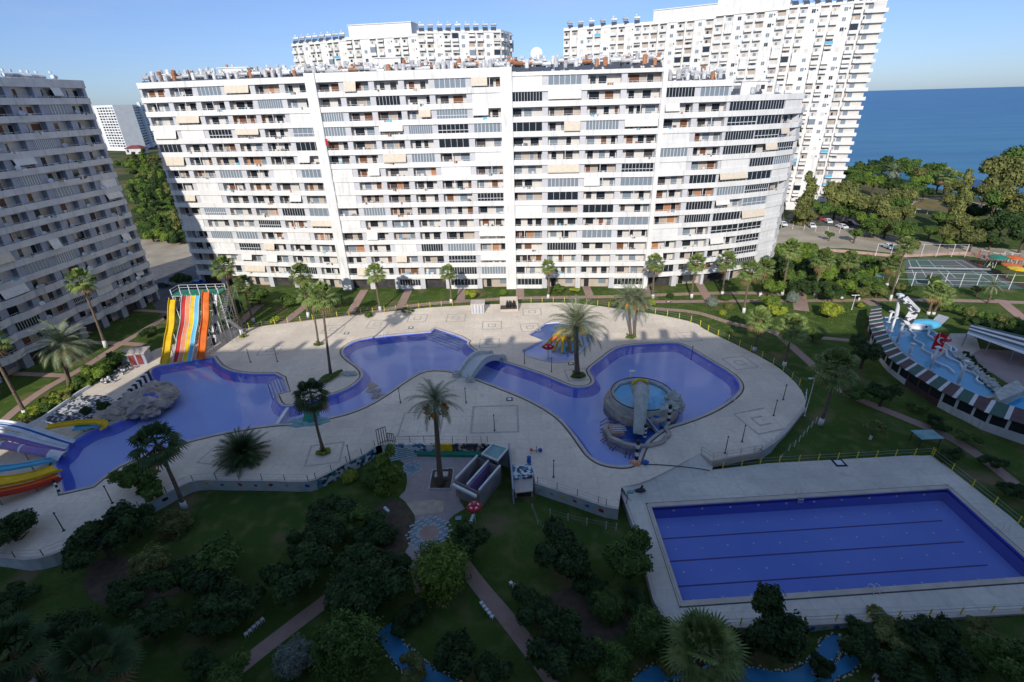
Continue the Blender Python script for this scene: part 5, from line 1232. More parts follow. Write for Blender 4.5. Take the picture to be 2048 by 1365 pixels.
# woodland in the left gap, seaside trees on the right
wr = random.Random(21)
for i in range(105):
    y = wr.uniform(322, 482); xl = 228+(y-310)*.42; xr = 312+(y-300)*.30; x = wr.uniform(xl, min(xr, 372)); P = W(x, y, 0)
    tree('green scrub tree in the wood seen between the left block and the long block', x, y-6, wr.uniform(14, 22)*(.6+(y-300)/240), 2.6, wr.choice(['round', 'wide', 'casu']), wr.choice(['lf_mid', 'lf_olive', 'lf_bright', 'lf_dark']), 'tree', group='trees of the wood in the left gap', sz=wr.uniform(.8, 1.1))
tree('tall green cypress-like tree by the dirt road in the left gap', 342, 462, 20, 4.5, 'tall', 'lf_dark', sz=1.1)
SE = [(1645, 418, 24, 'round', 'lf_mid', 1.0, 5), (1705, 412, 26, 'round', 'lf_bright', 1.0, 5), (1728, 440, 24, 'round', 'lf_bright', 1.0, 4), (1775, 452, 26, 'round', 'lf_olive', 1.0, 4), (1788, 412, 28, 'round', 'lf_mid', 1.0, 6), (1812, 425, 22, 'round', 'lf_olive', 1.0, 5), (1885, 438, 24, 'round', 'lf_mid', 1.0, 4), (1905, 405, 26, 'round', 'lf_olive', 1.1, 6), (1862, 462, 18, 'round', 'lf_mid', .9, 3), (1750, 362, 26, 'round', 'lf_bright', .9, 6), (1843, 365, 24, 'round', 'lf_bright', .9, 6), (1870, 340, 24, 'round', 'lf_mid', .9, 7), (1815, 330, 26, 'round', 'lf_mid', .8, 8), (1700, 345, 22, 'round', 'lf_mid', .8, 6), (1975, 385, 26, 'round', 'lf_olive', 1.1, 8), (1608, 402, 36, 'tall', 'lf_olive', 1.1, 8), (1612, 430, 24, 'round', 'lf_olive', .9, 4), (1678, 395, 34, 'round', 'lf_olive', 1.5, 8), (1690, 425, 26, 'round', 'lf_mid', 1.0, 4), (1738, 410, 42, 'wide', 'lf_olive', 1.0, 7), (1770, 430, 30, 'round', 'lf_olive', 1.0, 5), (1800, 400, 30, 'round', 'lf_olive', 1.2, 7),
 (1752, 455, 30, 'round', 'lf_mid', .9, 3.5), (1805, 462, 26, 'round', 'lf_mid', 1.2, 4), (1712, 468, 17, 'round', 'lf_mid', 1, 3), (1820, 490, 20, 'round', 'lf_olive', 1, 3), (1660, 470, 10, 'round', 'lf_mid', 1, 2),
 (1712, 365, 28, 'round', 'lf_mid', .9, 5), (1735, 342, 30, 'round', 'lf_mid', .8, 6), (1765, 335, 32, 'round', 'lf_dark', .9, 6), (1798, 338, 30, 'round', 'lf_mid', .9, 6), (1828, 346, 30, 'round', 'lf_mid', .9, 6), (1855, 352, 28, 'round', 'lf_olive', .9, 6), (1880, 362, 28, 'round', 'lf_mid', .9, 6), (1905, 372, 24, 'round', 'lf_olive', .9, 5), (1780, 368, 30, 'round', 'lf_dark', .9, 5), (1822, 378, 26, 'round', 'lf_mid', .8, 5), (1850, 385, 20, 'round', 'lf_dark', .8, 4), (1930, 385, 20, 'round', 'lf_mid', .9, 5),
 (1918, 408, 34, 'tall', 'lf_olive', 1.4, 9), (1925, 450, 28, 'round', 'lf_olive', 1.0, 4), (1893, 468, 22, 'round', 'lf_olive', 1.0, 4), (1948, 478, 26, 'round', 'lf_olive', 1.0, 4), (1900, 485, 14, 'round', 'lf_bright', .9, 2), (1950, 425, 30, 'round', 'lf_dark', .9, 5), (1968, 455, 26, 'round', 'lf_dark', .9, 4),
 (2012, 352, 50, 'round', 'lf_olive', 1.25, 15), (2052, 338, 58, 'round', 'lf_mid', 1.3, 15), (1995, 405, 34, 'round', 'lf_mid', 1.1, 10), (2040, 410, 48, 'round', 'lf_olive', 1.1, 10), (2012, 445, 36, 'round', 'lf_dark', 1.0, 6), (2055, 465, 40, 'round', 'lf_dark', 1.0, 6), (1985, 480, 26, 'wide', 'lf_dark', .9, 3)]
LAB = {'tall': ('tall narrow olive-green tree of the seaside grove on the right', 'tall narrow trees of the seaside grove'), 'round': ('rounded green tree of the seaside grove on the right', 'rounded trees of the seaside grove'), 'wide': ('broad low tree of the seaside grove on the right', 'broad low trees of the seaside grove')}
for x, y, r, k, m, sz, zc in SE:
    tree(LAB[k][0], x, y, r, zc, k, m, group=LAB[k][1], sz=sz)
# grass tufts: thin rough turf over the lit far lawn
m = MB(); gr = random.Random(3)
for i in range(9000):
    x = gr.uniform(-72, 88); y = gr.uniform(94, 113) if x < 42 else gr.uniform(88, 112)
    if inside((x, y), deck_pl): continue
    z = th(x, y); a = gr.uniform(0, 3.14); s = gr.uniform(.08, .2); h = gr.uniform(.08, .22); m.tri((x-math.cos(a)*s, y-math.sin(a)*s, z), (x+math.cos(a)*s, y+math.sin(a)*s, z), (x+gr.uniform(-.1, .1), y, z+h))
tag(m.build('grass', 'lf_mid'), 'rough grass of the sunlit lawn before the long block', 'grass', kind='stuff')
# ------------------------------------------------------------------ retaining walls, fences
def wall_thing(label, pts, z0, z1, w, m, name='retaining_wall', cap=None, cat='wall'):
    P = [Vector((p[0], p[1])) for p in pts]; b = MB(); wall_strip(b, P, w, z0, z1); 
    o = b.build(name, m); tag(o, label, cat)
    if cap: c = MB(); wall_strip(c, P, w+.1, z1 if not callable(z1) else z1, (lambda x, y: (z1(x, y) if callable(z1) else z1)+.08)); c.build('wall_cap', cap, o)
    return o
def sub_poly(keys, z=0): return soften_open(px(keys, z))
def soften_open(P):
    out = [P[0]]
    for i in range(1, len(P)-1): out += [P[i].lerp(P[i-1], .25), P[i].lerp(P[i+1], .25)]
    return out+[P[-1]]
tex_w = px([(750, 895), (725, 912), (687, 930), (662, 945), (632, 960), (612, 965), (525, 962), (450, 962), (403, 960), (369, 968), (290, 1012), (200, 1062), (119, 1107), (62, 1121), (25, 1117), (-140, 1090)])
A = soften_open(tex_w[:5]); B2 = soften_open(tex_w[4:])
wall_thing('curved blue and white mosaic wall left of the near stairs', A, GZ-.2, .10, .3, 'mosaic', cap='coping')
wall_thing('long painted retaining wall under the near left edge of the pool deck', B2, GZ-.2, .10, .3, 'wallpaint', cap='coping')
wall_thing('painted retaining wall with little pictures below the deck, centre right', px([(1070, 967), (1140, 990), (1212, 1015), (1237, 1019)]), GZ-.9, .10, .3, 'wallpaint', cap='coping')
wall_thing('curved pale wall round the right end of the oval pool deck', soften_open(px([(1609, 818), (1597, 832), (1575, 860), (1550, 885), (1522, 902)])), GZ, .18, .35, 'wallpaint', cap='coping')
wall_thing('low wall between the oval deck and the swimming pool deck', px([(1402, 908), (1422, 923), (1522, 904)]), RZ-.3, .12, .25, 'coping')
wall_thing('narrow side wall along the left edge of the swimming pool deck', px([(1243, 985), (1279, 1080), (1309, 1199), (1339, 1259)], RZ), GZ-.2, RZ+.12, .3, 'wallpaint', cap='coping')
wall_thing('painted wall with small pictures under the front edge of the swimming pool deck', px([(1339, 1259), (1606, 1250), (2048, 1226), (2190, 1219)], RZ), GZ-.4, RZ+.12, .3, 'wallpaint', cap='coping')
# small painted figures on the two painted walls
wr2 = random.Random(8)
def pictures(pts, z0_, step, par):
    cols = ['yellow', 'black', 'blue', 'teal', 'red']; out = MB(); s = step/2
    for a, b in zip(pts[:-1], pts[1:]):
        L = (b-a).length; u_ = (b-a)/L; n_ = Vector((u_.y, -u_.x)); n_ = n_ if n_.y < 0 else -n_
        while s < L:
            c = a+u_*s+n_*.158; q = wr2.uniform(.2, .34); k = wr2.choice([5, 6, 7]); cz = z0_+wr2.uniform(-.1, .1); i0 = len(out.v)
            for j in range(k): r = wr2.uniform(.6, 1.1)*q; out.v.append((c.x+u_.x*math.cos(6.283*j/k)*r*1.3, c.y+u_.y*math.cos(6.283*j/k)*r*1.3, cz+math.sin(6.283*j/k)*r))
            out.f.append(tuple(range(i0, i0+k))); out.m.append(wr2.randrange(5)); s += step*wr2.uniform(.8, 1.2)
        s -= L
    for ob in COL.objects:
        if par in ob.get('label', '') and ob.name.startswith('retaining_wall'): out.build('painted_pictures', cols, ob); break
pictures([Vector(p) for p in px([(1070, 967), (1140, 990), (1212, 1015)])], -.6, 1.5, 'little pictures below the deck')
pictures([Vector(p) for p in px([(1339, 1259), (1606, 1250), (2048, 1226)], RZ)], -1.15, 1.3, 'small pictures under the front')
pictures(B2[:-6], -.55, 2.2, 'near left edge')
def fence(label, pts, zf, post='yellowpost', step=2.6, h=1.05, rails=(.95, .5), w=.09, railw=.03, mesh_=False, railm='greymetal', pname='fence_post'):
    root = thing('fence', label, 'fence', (0, 0, 0)); pool = Pool(pname, post, root); r = MB(); prev = None; carry = 0
    P = [Vector((p[0], p[1])) for p in pts]; tops = []
    for i in range(len(P)-1):
        L = (P[i+1]-P[i]).length; s = carry
        while s < L:
            tops.append(P[i].lerp(P[i+1], s/L)); s += step
        carry = s-L
    tops.append(P[-1])
    for q in tops:
        z = zf(q.x, q.y); pool.get().box(q.x-w/2, q.x+w/2, q.y-w/2, q.y+w/2, z, z+h)
    for a, b in zip(tops[:-1], tops[1:]):
        for k in rails: r.bar((*a, zf(*a)+k), (*b, zf(*b)+k), railw)
    pool.finish(); r.build('fence_rail', railm, root); return root
zero = lambda x, y: 0.0
edge = soften_open(px([(445, 664), (612, 641), (700, 631), (837, 616), (905, 611)])); fence('row of yellow fence posts along the far edge of the deck, left of the booth', edge, zero, h=1.25)
edge = soften_open(px([(1040, 606), (1130, 604), (1180, 609), (1230, 616), (1280, 623), (1330, 631), (1392, 645), (1409, 659), (1465, 685), (1536, 721), (1571, 745), (1598, 772)])); fence('yellow fence posts along the far right deck edge from booth to oval end', edge, zero, h=1.25)
rz = lambda x, y: RZ+.0
fence('yellow fence posts behind the far edge of the swimming pool deck', px([(1445, 938), (1537, 927), (1863, 909)], RZ), rz, h=1.1)
fence('yellow fence posts down the right side of the swimming pool deck', px([(1866, 912), (2023, 1036), (2120, 1125)], RZ), rz, h=1.1, step=2.9)
fence('yellow fence posts along the front of the swimming pool deck', px([(1352, 1256), (1606, 1248), (2048, 1224), (2180, 1217)], RZ), rz, h=1.1, step=2.9)
fence('thin dark fence posts on the near left curve of the deck wall', B2[1:], lambda x, y: .15, post='darkmetal', h=.95, w=.06, step=3.0, railw=.02)
fence('thin dark fence posts on the mosaic wall left of the stairs', A, lambda x, y: .15, post='darkmetal', h=1.0, w=.06, step=2.2, railw=.02)
fence('thin dark fence posts above the wall with little pictures, centre right', px([(1075, 968), (1140, 989), (1212, 1014)]), lambda x, y: .15, post='darkmetal', h=1.0, w=.06, step=2.6, railw=.02)
fence('white metal railing round the right end of the oval deck', soften_open(px([(1611, 790), (1609, 818), (1597, 832), (1575, 860), (1550, 885), (1522, 902)])), lambda x, y: .18, post='alu', h=.9, w=.05, step=1.2, railw=.035, railm='alu')
fence('metal railing beside the ramp at the oval deck corner', px([(1402, 906), (1422, 921), (1470, 912), (1522, 903)]), lambda x, y: .05, post='coping', h=.9, w=.07, step=2.0, railw=.05, railm='coping')
fence('thin dark fence above the dark mosaic wall behind the green stage', px([(792, 886), (975, 886)]), lambda x, y: .1, post='darkmetal', h=1.0, w=.06, step=2.0, railw=.02)
fence('slanted white stakes on the bank right of the oval deck', soften_open(px([(1630, 850), (1612, 868), (1590, 895), (1560, 915)], -.7)), lambda x, y: th(x, y), post='alu', h=1.1, w=.06, step=1.5, railw=.015)
fence('white stakes with wire on the lawn below the painted wall, centre right', px([(1100, 1032), (1135, 1042), (1180, 1052), (1232, 1062)], GZ), lambda x, y: GZ, post='alu', h=1.1, w=.07, step=2.2, railw=.015)
fence('leaning wooden stakes on the lawn below the entrance hut', px([(1064, 1018), (1075, 1050), (1095, 1066), (1140, 1120)], GZ), lambda x, y: GZ, post='coping', h=.7, w=.07, step=2.6, railw=.02)

# ------------------------------------------------------------------ near stairs, stage, changing rooms, hut
r = thing('outdoor_stairs', 'teal-edged stairs fanning down from the deck gate to the paved square', 'stairs')
m = MB(); tr_ = MB(); a0, a1 = W(762, 889), W(800, 886); b0, b1 = W(772, 926, GZ), W(838, 912, GZ)
for i in range(9):
    t, t2 = i/9, (i+1)/9; z = -i*abs(GZ)/9-.05; p, q = a0.lerp(b0, t), a1.lerp(b1, t); p2, q2 = a0.lerp(b0, t2), a1.lerp(b1, t2)
    m.hexa([(p2.x, p2.y, GZ-.3), (q2.x, q2.y, GZ-.3), (q.x, q.y, GZ-.3), (p.x, p.y, GZ-.3), (p2.x, p2.y, z), (q2.x, q2.y, z), (q.x, q.y, z), (p.x, p.y, z)])
    d = (Vector((p.x-p2.x, p.y-p2.y, 0))).normalized()*.14; tr_.quad((p2.x, p2.y, z+.005), (q2.x, q2.y, z+.005), (q2.x+d.x, q2.y+d.y, z+.005), (p2.x+d.x, p2.y+d.y, z+.005))
m.build('step', 'teal', r); tr_.build('step_nosing', 'stoneedge', r)
r = thing('gate', 'tall dark iron gate frame at the head of the near stairs', 'gate')
for (x0, y0, x1, y1, h, n) in ((757, 891, 775, 884, 2.6, 5), (777, 884, 789, 886, 1.5, 4)):
    a, b = W(x0, y0), W(x1, y1); m = MB()
    for i in range(n): p = a.lerp(b, i/(n-1)); m.box(p.x-.04, p.x+.04, p.y-.04, p.y+.04, 0, h)
    m.bar(a+Vector((0, 0, h)), b+Vector((0, 0, h)), .08); m.bar(a+Vector((0, 0, .3)), b+Vector((0, 0, .3)), .06); m.build('gate_leaf', 'darkmetal', r)
wall_thing('pale mosaic wall between the stairs and the yellow panel behind the green stage', px([(792, 889), (868, 889)]), GZ-.2, .06, .25, 'mosaic')
wall_thing('dark mosaic wall right of the yellow panel behind the green stage', px([(905, 889), (975, 889)]), GZ-.2, .06, .25, 'mosaic_d')
o = wall_thing('yellow striped panel in the wall behind the green stage', px([(869, 889), (904, 889)]), GZ-.2, .09, .3, 'yellow', name='wall_panel')
m = MB(); a, b = W(869, 889), W(904, 889)
for k in range(5): m.box(a.x+.1, b.x-.1, a.y-.19, a.y-.155, GZ+.25+k*.27, GZ+.34+k*.27)
m.build('slat', 'brick', o)
m = MB(); P = [W(*q, GZ).xy for q in ((835, 914), (972, 916), (968, 902), (833, 902))]
m.prism(P, GZ+.03, GZ+.42); o = m.build('stage', 'green'); tag(o, 'low green stage in front of the mosaic wall on the paved square', 'stage')
# palm square with white kerb
P = soften(px([(865, 942), (905, 938), (908, 945), (901, 979), (858, 979)], GZ)); m = MB(); wall_strip(m, P, .16, GZ, GZ+.16, closed=True); o = m.build('planter_kerb', 'stoneedge'); tag(o, 'white stone kerb round the soil square of the fruiting date palm', 'kerb')
struct(sheet(offset(P, -.08), zf=lambda x, y: GZ+.07).build('soil_square', 'soil'))
m = MB(); c = W(883, 958, GZ+.2); m.box(c.x-.85, c.x+.85, c.y-.2, c.y+.75, GZ+.05, GZ+.75); o = m.build('palm_planter_box', 'greymetal'); tag(o, 'small grey box beside the foot of the fruiting date palm', 'box')
# roofless changing rooms
r = thing('changing_rooms', 'open-topped grey changing room block with white roof beams beside the paved square', 'building')
H_ = 2.5; zt = GZ+H_
c0, c1, c2, c3 = W(911, 962, zt).xy, W(955, 915, zt).xy, W(993, 931, zt).xy, W(958, 985, zt).xy
c2 = c1 + (c3-c0); m = MB(); wall_strip(m, [c0, c1, c2, c3], .18, GZ, zt, closed=True); m.build('wall', mat('grey_rendered_block', (.22, .20, .20), .9, (.30, .28, .27), .8), r)
for f in (.0, .5, 1.0): m = MB(); m.bar((*c0.lerp(c3, f), zt+.3), (*c1.lerp(c2, f), zt+.3), .2); m.build('roof_beam', 'white', r)
m = MB(); m.bar((*c0.lerp(c1, -.12), zt-.15), (*c3.lerp(c2, -.12), zt-.15), .32); m.build('front_beam', 'white', r)
m = MB(); wall_strip(m, [c0.lerp(c3, .5), c1.lerp(c2, .5)], .12, GZ, zt-.2); m.build('partition', 'purple', r)
m = MB(); m.prism([c0, c1, c2, c3], GZ+.03, GZ+.08); m.build('floor', 'lpier', r)
for f, cc in ((.25, 'green'), (.75, 'green')):
    q = c1.lerp(c2, f).lerp(c0.lerp(c3, f), .18); m = MB(); m.box(q.x-.5, q.x+.5, q.y-.4, q.y+.4, GZ+.08, GZ+1.2); m.build('cubicle', cc, r)
for f in (.3, .7):
    q = c1.lerp(c2, f).lerp(c0.lerp(c3, f), .55); m = MB(); m.tube([(q.x, q.y, GZ+.08), (q.x, q.y, GZ+.8)], [.3, .38], 8); m.build('wash_basin', 'pwhite', r)
r = thing('entrance_hut', 'small hut with flat blue-grey roof above the changing rooms', 'building')
zt = 1.6; h0, h1, h2, h3 = W(964, 909, zt).xy, W(985, 889, zt).xy, W(1015, 898, zt).xy, W(995, 922, zt).xy
m = MB(); m.prism([h0, h1, h2, h3], zt-.12, zt+.02); m.build('roof', 'teal', r); m = MB(); wall_strip(m, [h0, h1, h2, h3], .2, zt-.12, zt+.14, closed=True); m.build('roof_edge', 'white', r)
for q in (h0, h1, h2, h3): m = MB(); m.box(q.x-.1, q.x+.1, q.y-.1, q.y+.1, GZ, zt-.12); m.build('post', 'greymetal', r)
m = MB(); wall_strip(m, [h0, h1], .1, GZ, zt-.13); wall_strip(m, [h1, h2], .1, GZ, zt-.13); m.build('wall', 'lpier', r)
wall_thing('thin tall wall running down from the hut beside the lawn', px([(1018, 897), (1022, 930), (1027, 990)], 0), GZ, .9, .2, 'lpier')
r = thing('entrance_platform', 'mosaic-fronted entrance platform with dark opening below the deck, centre', 'platform')
P = px([(1024, 932), (1058, 930), (1067, 945), (1067, 955), (1066, 983), (1027, 983)], -.2)
m = MB(); m.prism(px([(1024, 930), (1062, 928), (1068, 952), (1026, 957)], .05), GZ, .06); m.build('mosaic_block', 'mosaic', r)
m = MB(); m.prism(px([(1027, 958), (1067, 954), (1066, 982), (1030, 986)], -.3), -.45, -.3); m.build('landing', 'coping', r)
m = MB(); a, b = W(1032, 985, -.6), W(1064, 982, -.6); m.box(a.x, b.x, a.y+.2, a.y+.25, GZ-.0, -.46); m.build('doorway', 'dark', r); m = MB(); 
for q in (a, b): m.box(q.x-.1, q.x+.1, q.y-.05, q.y+.15, GZ-.1, -.46)
m.build('pier', 'coping', r)
# red parasol, striped stools
def parasol(label, cx, cy, rr_, zc, m1, m2, z0, group=None):
    c = W(cx, cy, zc); r = thing('parasol', label, 'parasol', (c.x, c.y, z0)); h = zc-z0; m = MB(); n = 10
    for k, (ra, za, rb, zb) in enumerate(((.02, .35, .5, .22), (.5, .22, .72, .12), (.72, .12, 1, 0), )):
        for j in range(n):
            a, b = 6.283*j/n, 6.283*(j+1)/n; col = 1 if (k == 1 and j % 2 == 0) else 0
            m.quad((math.cos(a)*ra*rr_, math.sin(a)*ra*rr_, h+za), (math.cos(b)*ra*rr_, math.sin(b)*ra*rr_, h+za), (math.cos(b)*rb*rr_, math.sin(b)*rb*rr_, h+zb), (math.cos(a)*rb*rr_, math.sin(a)*rb*rr_, h+zb), col)
    for j in range(n):
        a, b = 6.283*j/n, 6.283*(j+1)/n; m.quad((math.cos(a)*rr_, math.sin(a)*rr_, h), (math.cos(b)*rr_, math.sin(b)*rr_, h), (math.cos(b)*rr_, math.sin(b)*rr_, h-.2), (math.cos(a)*rr_, math.sin(a)*rr_, h-.2), 0)
    m.build('canopy', [m1, m2], r); m = MB(); m.tube([(0, 0, 0), (0, 0, h+.4)], .045, 6); m.build('pole', 'alu', r); return r
parasol('red parasol with white flowers beside the changing rooms', 948, 1013, .85, 1.0, 'umb', 'pwhite', GZ)
def stools(label, pts, n, z0, group):
    for i in range(n):
        p = W(pts[0]+(pts[2]-pts[0])*i/max(1, n-1), pts[1]+(pts[3]-pts[1])*i/max(1, n-1), z0+.35)
        if i == 0: m = MB(); m.box(-.16, .16, -.16, .16, .28, .42); [m.box(x-.03, x+.03, y-.03, y+.03, 0, .28) for x in (-.12, .12) for y in (-.12, .12)]; o = m.build('stool', 'pwhite', loc=(p.x, p.y, z0)); tag(o, label, 'stool', group); o.rotation_euler = (0, 0, .6); first = o
        else: dup(first, (p.x, p.y, z0), .6+.1*i)
stools('small white stool in the row on the dark lawn left of the left brick path', (492, 1268, 524, 1239), 5, GZ, 'stools left of the left brick path')
stools('small white stool in the short row right of the right brick path', (1022, 1166, 1036, 1178), 3, GZ, 'three stools right of the right path')
stools('small white stool in the row along the left side of the right brick path', (963, 1206, 984, 1233), 5, GZ, 'stools left of the right path')
stools('small white stool under the broad dark tree on the lawn, centre right', (1191, 1163, 1199, 1171), 2, GZ, 'two stools under the tree')
stools('small white stool below the red parasol', (942, 1042, 946, 1032), 3, GZ, 'stools under the parasol')
stools('small white stool in front of the thuja by the paved square', (770, 1016, 776, 1022), 3, GZ, 'stools by the thuja')
stools('white stool at the bottom edge right of the stream', (1752, 1352, 1754, 1364), 2, GZ, 'stools at the bottom edge')
m = MB(); c = W(917, 1040, GZ); m.box(c.x-.35, c.x+.35, c.y-.3, c.y+.3, GZ+.25, GZ+.3); m.box(c.x-.05, c.x+.05, c.y-.05, c.y+.05, GZ, GZ+.25); tag(m.build('side_table', 'teal'), 'small teal square table left of the red parasol', 'table')
# blue stream with white stone banks
st = MB(); ed = Pool('bank_stones', ['stoneedge'], None)
def stream(label, pts, w):
    P = smooth_poly(px(pts, GZ), 3, False); m = MB(); strip(m, P, w, GZ+.035); struct(m.build('stream', 'rounddfl_dark')); rn = random.Random(len(pts)); m = MB()
    for i in range(len(P)-1):
        d = P[i+1]-P[i]; L = d.length; n_ = Vector((-d.y, d.x)).normalized()
        for j in range(max(1, int(L/.16))):
            for s in (-1, 1):
                q = P[i]+d*rn.random()+n_*s*(w/2+rn.uniform(-.02, .28)); r_ = rn.uniform(.06, .13); m.sphere((q.x, q.y, GZ+.05), (r_, r_, r_*.8), nu=5, nv=3)
    tag(m.build('bank_stones', 'stoneedge'), label, 'stones', kind='stuff')
M['rounddfl_dark'] = mat('blue_stream_bed', (.05, .26, .48), .3, (.03, .18, .38), .6)
stream('white stones lining the blue stream left of the bottom centre', [(768, 1255), (785, 1290), (820, 1330), (870, 1362), (940, 1400)], 1.5)
stream('white stones lining the winding blue stream below the swimming pool', [(1270, 1385), (1300, 1350), (1360, 1340), (1440, 1350), (1510, 1350), (1570, 1365), (1620, 1350), (1650, 1315), (1660, 1290), (1700, 1275)], 1.3)
stream('white stones round the blue waterfall basin below the swimming pool wall', [(1695, 1272), (1708, 1300), (1705, 1325), (1660, 1345), (1640, 1362)], 1.0)
# ------------------------------------------------------------------ poles, hatches, ladders, lifeguard things on the deck
def lamp(label, p, h, kind=0, z=0.0, group=None):
    c = W(*p, z); r = thing('lamp_post', label, 'lamp post', (c.x, c.y, z), 0, group); m = MB(); m.tube([(0, 0, 0), (0, 0, h)], [.07, .045], 6); m.box(-.12, .12, -.12, .12, 0, .1)
    m.build('pole', 'darkmetal' if kind == 0 else 'alu', r); m = MB()
    if kind == 0: m.sphere((0, 0, h+.08), (.11, .11, .13), nu=8, nv=5)
    else:
        for s in (-1, 0, 1): m.bar((0, 0, h), (s*.55, .1, h+.12), .05); m.box(s*.6-.22, s*.6+.22, -.08, .25, h+.1, h+.2)
    m.build('lamp_head', 'darkmetal' if kind == 0 else 'alu', r)
LPS = [((501, 725), 'before the inlaid squares right of the slide tower'), ((555, 724), 'above the steps of the slide pool'), ((801, 806), 'at the near bank of the middle channel'), ((701, 924), 'on the near deck right of the dark palm ring'), ((932, 806), 'below the bridge foot'), ((1049, 727), 'at the left corner of the kids pool'),
       ((1103, 744), 'below the red mushroom shower'), ((989, 862), 'inside the big inlaid rectangle'), ((1450, 907), 'near the ramp corner of the oval deck'), ((1484, 884), 'on the oval deck right of its ramp corner'), ((1547, 832), 'beside the half-drawn inlay on the oval deck'), ((1566, 800), 'near the right tip of the oval deck'),
       ((1107, 955), 'behind the wall with little pictures'), ((225, 1007), 'on the near left deck below the pool'), ((128, 1062), 'at the near left curve of the deck'), ((1382, 720), 'outside the top right of the round pool')]
for p, t in LPS: lamp('thin dark pole '+t, p, 2.6)
lamp('tall white lamp post with three heads outside the oval deck tip', (1609, 832), 6.2, 1, -.3)
lamp('white three-headed lamp post above the near yellow palm bushes, right lawn', (1703, 620), 3.2, 1, -.1)
for i, (x, y, l_) in enumerate([(693, 667, 'above the rounded pool end'), (822, 656, 'above the middle pool'), (1142, 728, 'below the kids pool'), (1019, 799, 'above the big inlaid rectangle'), (1678, 926, 'at the far edge of the swimming pool deck'), (1337, 604, 'on the far lawn')]):
    z = RZ if i == 4 else 0; c = W(x, y, z); r = thing('floor_hatch', 'square white hatch in a dark frame '+l_, 'hatch', (c.x, c.y, z)); s = .75 if i == 4 else .5
    m = MB(); m.box(-s, s, -s, s, .0, .03); m.build('frame', 'black', r); m = MB(); m.box(-s*.6, s*.6, -s*.6, s*.6, .031, .06); m.build('lid', 'pwhite', r)
def ladder(label, p, z, dir_=(0, -1)):
    c = W(*p, z); r = thing('pool_ladder', label, 'pool ladder', (c.x, c.y, z), math.atan2(dir_[1], dir_[0])+math.pi/2)
    for s in (-.3, .3): m = MB(); m.tube([(s, .5, 0), (s, .45, .8), (s, .1, .95), (s, -.25, .7), (s, -.3, -.7)], .035, 6); m.build('rail', 'alu', r)
    for k in range(3): m = MB(); m.box(-.28, .28, -.36, -.24, -.25-k*.25, -.21-k*.25); m.build('rung', 'alu', r)
ladder('pool ladder on the far side of the swimming pool', (1600, 993), RZ); ladder('pool ladder on the near side of the swimming pool', (1745, 1182), RZ, (0, 1)); ladder('pool ladder on the right side of the swimming pool', (2003, 1058), RZ, (-1, 0))
ladder('pool ladder on the sunlit far wall of the middle pool', (768, 672), 0); ladder('pool ladder on the near side of the middle pool', (840, 744), 0, (0, 1)); ladder('pool ladder at the right end of the round pool', (1462, 802), 0, (-.7, .5))
# pedal swing frames, rescue stand etc.
c = W(1073, 905, 0); r = thing('exercise_bike', 'small blue and red exercise device on the deck above the entrance platform', 'fitness device', (c.x, c.y, 0)); m = MB(); m.bar((-.7, 0, .3), (.7, 0, .3), .12); m.bar((0, 0, 0), (0, 0, 1.1), .1); m.bar((-.7, -.3, 0), (-.7, .3, 0), .1); m.build('frame', 'greymetal', r); m = MB(); m.box(-.9, -.5, -.2, .2, .4, .5); m.build('seat', 'red', r); m = MB(); m.tube([(.5, -.1, .35), (.5, .1, .35)], .3, 10); m.build('wheel', 'blue', r)
c = W(1058, 925, 0); m = MB(); m.tube([(0, 0, 0), (0, 0, .9)], [.3, .26], 10); m.tube([(0, 0, .9), (0, 0, 1.0)], [.3, .1], 10); tag(m.build('litter_bin', 'blue', loc=c), 'blue litter bin above the entrance platform', 'bin')
c = W(1281, 978, 0); r = thing('playground_spring_toy', 'dark dolphin-like toy standing on the deck above the swimming pool corner', 'toy', (c.x, c.y, RZ)); m = MB(); m.sphere((0, 0, .45), (.7, .25, .3), jit=.3, seed=2); m.bar((0, 0, .5), (.2, 0, 1.2), .2); m.build('body', 'darkmetal', r); m = MB(); m.box(-.4, .4, -.3, .3, 0, .15); m.build('base', 'pwhite', r)
c = W(1253, 1010, RZ); r = thing('beach_shower', 'green and white shower post at the left corner of the swimming pool deck', 'shower', (c.x, c.y, RZ)); m = MB(); m.tube([(0, 0, 0), (0, 0, 2.0), (.3, -.1, 2.2)], .06, 6); m.build('pole', 'teal', r); m = MB(); m.sphere((.3, -.1, 2.1), (.45, .3, .18)); m.build('shower_head', 'teal', r)
# pavilions
c = W(957, 628, 0); r = thing('ticket_booth', 'small white booth with striped sides and flat roof at the far edge of the deck', 'booth', (c.x-.1, c.y+1.2, 0)); m = MB(); m.box(-1.4, 1.4, -1.1, 1.1, 0, 2.2); m.build('wall', 'lwhite', r); m = MB(); m.box(-1.6, 1.6, -1.3, 1.3, 2.2, 2.4); m.build('roof', 'coping', r); m = MB()
for i in range(4): m.box(-1.2+i*.7, -.9+i*.7, -1.14, -1.105, .1, 2.0)
m.build('door_stripe', 'lpier', r)
a, b = W(1000, 622, 0), W(1034, 620, 0); r = thing('planter_wall', 'square pale planter with dark totem figures at the far edge of the deck', 'planter', (0, 0, 0)); m = MB(); m.box(a.x, b.x, a.y+2.3, a.y+2.6, 0, 2.4); m.box(b.x-.01, b.x+.25, a.y-.6, a.y+2.6, 0, 2.4); m.box(a.x, b.x-.011, a.y-.6, a.y-.35, 0, .5); m.build('wall', 'coping', r)
m = MB(); m.box(a.x+.1, b.x-.1, a.y-.34, a.y+2.25, 0, .4); m.build('soil', 'soil', r)
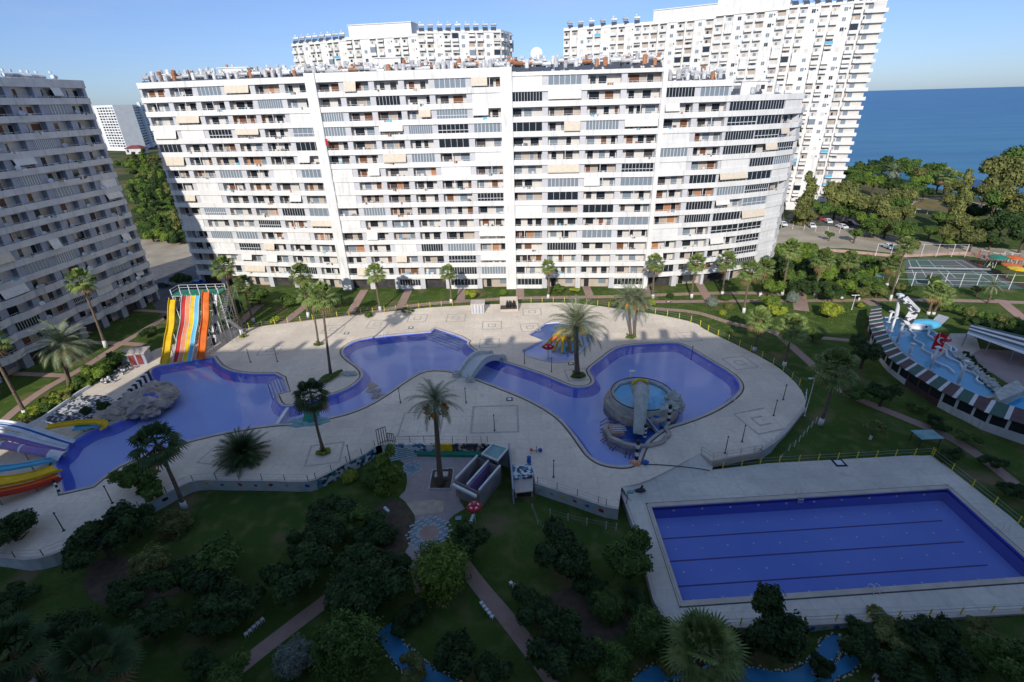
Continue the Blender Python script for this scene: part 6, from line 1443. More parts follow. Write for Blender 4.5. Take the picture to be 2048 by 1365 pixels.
for i, f in enumerate((.42, .58, .8)):
    q = a.lerp(b, f); m = MB(); m.tube([(q.x, q.y+.5, .4), (q.x, q.y+.5, 1.2), (q.x+.1, q.y+.5, 2.2)], [.22, .3, .14], 6); m.build('totem', 'black', r)
c = W(262, 732, 0); r = thing('toilet_kiosk', 'small grey kiosk with two reddish doors left of the yellow slide', 'kiosk', (c.x+.5, c.y+1.3, 0), .25); m = MB(); m.box(-2, 2, -1.3, 1.3, 0, 2.3); m.build('wall', 'lpier', r); m = MB(); m.box(-2.2, 2.2, -1.5, 1.5, 2.3, 2.45); m.build('roof', 'coping', r)
for s in (-.2, 1.0): m = MB(); m.box(s-.4, s+.5, -1.35, -1.305, .1, 2.1); m.build('door', 'awn_red', r)
# ------------------------------------------------------------------ slide tower
PY = 92.3
def sweep(name, pts, w, lanes, label, cat='water slide', wall_h=.35, rails_m=None, parent=None, side=None, wall_t=.08, closed_tube=False):
    """trough slide: pts = centre line (3D); lanes = list of materials across the width"""
    r = parent or thing(name, label, cat, (0, 0, 0)); n = len(pts); k = len(lanes); P = [Vector(p) for p in pts]; rows = []
    for i in range(n):
        d = P[min(i+1, n-1)]-P[max(i-1, 0)]; d.z = 0; s = side or Vector((d.y, -d.x, 0)).normalized(); rows.append((P[i], s))
    for j, lm in enumerate(lanes):
        m = MB()
        for i in range(n-1):
            A_, s0 = rows[i]; B_2, s1 = rows[i+1]; o0 = -w/2+w*j/k; o1 = -w/2+w*(j+1)/k
            prof = [(o0, .10), (o0+(o1-o0)*.25, 0), (o0+(o1-o0)*.75, 0), (o1, .10)]
            for (u0, z0), (u1, z1) in zip(prof[:-1], prof[1:]):
                a, b, c_, d_ = A_+s0*u0+Vector((0, 0, z0)), A_+s0*u1+Vector((0, 0, z1)), B_2+s1*u1+Vector((0, 0, z1)), B_2+s1*u0+Vector((0, 0, z0))
                m.quad(a, b, c_, d_); e = Vector((0, 0, -.06)); m.quad(d_+e, c_+e, b+e, a+e)
        m.build('lane', lm, r)
    for j in range(k+1):
        m = MB(); h = wall_h if j in (0, k) else .16; t = wall_t
        for i in range(n-1):
            A_, s0 = rows[i]; B_2, s1 = rows[i+1]; o = -w/2+w*j/k
            a, b, c_, d_ = A_+s0*(o-t/2), A_+s0*(o+t/2), B_2+s1*(o+t/2), B_2+s1*(o-t/2); lo = Vector((0, 0, -.05)); hi = Vector((0, 0, h))
            m.hexa([a+lo, b+lo, c_+lo, d_+lo, a+hi, b+hi, c_+hi, d_+hi])
        m.build('side_wall' if j in (0, k) else 'lane_divider', rails_m or lanes[0 if j == 0 else -1], r)
    return r
def drop(xt, xb, yt_px, yb_px, w, lanes, label, bumps=2, **kw):
    T_, B_3 = Wy(xt, yt_px, PY), W(xb, yb_px, .05); n = 26; pts = []
    for i in range(n+1):
        t = i/n; p = T_.lerp(B_3, t); e = .5*math.sin(t*math.pi*2*bumps)*(1-t)*(t**.3)*1.0
        s = t*t*(3-2*t); p.z = T_.z*(1-t)+B_3.z*t + e - (.9*math.sin(math.pi*t) if t > 0 else 0)*.6; p.z = max(p.z, .05); pts.append(p)
    r = sweep('water_slide', pts, w, lanes, label, side=Vector((1, 0, 0)), **kw)
    m = MB()
    for t in (.3, .55, .75):
        p = pts[int(t*n)]
        for s in (-w/2, w/2): m.bar((p.x+s, p.y, 0), (p.x+s, p.y, p.z-.06), .09)
    m.build('support', 'alu', r); return r
drop(346, 329, 600, 729, 1.35, ['yellow'], 'yellow bumpy water slide, leftmost on the scaffold tower', wall_h=.5)
drop(383, 365, 592, 724, 3.5, ['red', 'salmon', 'yellow', 'cyan'], 'four-lane red, salmon, yellow and blue water slide on the scaffold tower', rails_m='pwhite')
drop(413, 402, 585, 719, 1.35, ['orange'], 'orange water slide, rightmost on the scaffold tower', wall_h=.5)
r = thing('slide_tower', 'white steel scaffold tower with green platform carrying the colourful slides', 'tower')
TL, TR = Wy(342, 594, PY), Wy(434, 580, PY); zp = (TL.z+TR.z)/2-.3
m = MB(); m.box(TL.x, TR.x, PY+.1, PY+3.2, zp-.2, zp); m.build('platform', 'green', r)
for i in range(6):
    for y in (PY+.25, PY+3.0):
        x = TL.x+.1+(TR.x-TL.x-.2)*i/5; m = MB(); m.tube([(x, y, -.1), (x, y, zp+1.1)], .075, 6); m.build('column', 'alu', r)
m = MB()
for i in range(5):
    x0 = TL.x+.1+(TR.x-TL.x-.2)*i/5; x1 = TL.x+.1+(TR.x-TL.x-.2)*(i+1)/5
    for y in (PY+.25, PY+3.0):
        for k in range(3): z0 = k*zp/3; z1 = (k+1)*zp/3; m.bar((x0, y, z0), (x1, y, z1), .05); m.bar((x1, y, z0), (x0, y, z1), .05)
    for k in range(1, 4): m.bar((x0, PY+.25, k*zp/3-.3), (x1, PY+.25, k*zp/3-.3), .07)
m.build('bracing', 'alu', r); m = MB()
for h in (.5, 1.05): m.bar((TL.x, PY+3.1, zp+h), (TR.x, PY+3.1, zp+h), .05); m.bar((TL.x, PY+.2, zp+h), (TL.x, PY+3.1, zp+h), .05); m.bar((TR.x, PY+.2, zp+h), (TR.x, PY+3.1, zp+h), .05)
m.build('railing', 'alu', r)
cx = TR.x+.75; m = MB()
for i in range(26):       # winding stair on the right side
    z = zp*(1-i/26.0); yy = PY+2.6-(i % 13)*.36*(1 if i < 13 else 1); side_ = 0 if i < 13 else 1; y = PY+2.8-(i*.36 if i < 13 else (25-i)*.36)
    m.box(cx-.75+side_*1.0, cx+.15+side_*1.0, y-.2, y+.2, z-.12, z)
m.build('stair_flight', 'greymetal', r); m = MB()
for x in (cx-.8, cx+.2, cx+1.2):
    for y in (PY-1.7, PY+3.0): m.bar((x, y, 0), (x, y, zp+.6), .07)
    m.bar((x, PY+3, zp+.4), (x, PY-1.7, zp*.5+.9), .05); m.bar((x, PY+3, .9), (x, PY-1.7, zp*.5+.3), .05)
m.build('stair_frame', 'greymetal', r)
drop(430, 427, 590, 690, .8, ['checker'], 'narrow grey chequered chute on the right side of the scaffold tower', wall_h=.3)
# ------------------------------------------------------------------ slides at the left edge
def lane3(pts): return [W(x, y, z) for x, y, z in pts]
def smooth3(P, it=2):
    for _ in range(it):
        q = [P[0]]
        for a, b in zip(P[:-1], P[1:]): q += [a*.75+b*.25, a*.25+b*.75]
        P = q+[P[-1]]
    return P
def supports(P, r, idx, m_='greymetal'):
    m = MB()
    for i in idx: p = P[i]; m.bar((p.x, p.y, 0), (p.x, p.y, p.z-.1), .12)
    m.build('support', m_, r)
SL_ = [([(-60, 845, 4.2), (20, 851, 3.2), (60, 862, 2.2), (105, 878, 1.0), (141, 889, .25)], 1.5, ['pwhite', 'blue', 'pwhite'], 'white and blue water slide at the left edge, the highest of the group'),
       ([(-60, 862, 3.6), (15, 872, 2.6), (60, 884, 1.7), (95, 893, .9), (127, 900, .3)], 1.3, ['pwhite', 'purple'], 'white and purple water slide just below the blue one at the left edge'),
       ([(-70, 945, 3.0), (0, 940, 2.3), (55, 932, 1.4), (106, 921, .4)], 1.1, ['cyan'], 'light blue trough slide at the left edge'),
       ([(-70, 972, 2.6), (0, 966, 2.0), (60, 955, 1.2), (115, 938, .3)], 2.0, ['yellow'], 'wide yellow trough slide at the left edge'),
       ([(-70, 1000, 2.2), (0, 988, 1.6), (60, 975, 1.0), (119, 955, .25)], 1.5, ['orange', 'red'], 'orange and red trough slide at the left edge, lowest of the group'),
       ([(95, 856, 1.6), (130, 850, 1.5), (170, 845, 1.3), (203, 845, 1.0), (212, 852, .6), (203, 858, .2)], .9, ['yellow'], 'small yellow curved slide by the rock, left side of the slide pool'),
       ([(147, 858, .9), (175, 853, .8), (199, 852, .2)], 1.2, ['cyan'], 'short light blue slide tucked inside the small yellow curved one')]
for pts, w, ln, lab in SL_:
    P = smooth3(lane3(pts)); r = sweep('water_slide', P, w, ln, lab, wall_h=.3); supports(P, r, [len(P)//3, len(P)*2//3])
P = smooth3(lane3([(-60, 884, 3.4), (0, 889, 2.7), (50, 899, 1.8), (100, 908, .8)])); r = thing('tube_slide', 'purple tube slide with white flared mouth at the left edge', 'water slide'); m = MB(); m.tube(P, .55, 12); m.build('tube', 'purple', r, smooth=True)
m = MB(); d = (P[-1]-P[-3]).normalized(); m.tube([P[-1]-d*.1, P[-1]+d*1.4-Vector((0, 0, .3))], [.62, .8], 12, cap=False); m.build('mouth', 'pwhite', r); m = MB()
for i in (3, 6, 9): m.tube([P[i]-(P[i+1]-P[i]).normalized()*.12, P[i]+(P[i+1]-P[i]).normalized()*.12], .6, 12)
m.build('flange', 'pwhite', r); supports(P, r, [4, 9])
def bwpost(label, base, h, z=0, w=.28):
    c = W(*base, z); r = thing('striped_post', label, 'post', (c.x, c.y, z)); n = 6
    for i in range(n): m = MB(); m.tube([(0, 0, h*i/n), (0, 0, h*(i+1)/n)], w/2, 8); m.build('band', 'black' if i % 2 else 'pwhite', r)
    return r
bwpost('black and white post under the orange trough slide at the left edge', (121, 988), 2.2)
# rock mountain by the slide pool
c = W(292, 812, 0); r = thing('artificial_rock', 'beige sprayed-concrete rock mound with a cave at the slide pool', 'rock', (c.x, c.y, 0)); m = MB()
for (x, y, z, a, b, h, s) in ((0, 0, .6, 3.2, 3.4, 2.3, 1), (-2.3, -1.8, .3, 2.4, 2.1, 1.4, 2), (-4.2, -3.0, .0, 1.9, 1.6, 1.0, 3), (2.0, 1.6, .6, 2.0, 2.4, 1.6, 4), (.2, 3.2, .8, 2.6, 1.8, 1.5, 5), (1.8, -1.6, .0, 1.5, 1.5, .9, 6)):
    m.sphere((x, y, z), (a, b, h), nu=34, nv=18, jit=.38, seed=s)
m.build('rock_body', 'rock', r); m = MB(); m.sphere((1.4, -.6, 1.2), (1.5, 1.4, 1.25), nu=14, nv=8, jit=.3, seed=9); m.build('cave_opening', 'rtile', r)
m = MB(); m.bar((1.0, -2.1, .3), (2.3, -.4, 1.5), .7, .1); m.bar((1.9, -2.3, .2), (2.6, -1.0, 1.2), .5, .1); m.build('water_chute', 'pwhite', r)
a, b = W(234, 800, 1.4), W(300, 748, 1.4); r = thing('stepped_wall', 'row of black and white blocks climbing along the top of the beige rock', 'wall'); n = 14
for i in range(n): p = a.lerp(b, i/n); m = MB(); m.box(p.x-.26, p.x+.26, p.y-.3, p.y+.3, .0, 1.2+.9*i/n); m.build('block', 'checkb' if 0 else ('black' if i % 2 else 'pwhite'), r)
struct(sheet(soften(px([(92, 850), (85, 838), (160, 792), (205, 790), (232, 800), (226, 838), (170, 843), (120, 848)])), zf=lambda x, y: .03).build('pebble_bed', 'pebble'))
wall_thing('low white kerb between the pebble bed and the sunlit border', px([(40, 862), (85, 840), (160, 787), (180, 775)]), -.5, .45, .3, 'pwhite', name='kerb_wall')
tree('dark shrub inside the pebble bed beside the rock', 205, 812, 14, .7, 'round', 'lf_dark', 'bush', 'bush', z0=0); tree('dark low shrub in the middle of the pebble bed', 170, 822, 12, .4, 'round', 'lf_dark', 'bush', 'bush', z0=0)
for (x, y, l_) in ((246, 745, 'upper'), (220, 763, 'lower')):
    c = W(x, y, 0); m = MB(); q = random.Random(x)
    for i in range(26): m.sphere((q.gauss(0, .7), q.gauss(0, .7), q.uniform(.1, .9)), .22, nu=6, nv=4)
    tag(m.build('stone_heap', 'pebble', loc=c), f'heap of white stones beside the sunlit border, the {l_} one', 'stones')
# ------------------------------------------------------------------ bridge
a, b = W(928, 757, 0), W(992, 716, 0); r = thing('footbridge', 'arched grey-white footbridge over the channel between the pools', 'bridge'); d = (b-a); d.z = 0; L = d.length; d.normalize(); s = Vector((d.y, -d.x, 0)); n = 14
def arch(t): return .15+1.75*math.sin(math.pi*t)
m = MB(); top = MB()
for i in range(n):
    t0, t1 = i/n, (i+1)/n; p, q = a+d*L*t0, a+d*L*t1; z0, z1 = arch(t0), arch(t1); w = 1.25
    m.hexa([p-s*w+Vector((0, 0, z0-.35)), p+s*w+Vector((0, 0, z0-.35)), q+s*w+Vector((0, 0, z1-.35)), q-s*w+Vector((0, 0, z1-.35)), p-s*w+Vector((0, 0, z0)), p+s*w+Vector((0, 0, z0)), q+s*w+Vector((0, 0, z1)), q-s*w+Vector((0, 0, z1))])
m.build('deck', 'paleconc', r); m = MB(); p, q = a+d*.1, a+d*2.4; m.hexa([p-s*1.1+Vector((0,0,.1)), p+s*1.1+Vector((0,0,.1)), q+s*1.1+Vector((0,0,.9)), q-s*1.1+Vector((0,0,.9)), p-s*1.1+Vector((0,0,.22)), p+s*1.1+Vector((0,0,.22)), q+s*1.1+Vector((0,0,1.12)), q-s*1.1+Vector((0,0,1.12))]); m.build('green_step', 'green', r)
for sg in (-1, 1):
    m = MB()
    for i in range(n):
        t0, t1 = i/n, (i+1)/n; p, q = a+d*L*t0+s*sg*1.35, a+d*L*t1+s*sg*1.35; e = s*.2; z0, z1 = arch(t0), arch(t1)
        m.hexa([p-e+Vector((0, 0, z0-.5)), p+e+Vector((0, 0, z0-.5)), q+e+Vector((0, 0, z1-.5)), q-e+Vector((0, 0, z1-.5)), p-e+Vector((0, 0, z0+.75)), p+e+Vector((0, 0, z0+.75)), q+e+Vector((0, 0, z1+.75)), q-e+Vector((0, 0, z1+.75))])
    m.build('parapet', 'paleconc', r)
    for e_ in (a, b): m = MB(); m.sphere(e_+s*sg*1.5+Vector((0, 0, .25)), (.9, .8, .7), jit=.4, seed=sg+3); m.build('end_rock', 'rockg', r)
# ------------------------------------------------------------------ round rock pool with fish slide
zc = 2.0; c = W(1284, 790, zc); r = thing('rock_island', 'round rock-walled upper pool standing in the right lagoon', 'pool island', (c.x, c.y, 0)); n = 40
def ring(ra, rb, z0a, z1, zb1, seed, j=.1):
    m = MB()
    for i in range(n):
        t = [6.2832*(i+k)/n for k in (0, 1)]; o = []
        for tt in t:
            f = 1+j*noise.noise(Vector((math.cos(tt)*2, math.sin(tt)*2, seed))); g_ = 1+j*noise.noise(Vector((math.cos(tt)*2+5, math.sin(tt)*2, seed)))
            o.append((Vector((math.cos(tt)*ra*f, math.sin(tt)*ra*f, 0)), Vector((math.cos(tt)*rb*g_, math.sin(tt)*rb*g_, 0)), .2*noise.noise(Vector((math.cos(tt)*4, math.sin(tt)*4, seed)))))
        (a0_, b0_, h0_), (a1_, b1_, h1_) = o; Z = lambda v, z: Vector((v.x, v.y, z))
        m.quad(Z(b0_, z0a), Z(b1_, z0a), Z(b1_, zb1+h1_), Z(b0_, zb1+h0_)); m.quad(Z(b0_, zb1+h0_), Z(b1_, zb1+h1_), Z(a1_, z1+h1_), Z(a0_, z1+h0_)); m.quad(Z(a0_, z1+h0_), Z(a1_, z1+h1_), Z(a1_, z0a), Z(a0_, z0a))
    return m
ring(4.1, 4.75, -1.2, 2.1, 2.0, 1, .07).build('rock_rim', 'rockg', r)
ring(4.8, 5.5, -1.2, 1.1, 1.0, 4, .08).build('rock_terrace', 'rock', r)
m = MB(); m.prism([(4.25*math.cos(R(12*i)), 4.25*math.sin(R(12*i))) for i in range(30)], -1.2, 1.55); m.build('pool_floor', 'rounddfl', r)
m = MB(); m.prism([(4.35*math.cos(R(12*i)), 4.35*math.sin(R(12*i))) for i in range(30)], 1.84, 1.85); m.build('upper_water', 'water', r)
m = MB(); m.tube([(4.65*math.cos(R(9*i)), 4.65*math.sin(R(9*i)), 2.3) for i in range(-2, 33)], .09, 6); m.build('rim_rope', 'darkmetal', r)
m = MB(); m.sphere((-.3, 5.4, 2.3), (.3, .3, .8)); m.sphere((-.3, 5.4, 3.1), (.5, .35, .12)); m.build('fountain_head', 'pwhite', r)
m = MB()
for (x, y, z, a_, b_, h, s_) in ((4.4, -1.2, 1.6, 1.2, 1.1, 1.3, 2), (5.1, -1.6, .8, .9, .9, 1.4, 3), (3.6, -2.5, 1.5, 1.2, .8, .8, 4)): m.sphere((x, y, z), (a_, b_, h), nu=20, nv=12, jit=.4, seed=s_)
m.build('corner_rock', 'rockg', r)
c2_ = W(1274, 864, -.1); r = thing('splash_basin', 'lower splash basin with blue interior in front of the round upper pool', 'basin', (c2_.x, c2_.y, 0)); m = MB(); wall_strip(m, [(4.3*math.cos(R(-200+i*11))*(1+.06*math.sin(i*2)), 3.6*math.sin(R(-200+i*11))) for i in range(21)], .6, -1.2, .35); m.build('rim', 'rock', r)
m = MB(); m.prism([(4.1*math.cos(R(12*i)), 3.4*math.sin(R(12*i))) for i in range(30)], -1.2, -.25); m.build('basin_floor', 'blue', r)
m = MB(); m.box(-3.9, -2.0, -.8, 1.4, -.25, .35); m.build('wooden_bench', 'brick', r)
for k in range(3): m = MB(); m.bar((-3.4, -.4+k*.5, .5), (-1.6, -.4+k*.5, .5), .1); m.build('handrail', 'pwhite', r)
m = MB(); m.bar((1.6, 1.8, 1.4), (3.2, -.3, -.2), .9, .12); m.bar((2.8, 2.2, 1.5), (4.2, .4, .1), .8, .12); m.build('blue_chute', 'blue', r); m = MB(); m.bar((1.1, 2.2, 1.6), (2.9, -.6, -.1), .22, .5); m.build('chute_wall', 'rockg', r)
r = thing('animal_slide', 'grey whale-shaped slide pouring from the round upper pool to the splash basin', 'water slide'); P = [Wy(1284, 768, W(1284, 790, 2).y-.3), W(1283, 790, 3.6), W(1281, 820, 2.9), W(1279, 850, 1.7), W(1277, 868, .6)]; P[0] = P[1]+Vector((0, 1.3, .3)); P = smooth3(P); m = MB(); m.tube(P, [1.1-.35*i/(len(P)-1)+.25*math.exp(-((i-3)/3)**2) for i in range(len(P))], 14); m.build('body', 'rockg', r, smooth=True)
m = MB(); m.tube([p+Vector((0, 0, .9-.2*i/len(P))) for i, p in enumerate(P[2:-2])], .18, 8); m.build('back_ridge', 'coping', r); m = MB(); h = P[2]; m.sphere(h+Vector((0, .2, .2)), (1.25, 1.2, 1.05), nu=16, nv=9, jit=.15); m.build('head', 'rockg', r, smooth=True); m = MB(); m.tube([h+Vector((1.15*math.cos(R(t)), .3, .55+1.0*math.sin(R(t)))) for t in range(0, 181, 20)], .2, 7); m.build('crest', 'yellow', r)
bwpost('black and white post right of the round upper pool', (1336, 848), 3.2, 0, .5); bwpost('black and white post in the splash basin, the right one', (1289, 874), 2.0, 0, .5); bwpost('black and white post at the near pool rim with orange foot', (1272, 926), 3.6, 0, .5)
c = W(1272, 926, 0); m = MB(); m.tube([(0, 0, 0), (0, 0, .22)], [.75, .6], 9); tag(m.build('post_foot', 'salmon', loc=c), 'orange round foot of the striped post at the near pool rim', 'post foot'); c = W(1290, 928, 0); m = MB(); m.sphere((0, 0, .2), (.45, .4, .35), jit=.3); tag(m.build('blue_buoy', 'blue', loc=c), 'blue lump on the deck right of the orange post foot', 'buoy')
# hose along the deck to the swimming pool edge
P = [W(*q, .05) for q in ((1296, 929), (1340, 931), (1395, 937), (1420, 936))]; P[-1].z = -.4; m = MB(); m.tube(smooth3(P), .07, 5); tag(m.build('hose', 'darkmetal'), 'dark hose running from the striped post to the swimming pool deck', 'hose')
# ------------------------------------------------------------------ kids pool: octopus slide, mushroom
c = W(1128, 690, 0); r = thing('octopus_slide', 'yellow many-armed slide with blue chutes in the kids pool behind the pale date palm', 'play structure', (c.x, c.y, -.5)); m = MB(); m.sphere((0, .6, 2.3), (1.5, 1.3, 1.3), nu=16, nv=9); m.build('body', 'yellow', r, smooth=True)
for i, a_ in enumerate((195, 230, 258, 290, 320, 350, 20, 160)):
    q = Vector((math.cos(R(a_)), math.sin(R(a_)), 0)); m = MB(); m.tube(smooth3([Vector((0, .6, 2.4))+q*.8, Vector((0, .6, 2.1))+q*1.9, Vector((0, .6, .9))+q*2.7, Vector((0, .6, .1))+q*3.6]), [.42-.017*k for k in range(16)], 8); m.build('arm', 'yellow' if i % 3 else 'orange', r, smooth=True)
for i, a_ in enumerate((262, 300)): q = Vector((math.cos(R(a_)), math.sin(R(a_)), 0)); m = MB(); m.bar(Vector((0, .6, 1.9))+q*1.2, Vector((0, .6, .2))+q*3.4, .8, .15); m.build('chute', 'cyan', r)
for s in (-.5, .45): m = MB(); m.sphere((s, -.5, 3.0), .35, nu=10, nv=6); m.build('eye', 'pwhite', r); m = MB(); m.sphere((s, -.82, 3.02), .14, nu=8, nv=5); m.build('pupil', 'black', r)
c = W(1096, 716, -.3); r = thing('mushroom_shower', 'red and white spotted mushroom shower in the kids pool', 'shower', (c.x, c.y, -.5)); m = MB(); m.tube([(0, 0, 0), (0, 0, 2.5)], .14, 8); m.build('stem', 'pwhite', r); m = MB(); m.sphere((0, 0, 2.45), (1.15, 1.15, .6), nu=16, nv=8, z_min=2.4); m.build('cap', 'umb', r, smooth=True)
for i in range(6): q = R(60*i); m = MB(); m.sphere((.72*math.cos(q), .72*math.sin(q), 2.86), (.2, .2, .08), nu=8, nv=4); m.build('cap_spot', 'pwhite', r)
# swim ring shade: cascade sheet on near channel
c = W(622, 840, 0); r = thing('water_cascade', 'green cascade panel with pale splash base at the channel behind the dark palm', 'cascade', (c.x, c.y, 0)); m = MB(); m.bar((-.1, 1.2, 1.0), (.1, -1.0, .1), 2.0, .15); m.build('panel', 'green', r); m = MB(); m.sphere((-.3, -.6, -.1), (3.4, 1.3, .35), jit=.4, nu=16, nv=8); m.build('base', 'teal', r); m = MB(); m.box(-1.0, 1.0, 1.0, 1.6, 0, 1.5); m.build('rear_block', 'pwhite', r)
# ------------------------------------------------------------------ aquapark on the right
az = th(75, 75)
def arc_roof(label, outer, inner, z0, h, facade=True, name='striped_awning', split_n=3):
    r = thing(name, label, 'building'); O, I = px(outer, z0+h), px(inner, z0+h+.3); n = 96
    def res(P):
        L = [0]
        for a, b in zip(P[:-1], P[1:]): L.append(L[-1]+(b-a).length)
        out = []
        for i in range(n+1):
            s = L[-1]*i/n; k = max(j for j in range(len(L)-1) if L[j] <= s+1e-6); out.append(P[k].lerp(P[k+1], (s-L[k])/(L[k+1]-L[k])))
        return out
    O, I = res(soften_open(O)), res(soften_open(I)); cols = ['awg', 'awg', 'awg', 'lwhite', 'awm', 'awm', 'awm', 'lwhite']
    for i in range(n):
        m = MB(); m.hexa([(*O[i], z0+h-.08), (*O[i+1], z0+h-.08), (*I[i+1], z0+h+.22), (*I[i], z0+h+.22), (*O[i], z0+h), (*O[i+1], z0+h), (*I[i+1], z0+h+.3), (*I[i], z0+h+.3)]); m.build('roof_stripe', cols[i % 8], r)
    if facade:
        Q = offset_open(O, .5); rnd = random.Random(2)
        for i in range(0, n-3, 4):
            a, b = Q[i], Q[i+4]; m = MB(); wall_strip(m, [a, b], .2, z0-1.0, z0+.9); wall_strip(m, [a, a.lerp(b, .16)], .2, z0+.9, z0+h-.1); m.build('wall', 'lwhite' if rnd.random() < .7 else 'awm', r)
            m = MB(); wall_strip(m, [a.lerp(b, .16), b], .06, z0+.9, z0+h-.1); m.build('window', 'glass', r)
        m = MB(); wall_strip(m, [q for q in Q[int(n*.4):]], 1.6, z0-.9, z0-.7); m.build('terrace', 'coping', r)
    return r
def offset_open(P, d):
    out = []
    for i, p in enumerate(P):
        t = (P[min(i+1, len(P)-1)]-P[max(i-1, 0)]).normalized(); out.append(p+Vector((-t.y, t.x))*d)
    return out
M['awg'] = mat('dark_green_sheet', (.05, .11, .085), .6, (.035, .08, .06), 1); M['awm'] = mat('maroon_sheet', (.10, .05, .05), .6, (.075, .04, .04), 1)
arc_roof('long curved building with green, white and maroon striped roof beside the turquoise pool', [(1743, 615), (1736, 642), (1748, 676), (1771, 711), (1798, 731), (1828, 751), (1886, 786), (1946, 811), (1971, 826), (2060, 852), (2150, 885)], [(1763, 612), (1764, 640), (1774, 668), (1793, 695), (1815, 715), (1843, 733), (1899, 763), (1948, 787), (1988, 801), (2070, 826), (2150, 850)], az-.1, 2.6)
r = thing('striped_awning', 'long straight awning with dark and white stripes at the right edge above the courtyard', 'awning'); z = az+2.6
q0, q1, q2, q3 = W(1942, 648, z), W(2140, 694, z), W(2140, 742, z), W(1934, 668, z)
for k in range(7):
    t0, t1 = k/7, (k+1)/7; m = MB(); a, b, c_, d_ = q0.lerp(q3, t0), q1.lerp(q2, t0), q1.lerp(q2, t1), q0.lerp(q3, t1); e = Vector((0, 0, .06)); m.hexa([d_, c_, b, a, d_+e, c_+e, b+e, a+e]); m.build('stripe', ['awg', 'white', 'awm', 'white', 'awg', 'lpier', 'white'][k], r)
for t in (0, .25, .5, .75): p = q3.lerp(q2, t); m = MB(); m.bar((p.x, p.y, az-.2), (p.x, p.y, z), .12); m.build('post', 'greymetal', r)
for t in (.1, .4, .7): p = q0.lerp(q1, t); m = MB(); m.bar((p.x, p.y, az-.2), (p.x, p.y, z), .12); m.build('rear_post', 'greymetal', r)
# wavy white ledges in the turquoise pool
def ledge(pts, label):
    P = px(pts, az); Q = [P[0]]; k = 0
    for a, b in zip(P[:-1], P[1:]):
        d = b-a; L = d.length; nn = Vector((-d.y, d.x)).normalized(); m_ = max(3, int(L/.5))
        for i in range(1, m_+1): k += 1; Q.append(a+d*i/m_+nn*.38*math.sin(k*.75))
    m = MB(); wall_strip(m, Q, .28, az-.4, az+.22); o = m.build('pool_ledge', 'pwhite', aq)
    s = MB(); return o
ledge([(1822, 650), (1826, 672), (1842, 690), (1860, 712), (1880, 730), (1912, 747)], ''); ledge([(1850, 658), (1868, 680), (1884, 700), (1905, 720), (1950, 752), (1965, 770)], ''); ledge([(1870, 668), (1892, 690), (1918, 715), (1945, 738), (1990, 775)], ''); ledge([(1905, 695), (1915, 715), (1930, 730)], '')
for i, (x, y, h) in enumerate([(1776, 647, 2.6), (1781, 665, 3.2), (1793, 689, 4.2), (1818, 711, 2.3), (1859, 741, 4.4), (1914, 771, 4.4)]):
    c = W(x, y, az-.3); l_ = ['shortest white column at the top end of the turquoise pool', 'second white column from the top of the turquoise pool', 'tall white column nearest the striped roof bend in the turquoise pool', 'short white column stump in the middle of the turquoise pool', 'tall white column under the flag in the turquoise pool', 'tall white column at the lower end of the turquoise pool'][i]
    r = thing('column', l_, 'column', (c.x, c.y, az-.45)); m = MB(); m.tube([(0, 0, 0), (0, 0, .5)], [.62, .42], 10); m.build('base', 'pwhite', r); m = MB(); m.tube([(0, 0, .5), (0, 0, h)], [.24, .2], 10); m.build('shaft', 'pwhite', r, smooth=True); m = MB(); m.box(-.35, .35, -.35, .35, h, h+.22); m.build('capital', 'pwhite', r)
r = thing('white_tower', 'white pillar with black-white chequered chute at the top of the turquoise pool', 'tower'); c = W(1797, 640, az); e = Wy(1800, 592, c.y+1.5); m = MB(); m.tube([(c.x+.6, c.y+1.5, az-.2), (e.x, c.y+1.5, e.z)], [.4, .3], 10); m.build('pillar', 'pwhite', r); m = MB(); m.box(e.x-.5, e.x+.5, c.y+1, c.y+2, e.z, e.z+.4); m.build('capital', 'pwhite', r)
P = [Vector((e.x+.2, c.y+1.2, e.z-.3)), Vector((e.x+1.5, c.y-1.5, e.z-2.2)), W(1812, 650, az+.3)]; m = MB(); m.bar(P[0], P[1], 1.6, .2); m.bar(P[1], P[2], 1.6, .2); m.build('chute', 'checker', r); m = MB(); m.bar(P[0]+Vector((.9, 0, .1)), P[1]+Vector((.9, 0, .1)), .25, .5); m.bar(P[1]+Vector((.9, 0, .1)), P[2]+Vector((.9, 0, .1)), .25, .5); m.build('chute_edge', 'pwhite', r)
c = W(1848, 652, az); r = thing('whale_sculpture', 'blue and white whale-shaped sculpture on the far bank of the turquoise pool', 'sculpture', (c.x, c.y, az)); m = MB(); m.sphere((0, 0, .3), (3.2, 1.7, 1.0), nu=20, nv=10); m.build('body', 'cyan', r, smooth=True); m = MB(); m.sphere((-1.4, -.6, .15), (2.2, 1.5, .8), nu=16, nv=8); m.build('head', 'pwhite', r, smooth=True); m = MB(); m.sphere((-1.2, -1.9, .7), .2, nu=8, nv=5); m.build('eye', 'black', r); m = MB(); m.bar((2.6, .3, .3), (4.4, 1.2, 1.5), 1.8, .2); m.build('tail', 'lpier', r)
m = MB(); P = px([(1985, 795), (2003, 782), (2030, 770), (2048, 790), (2010, 806), (1995, 812)], az); m.prism(P, az-.2, az+.9); tag(m.build('rock_terrace', 'rockg'), 'grey rock terrace between the turquoise pool and the bright corner pool', 'rock')
for i in range(12): t = i/11; c = W(1918+t*82, 712+t*74, az); m = MB(); m.sphere((0, 0, .2), (.8, .7, .6), jit=.5, seed=i, nu=12, nv=7); o = m.build('boulder', 'rockg', loc=c); tag(o, 'grey boulder in the row between the turquoise pool and the pink courtyard', 'boulder', 'boulders of the courtyard edge')
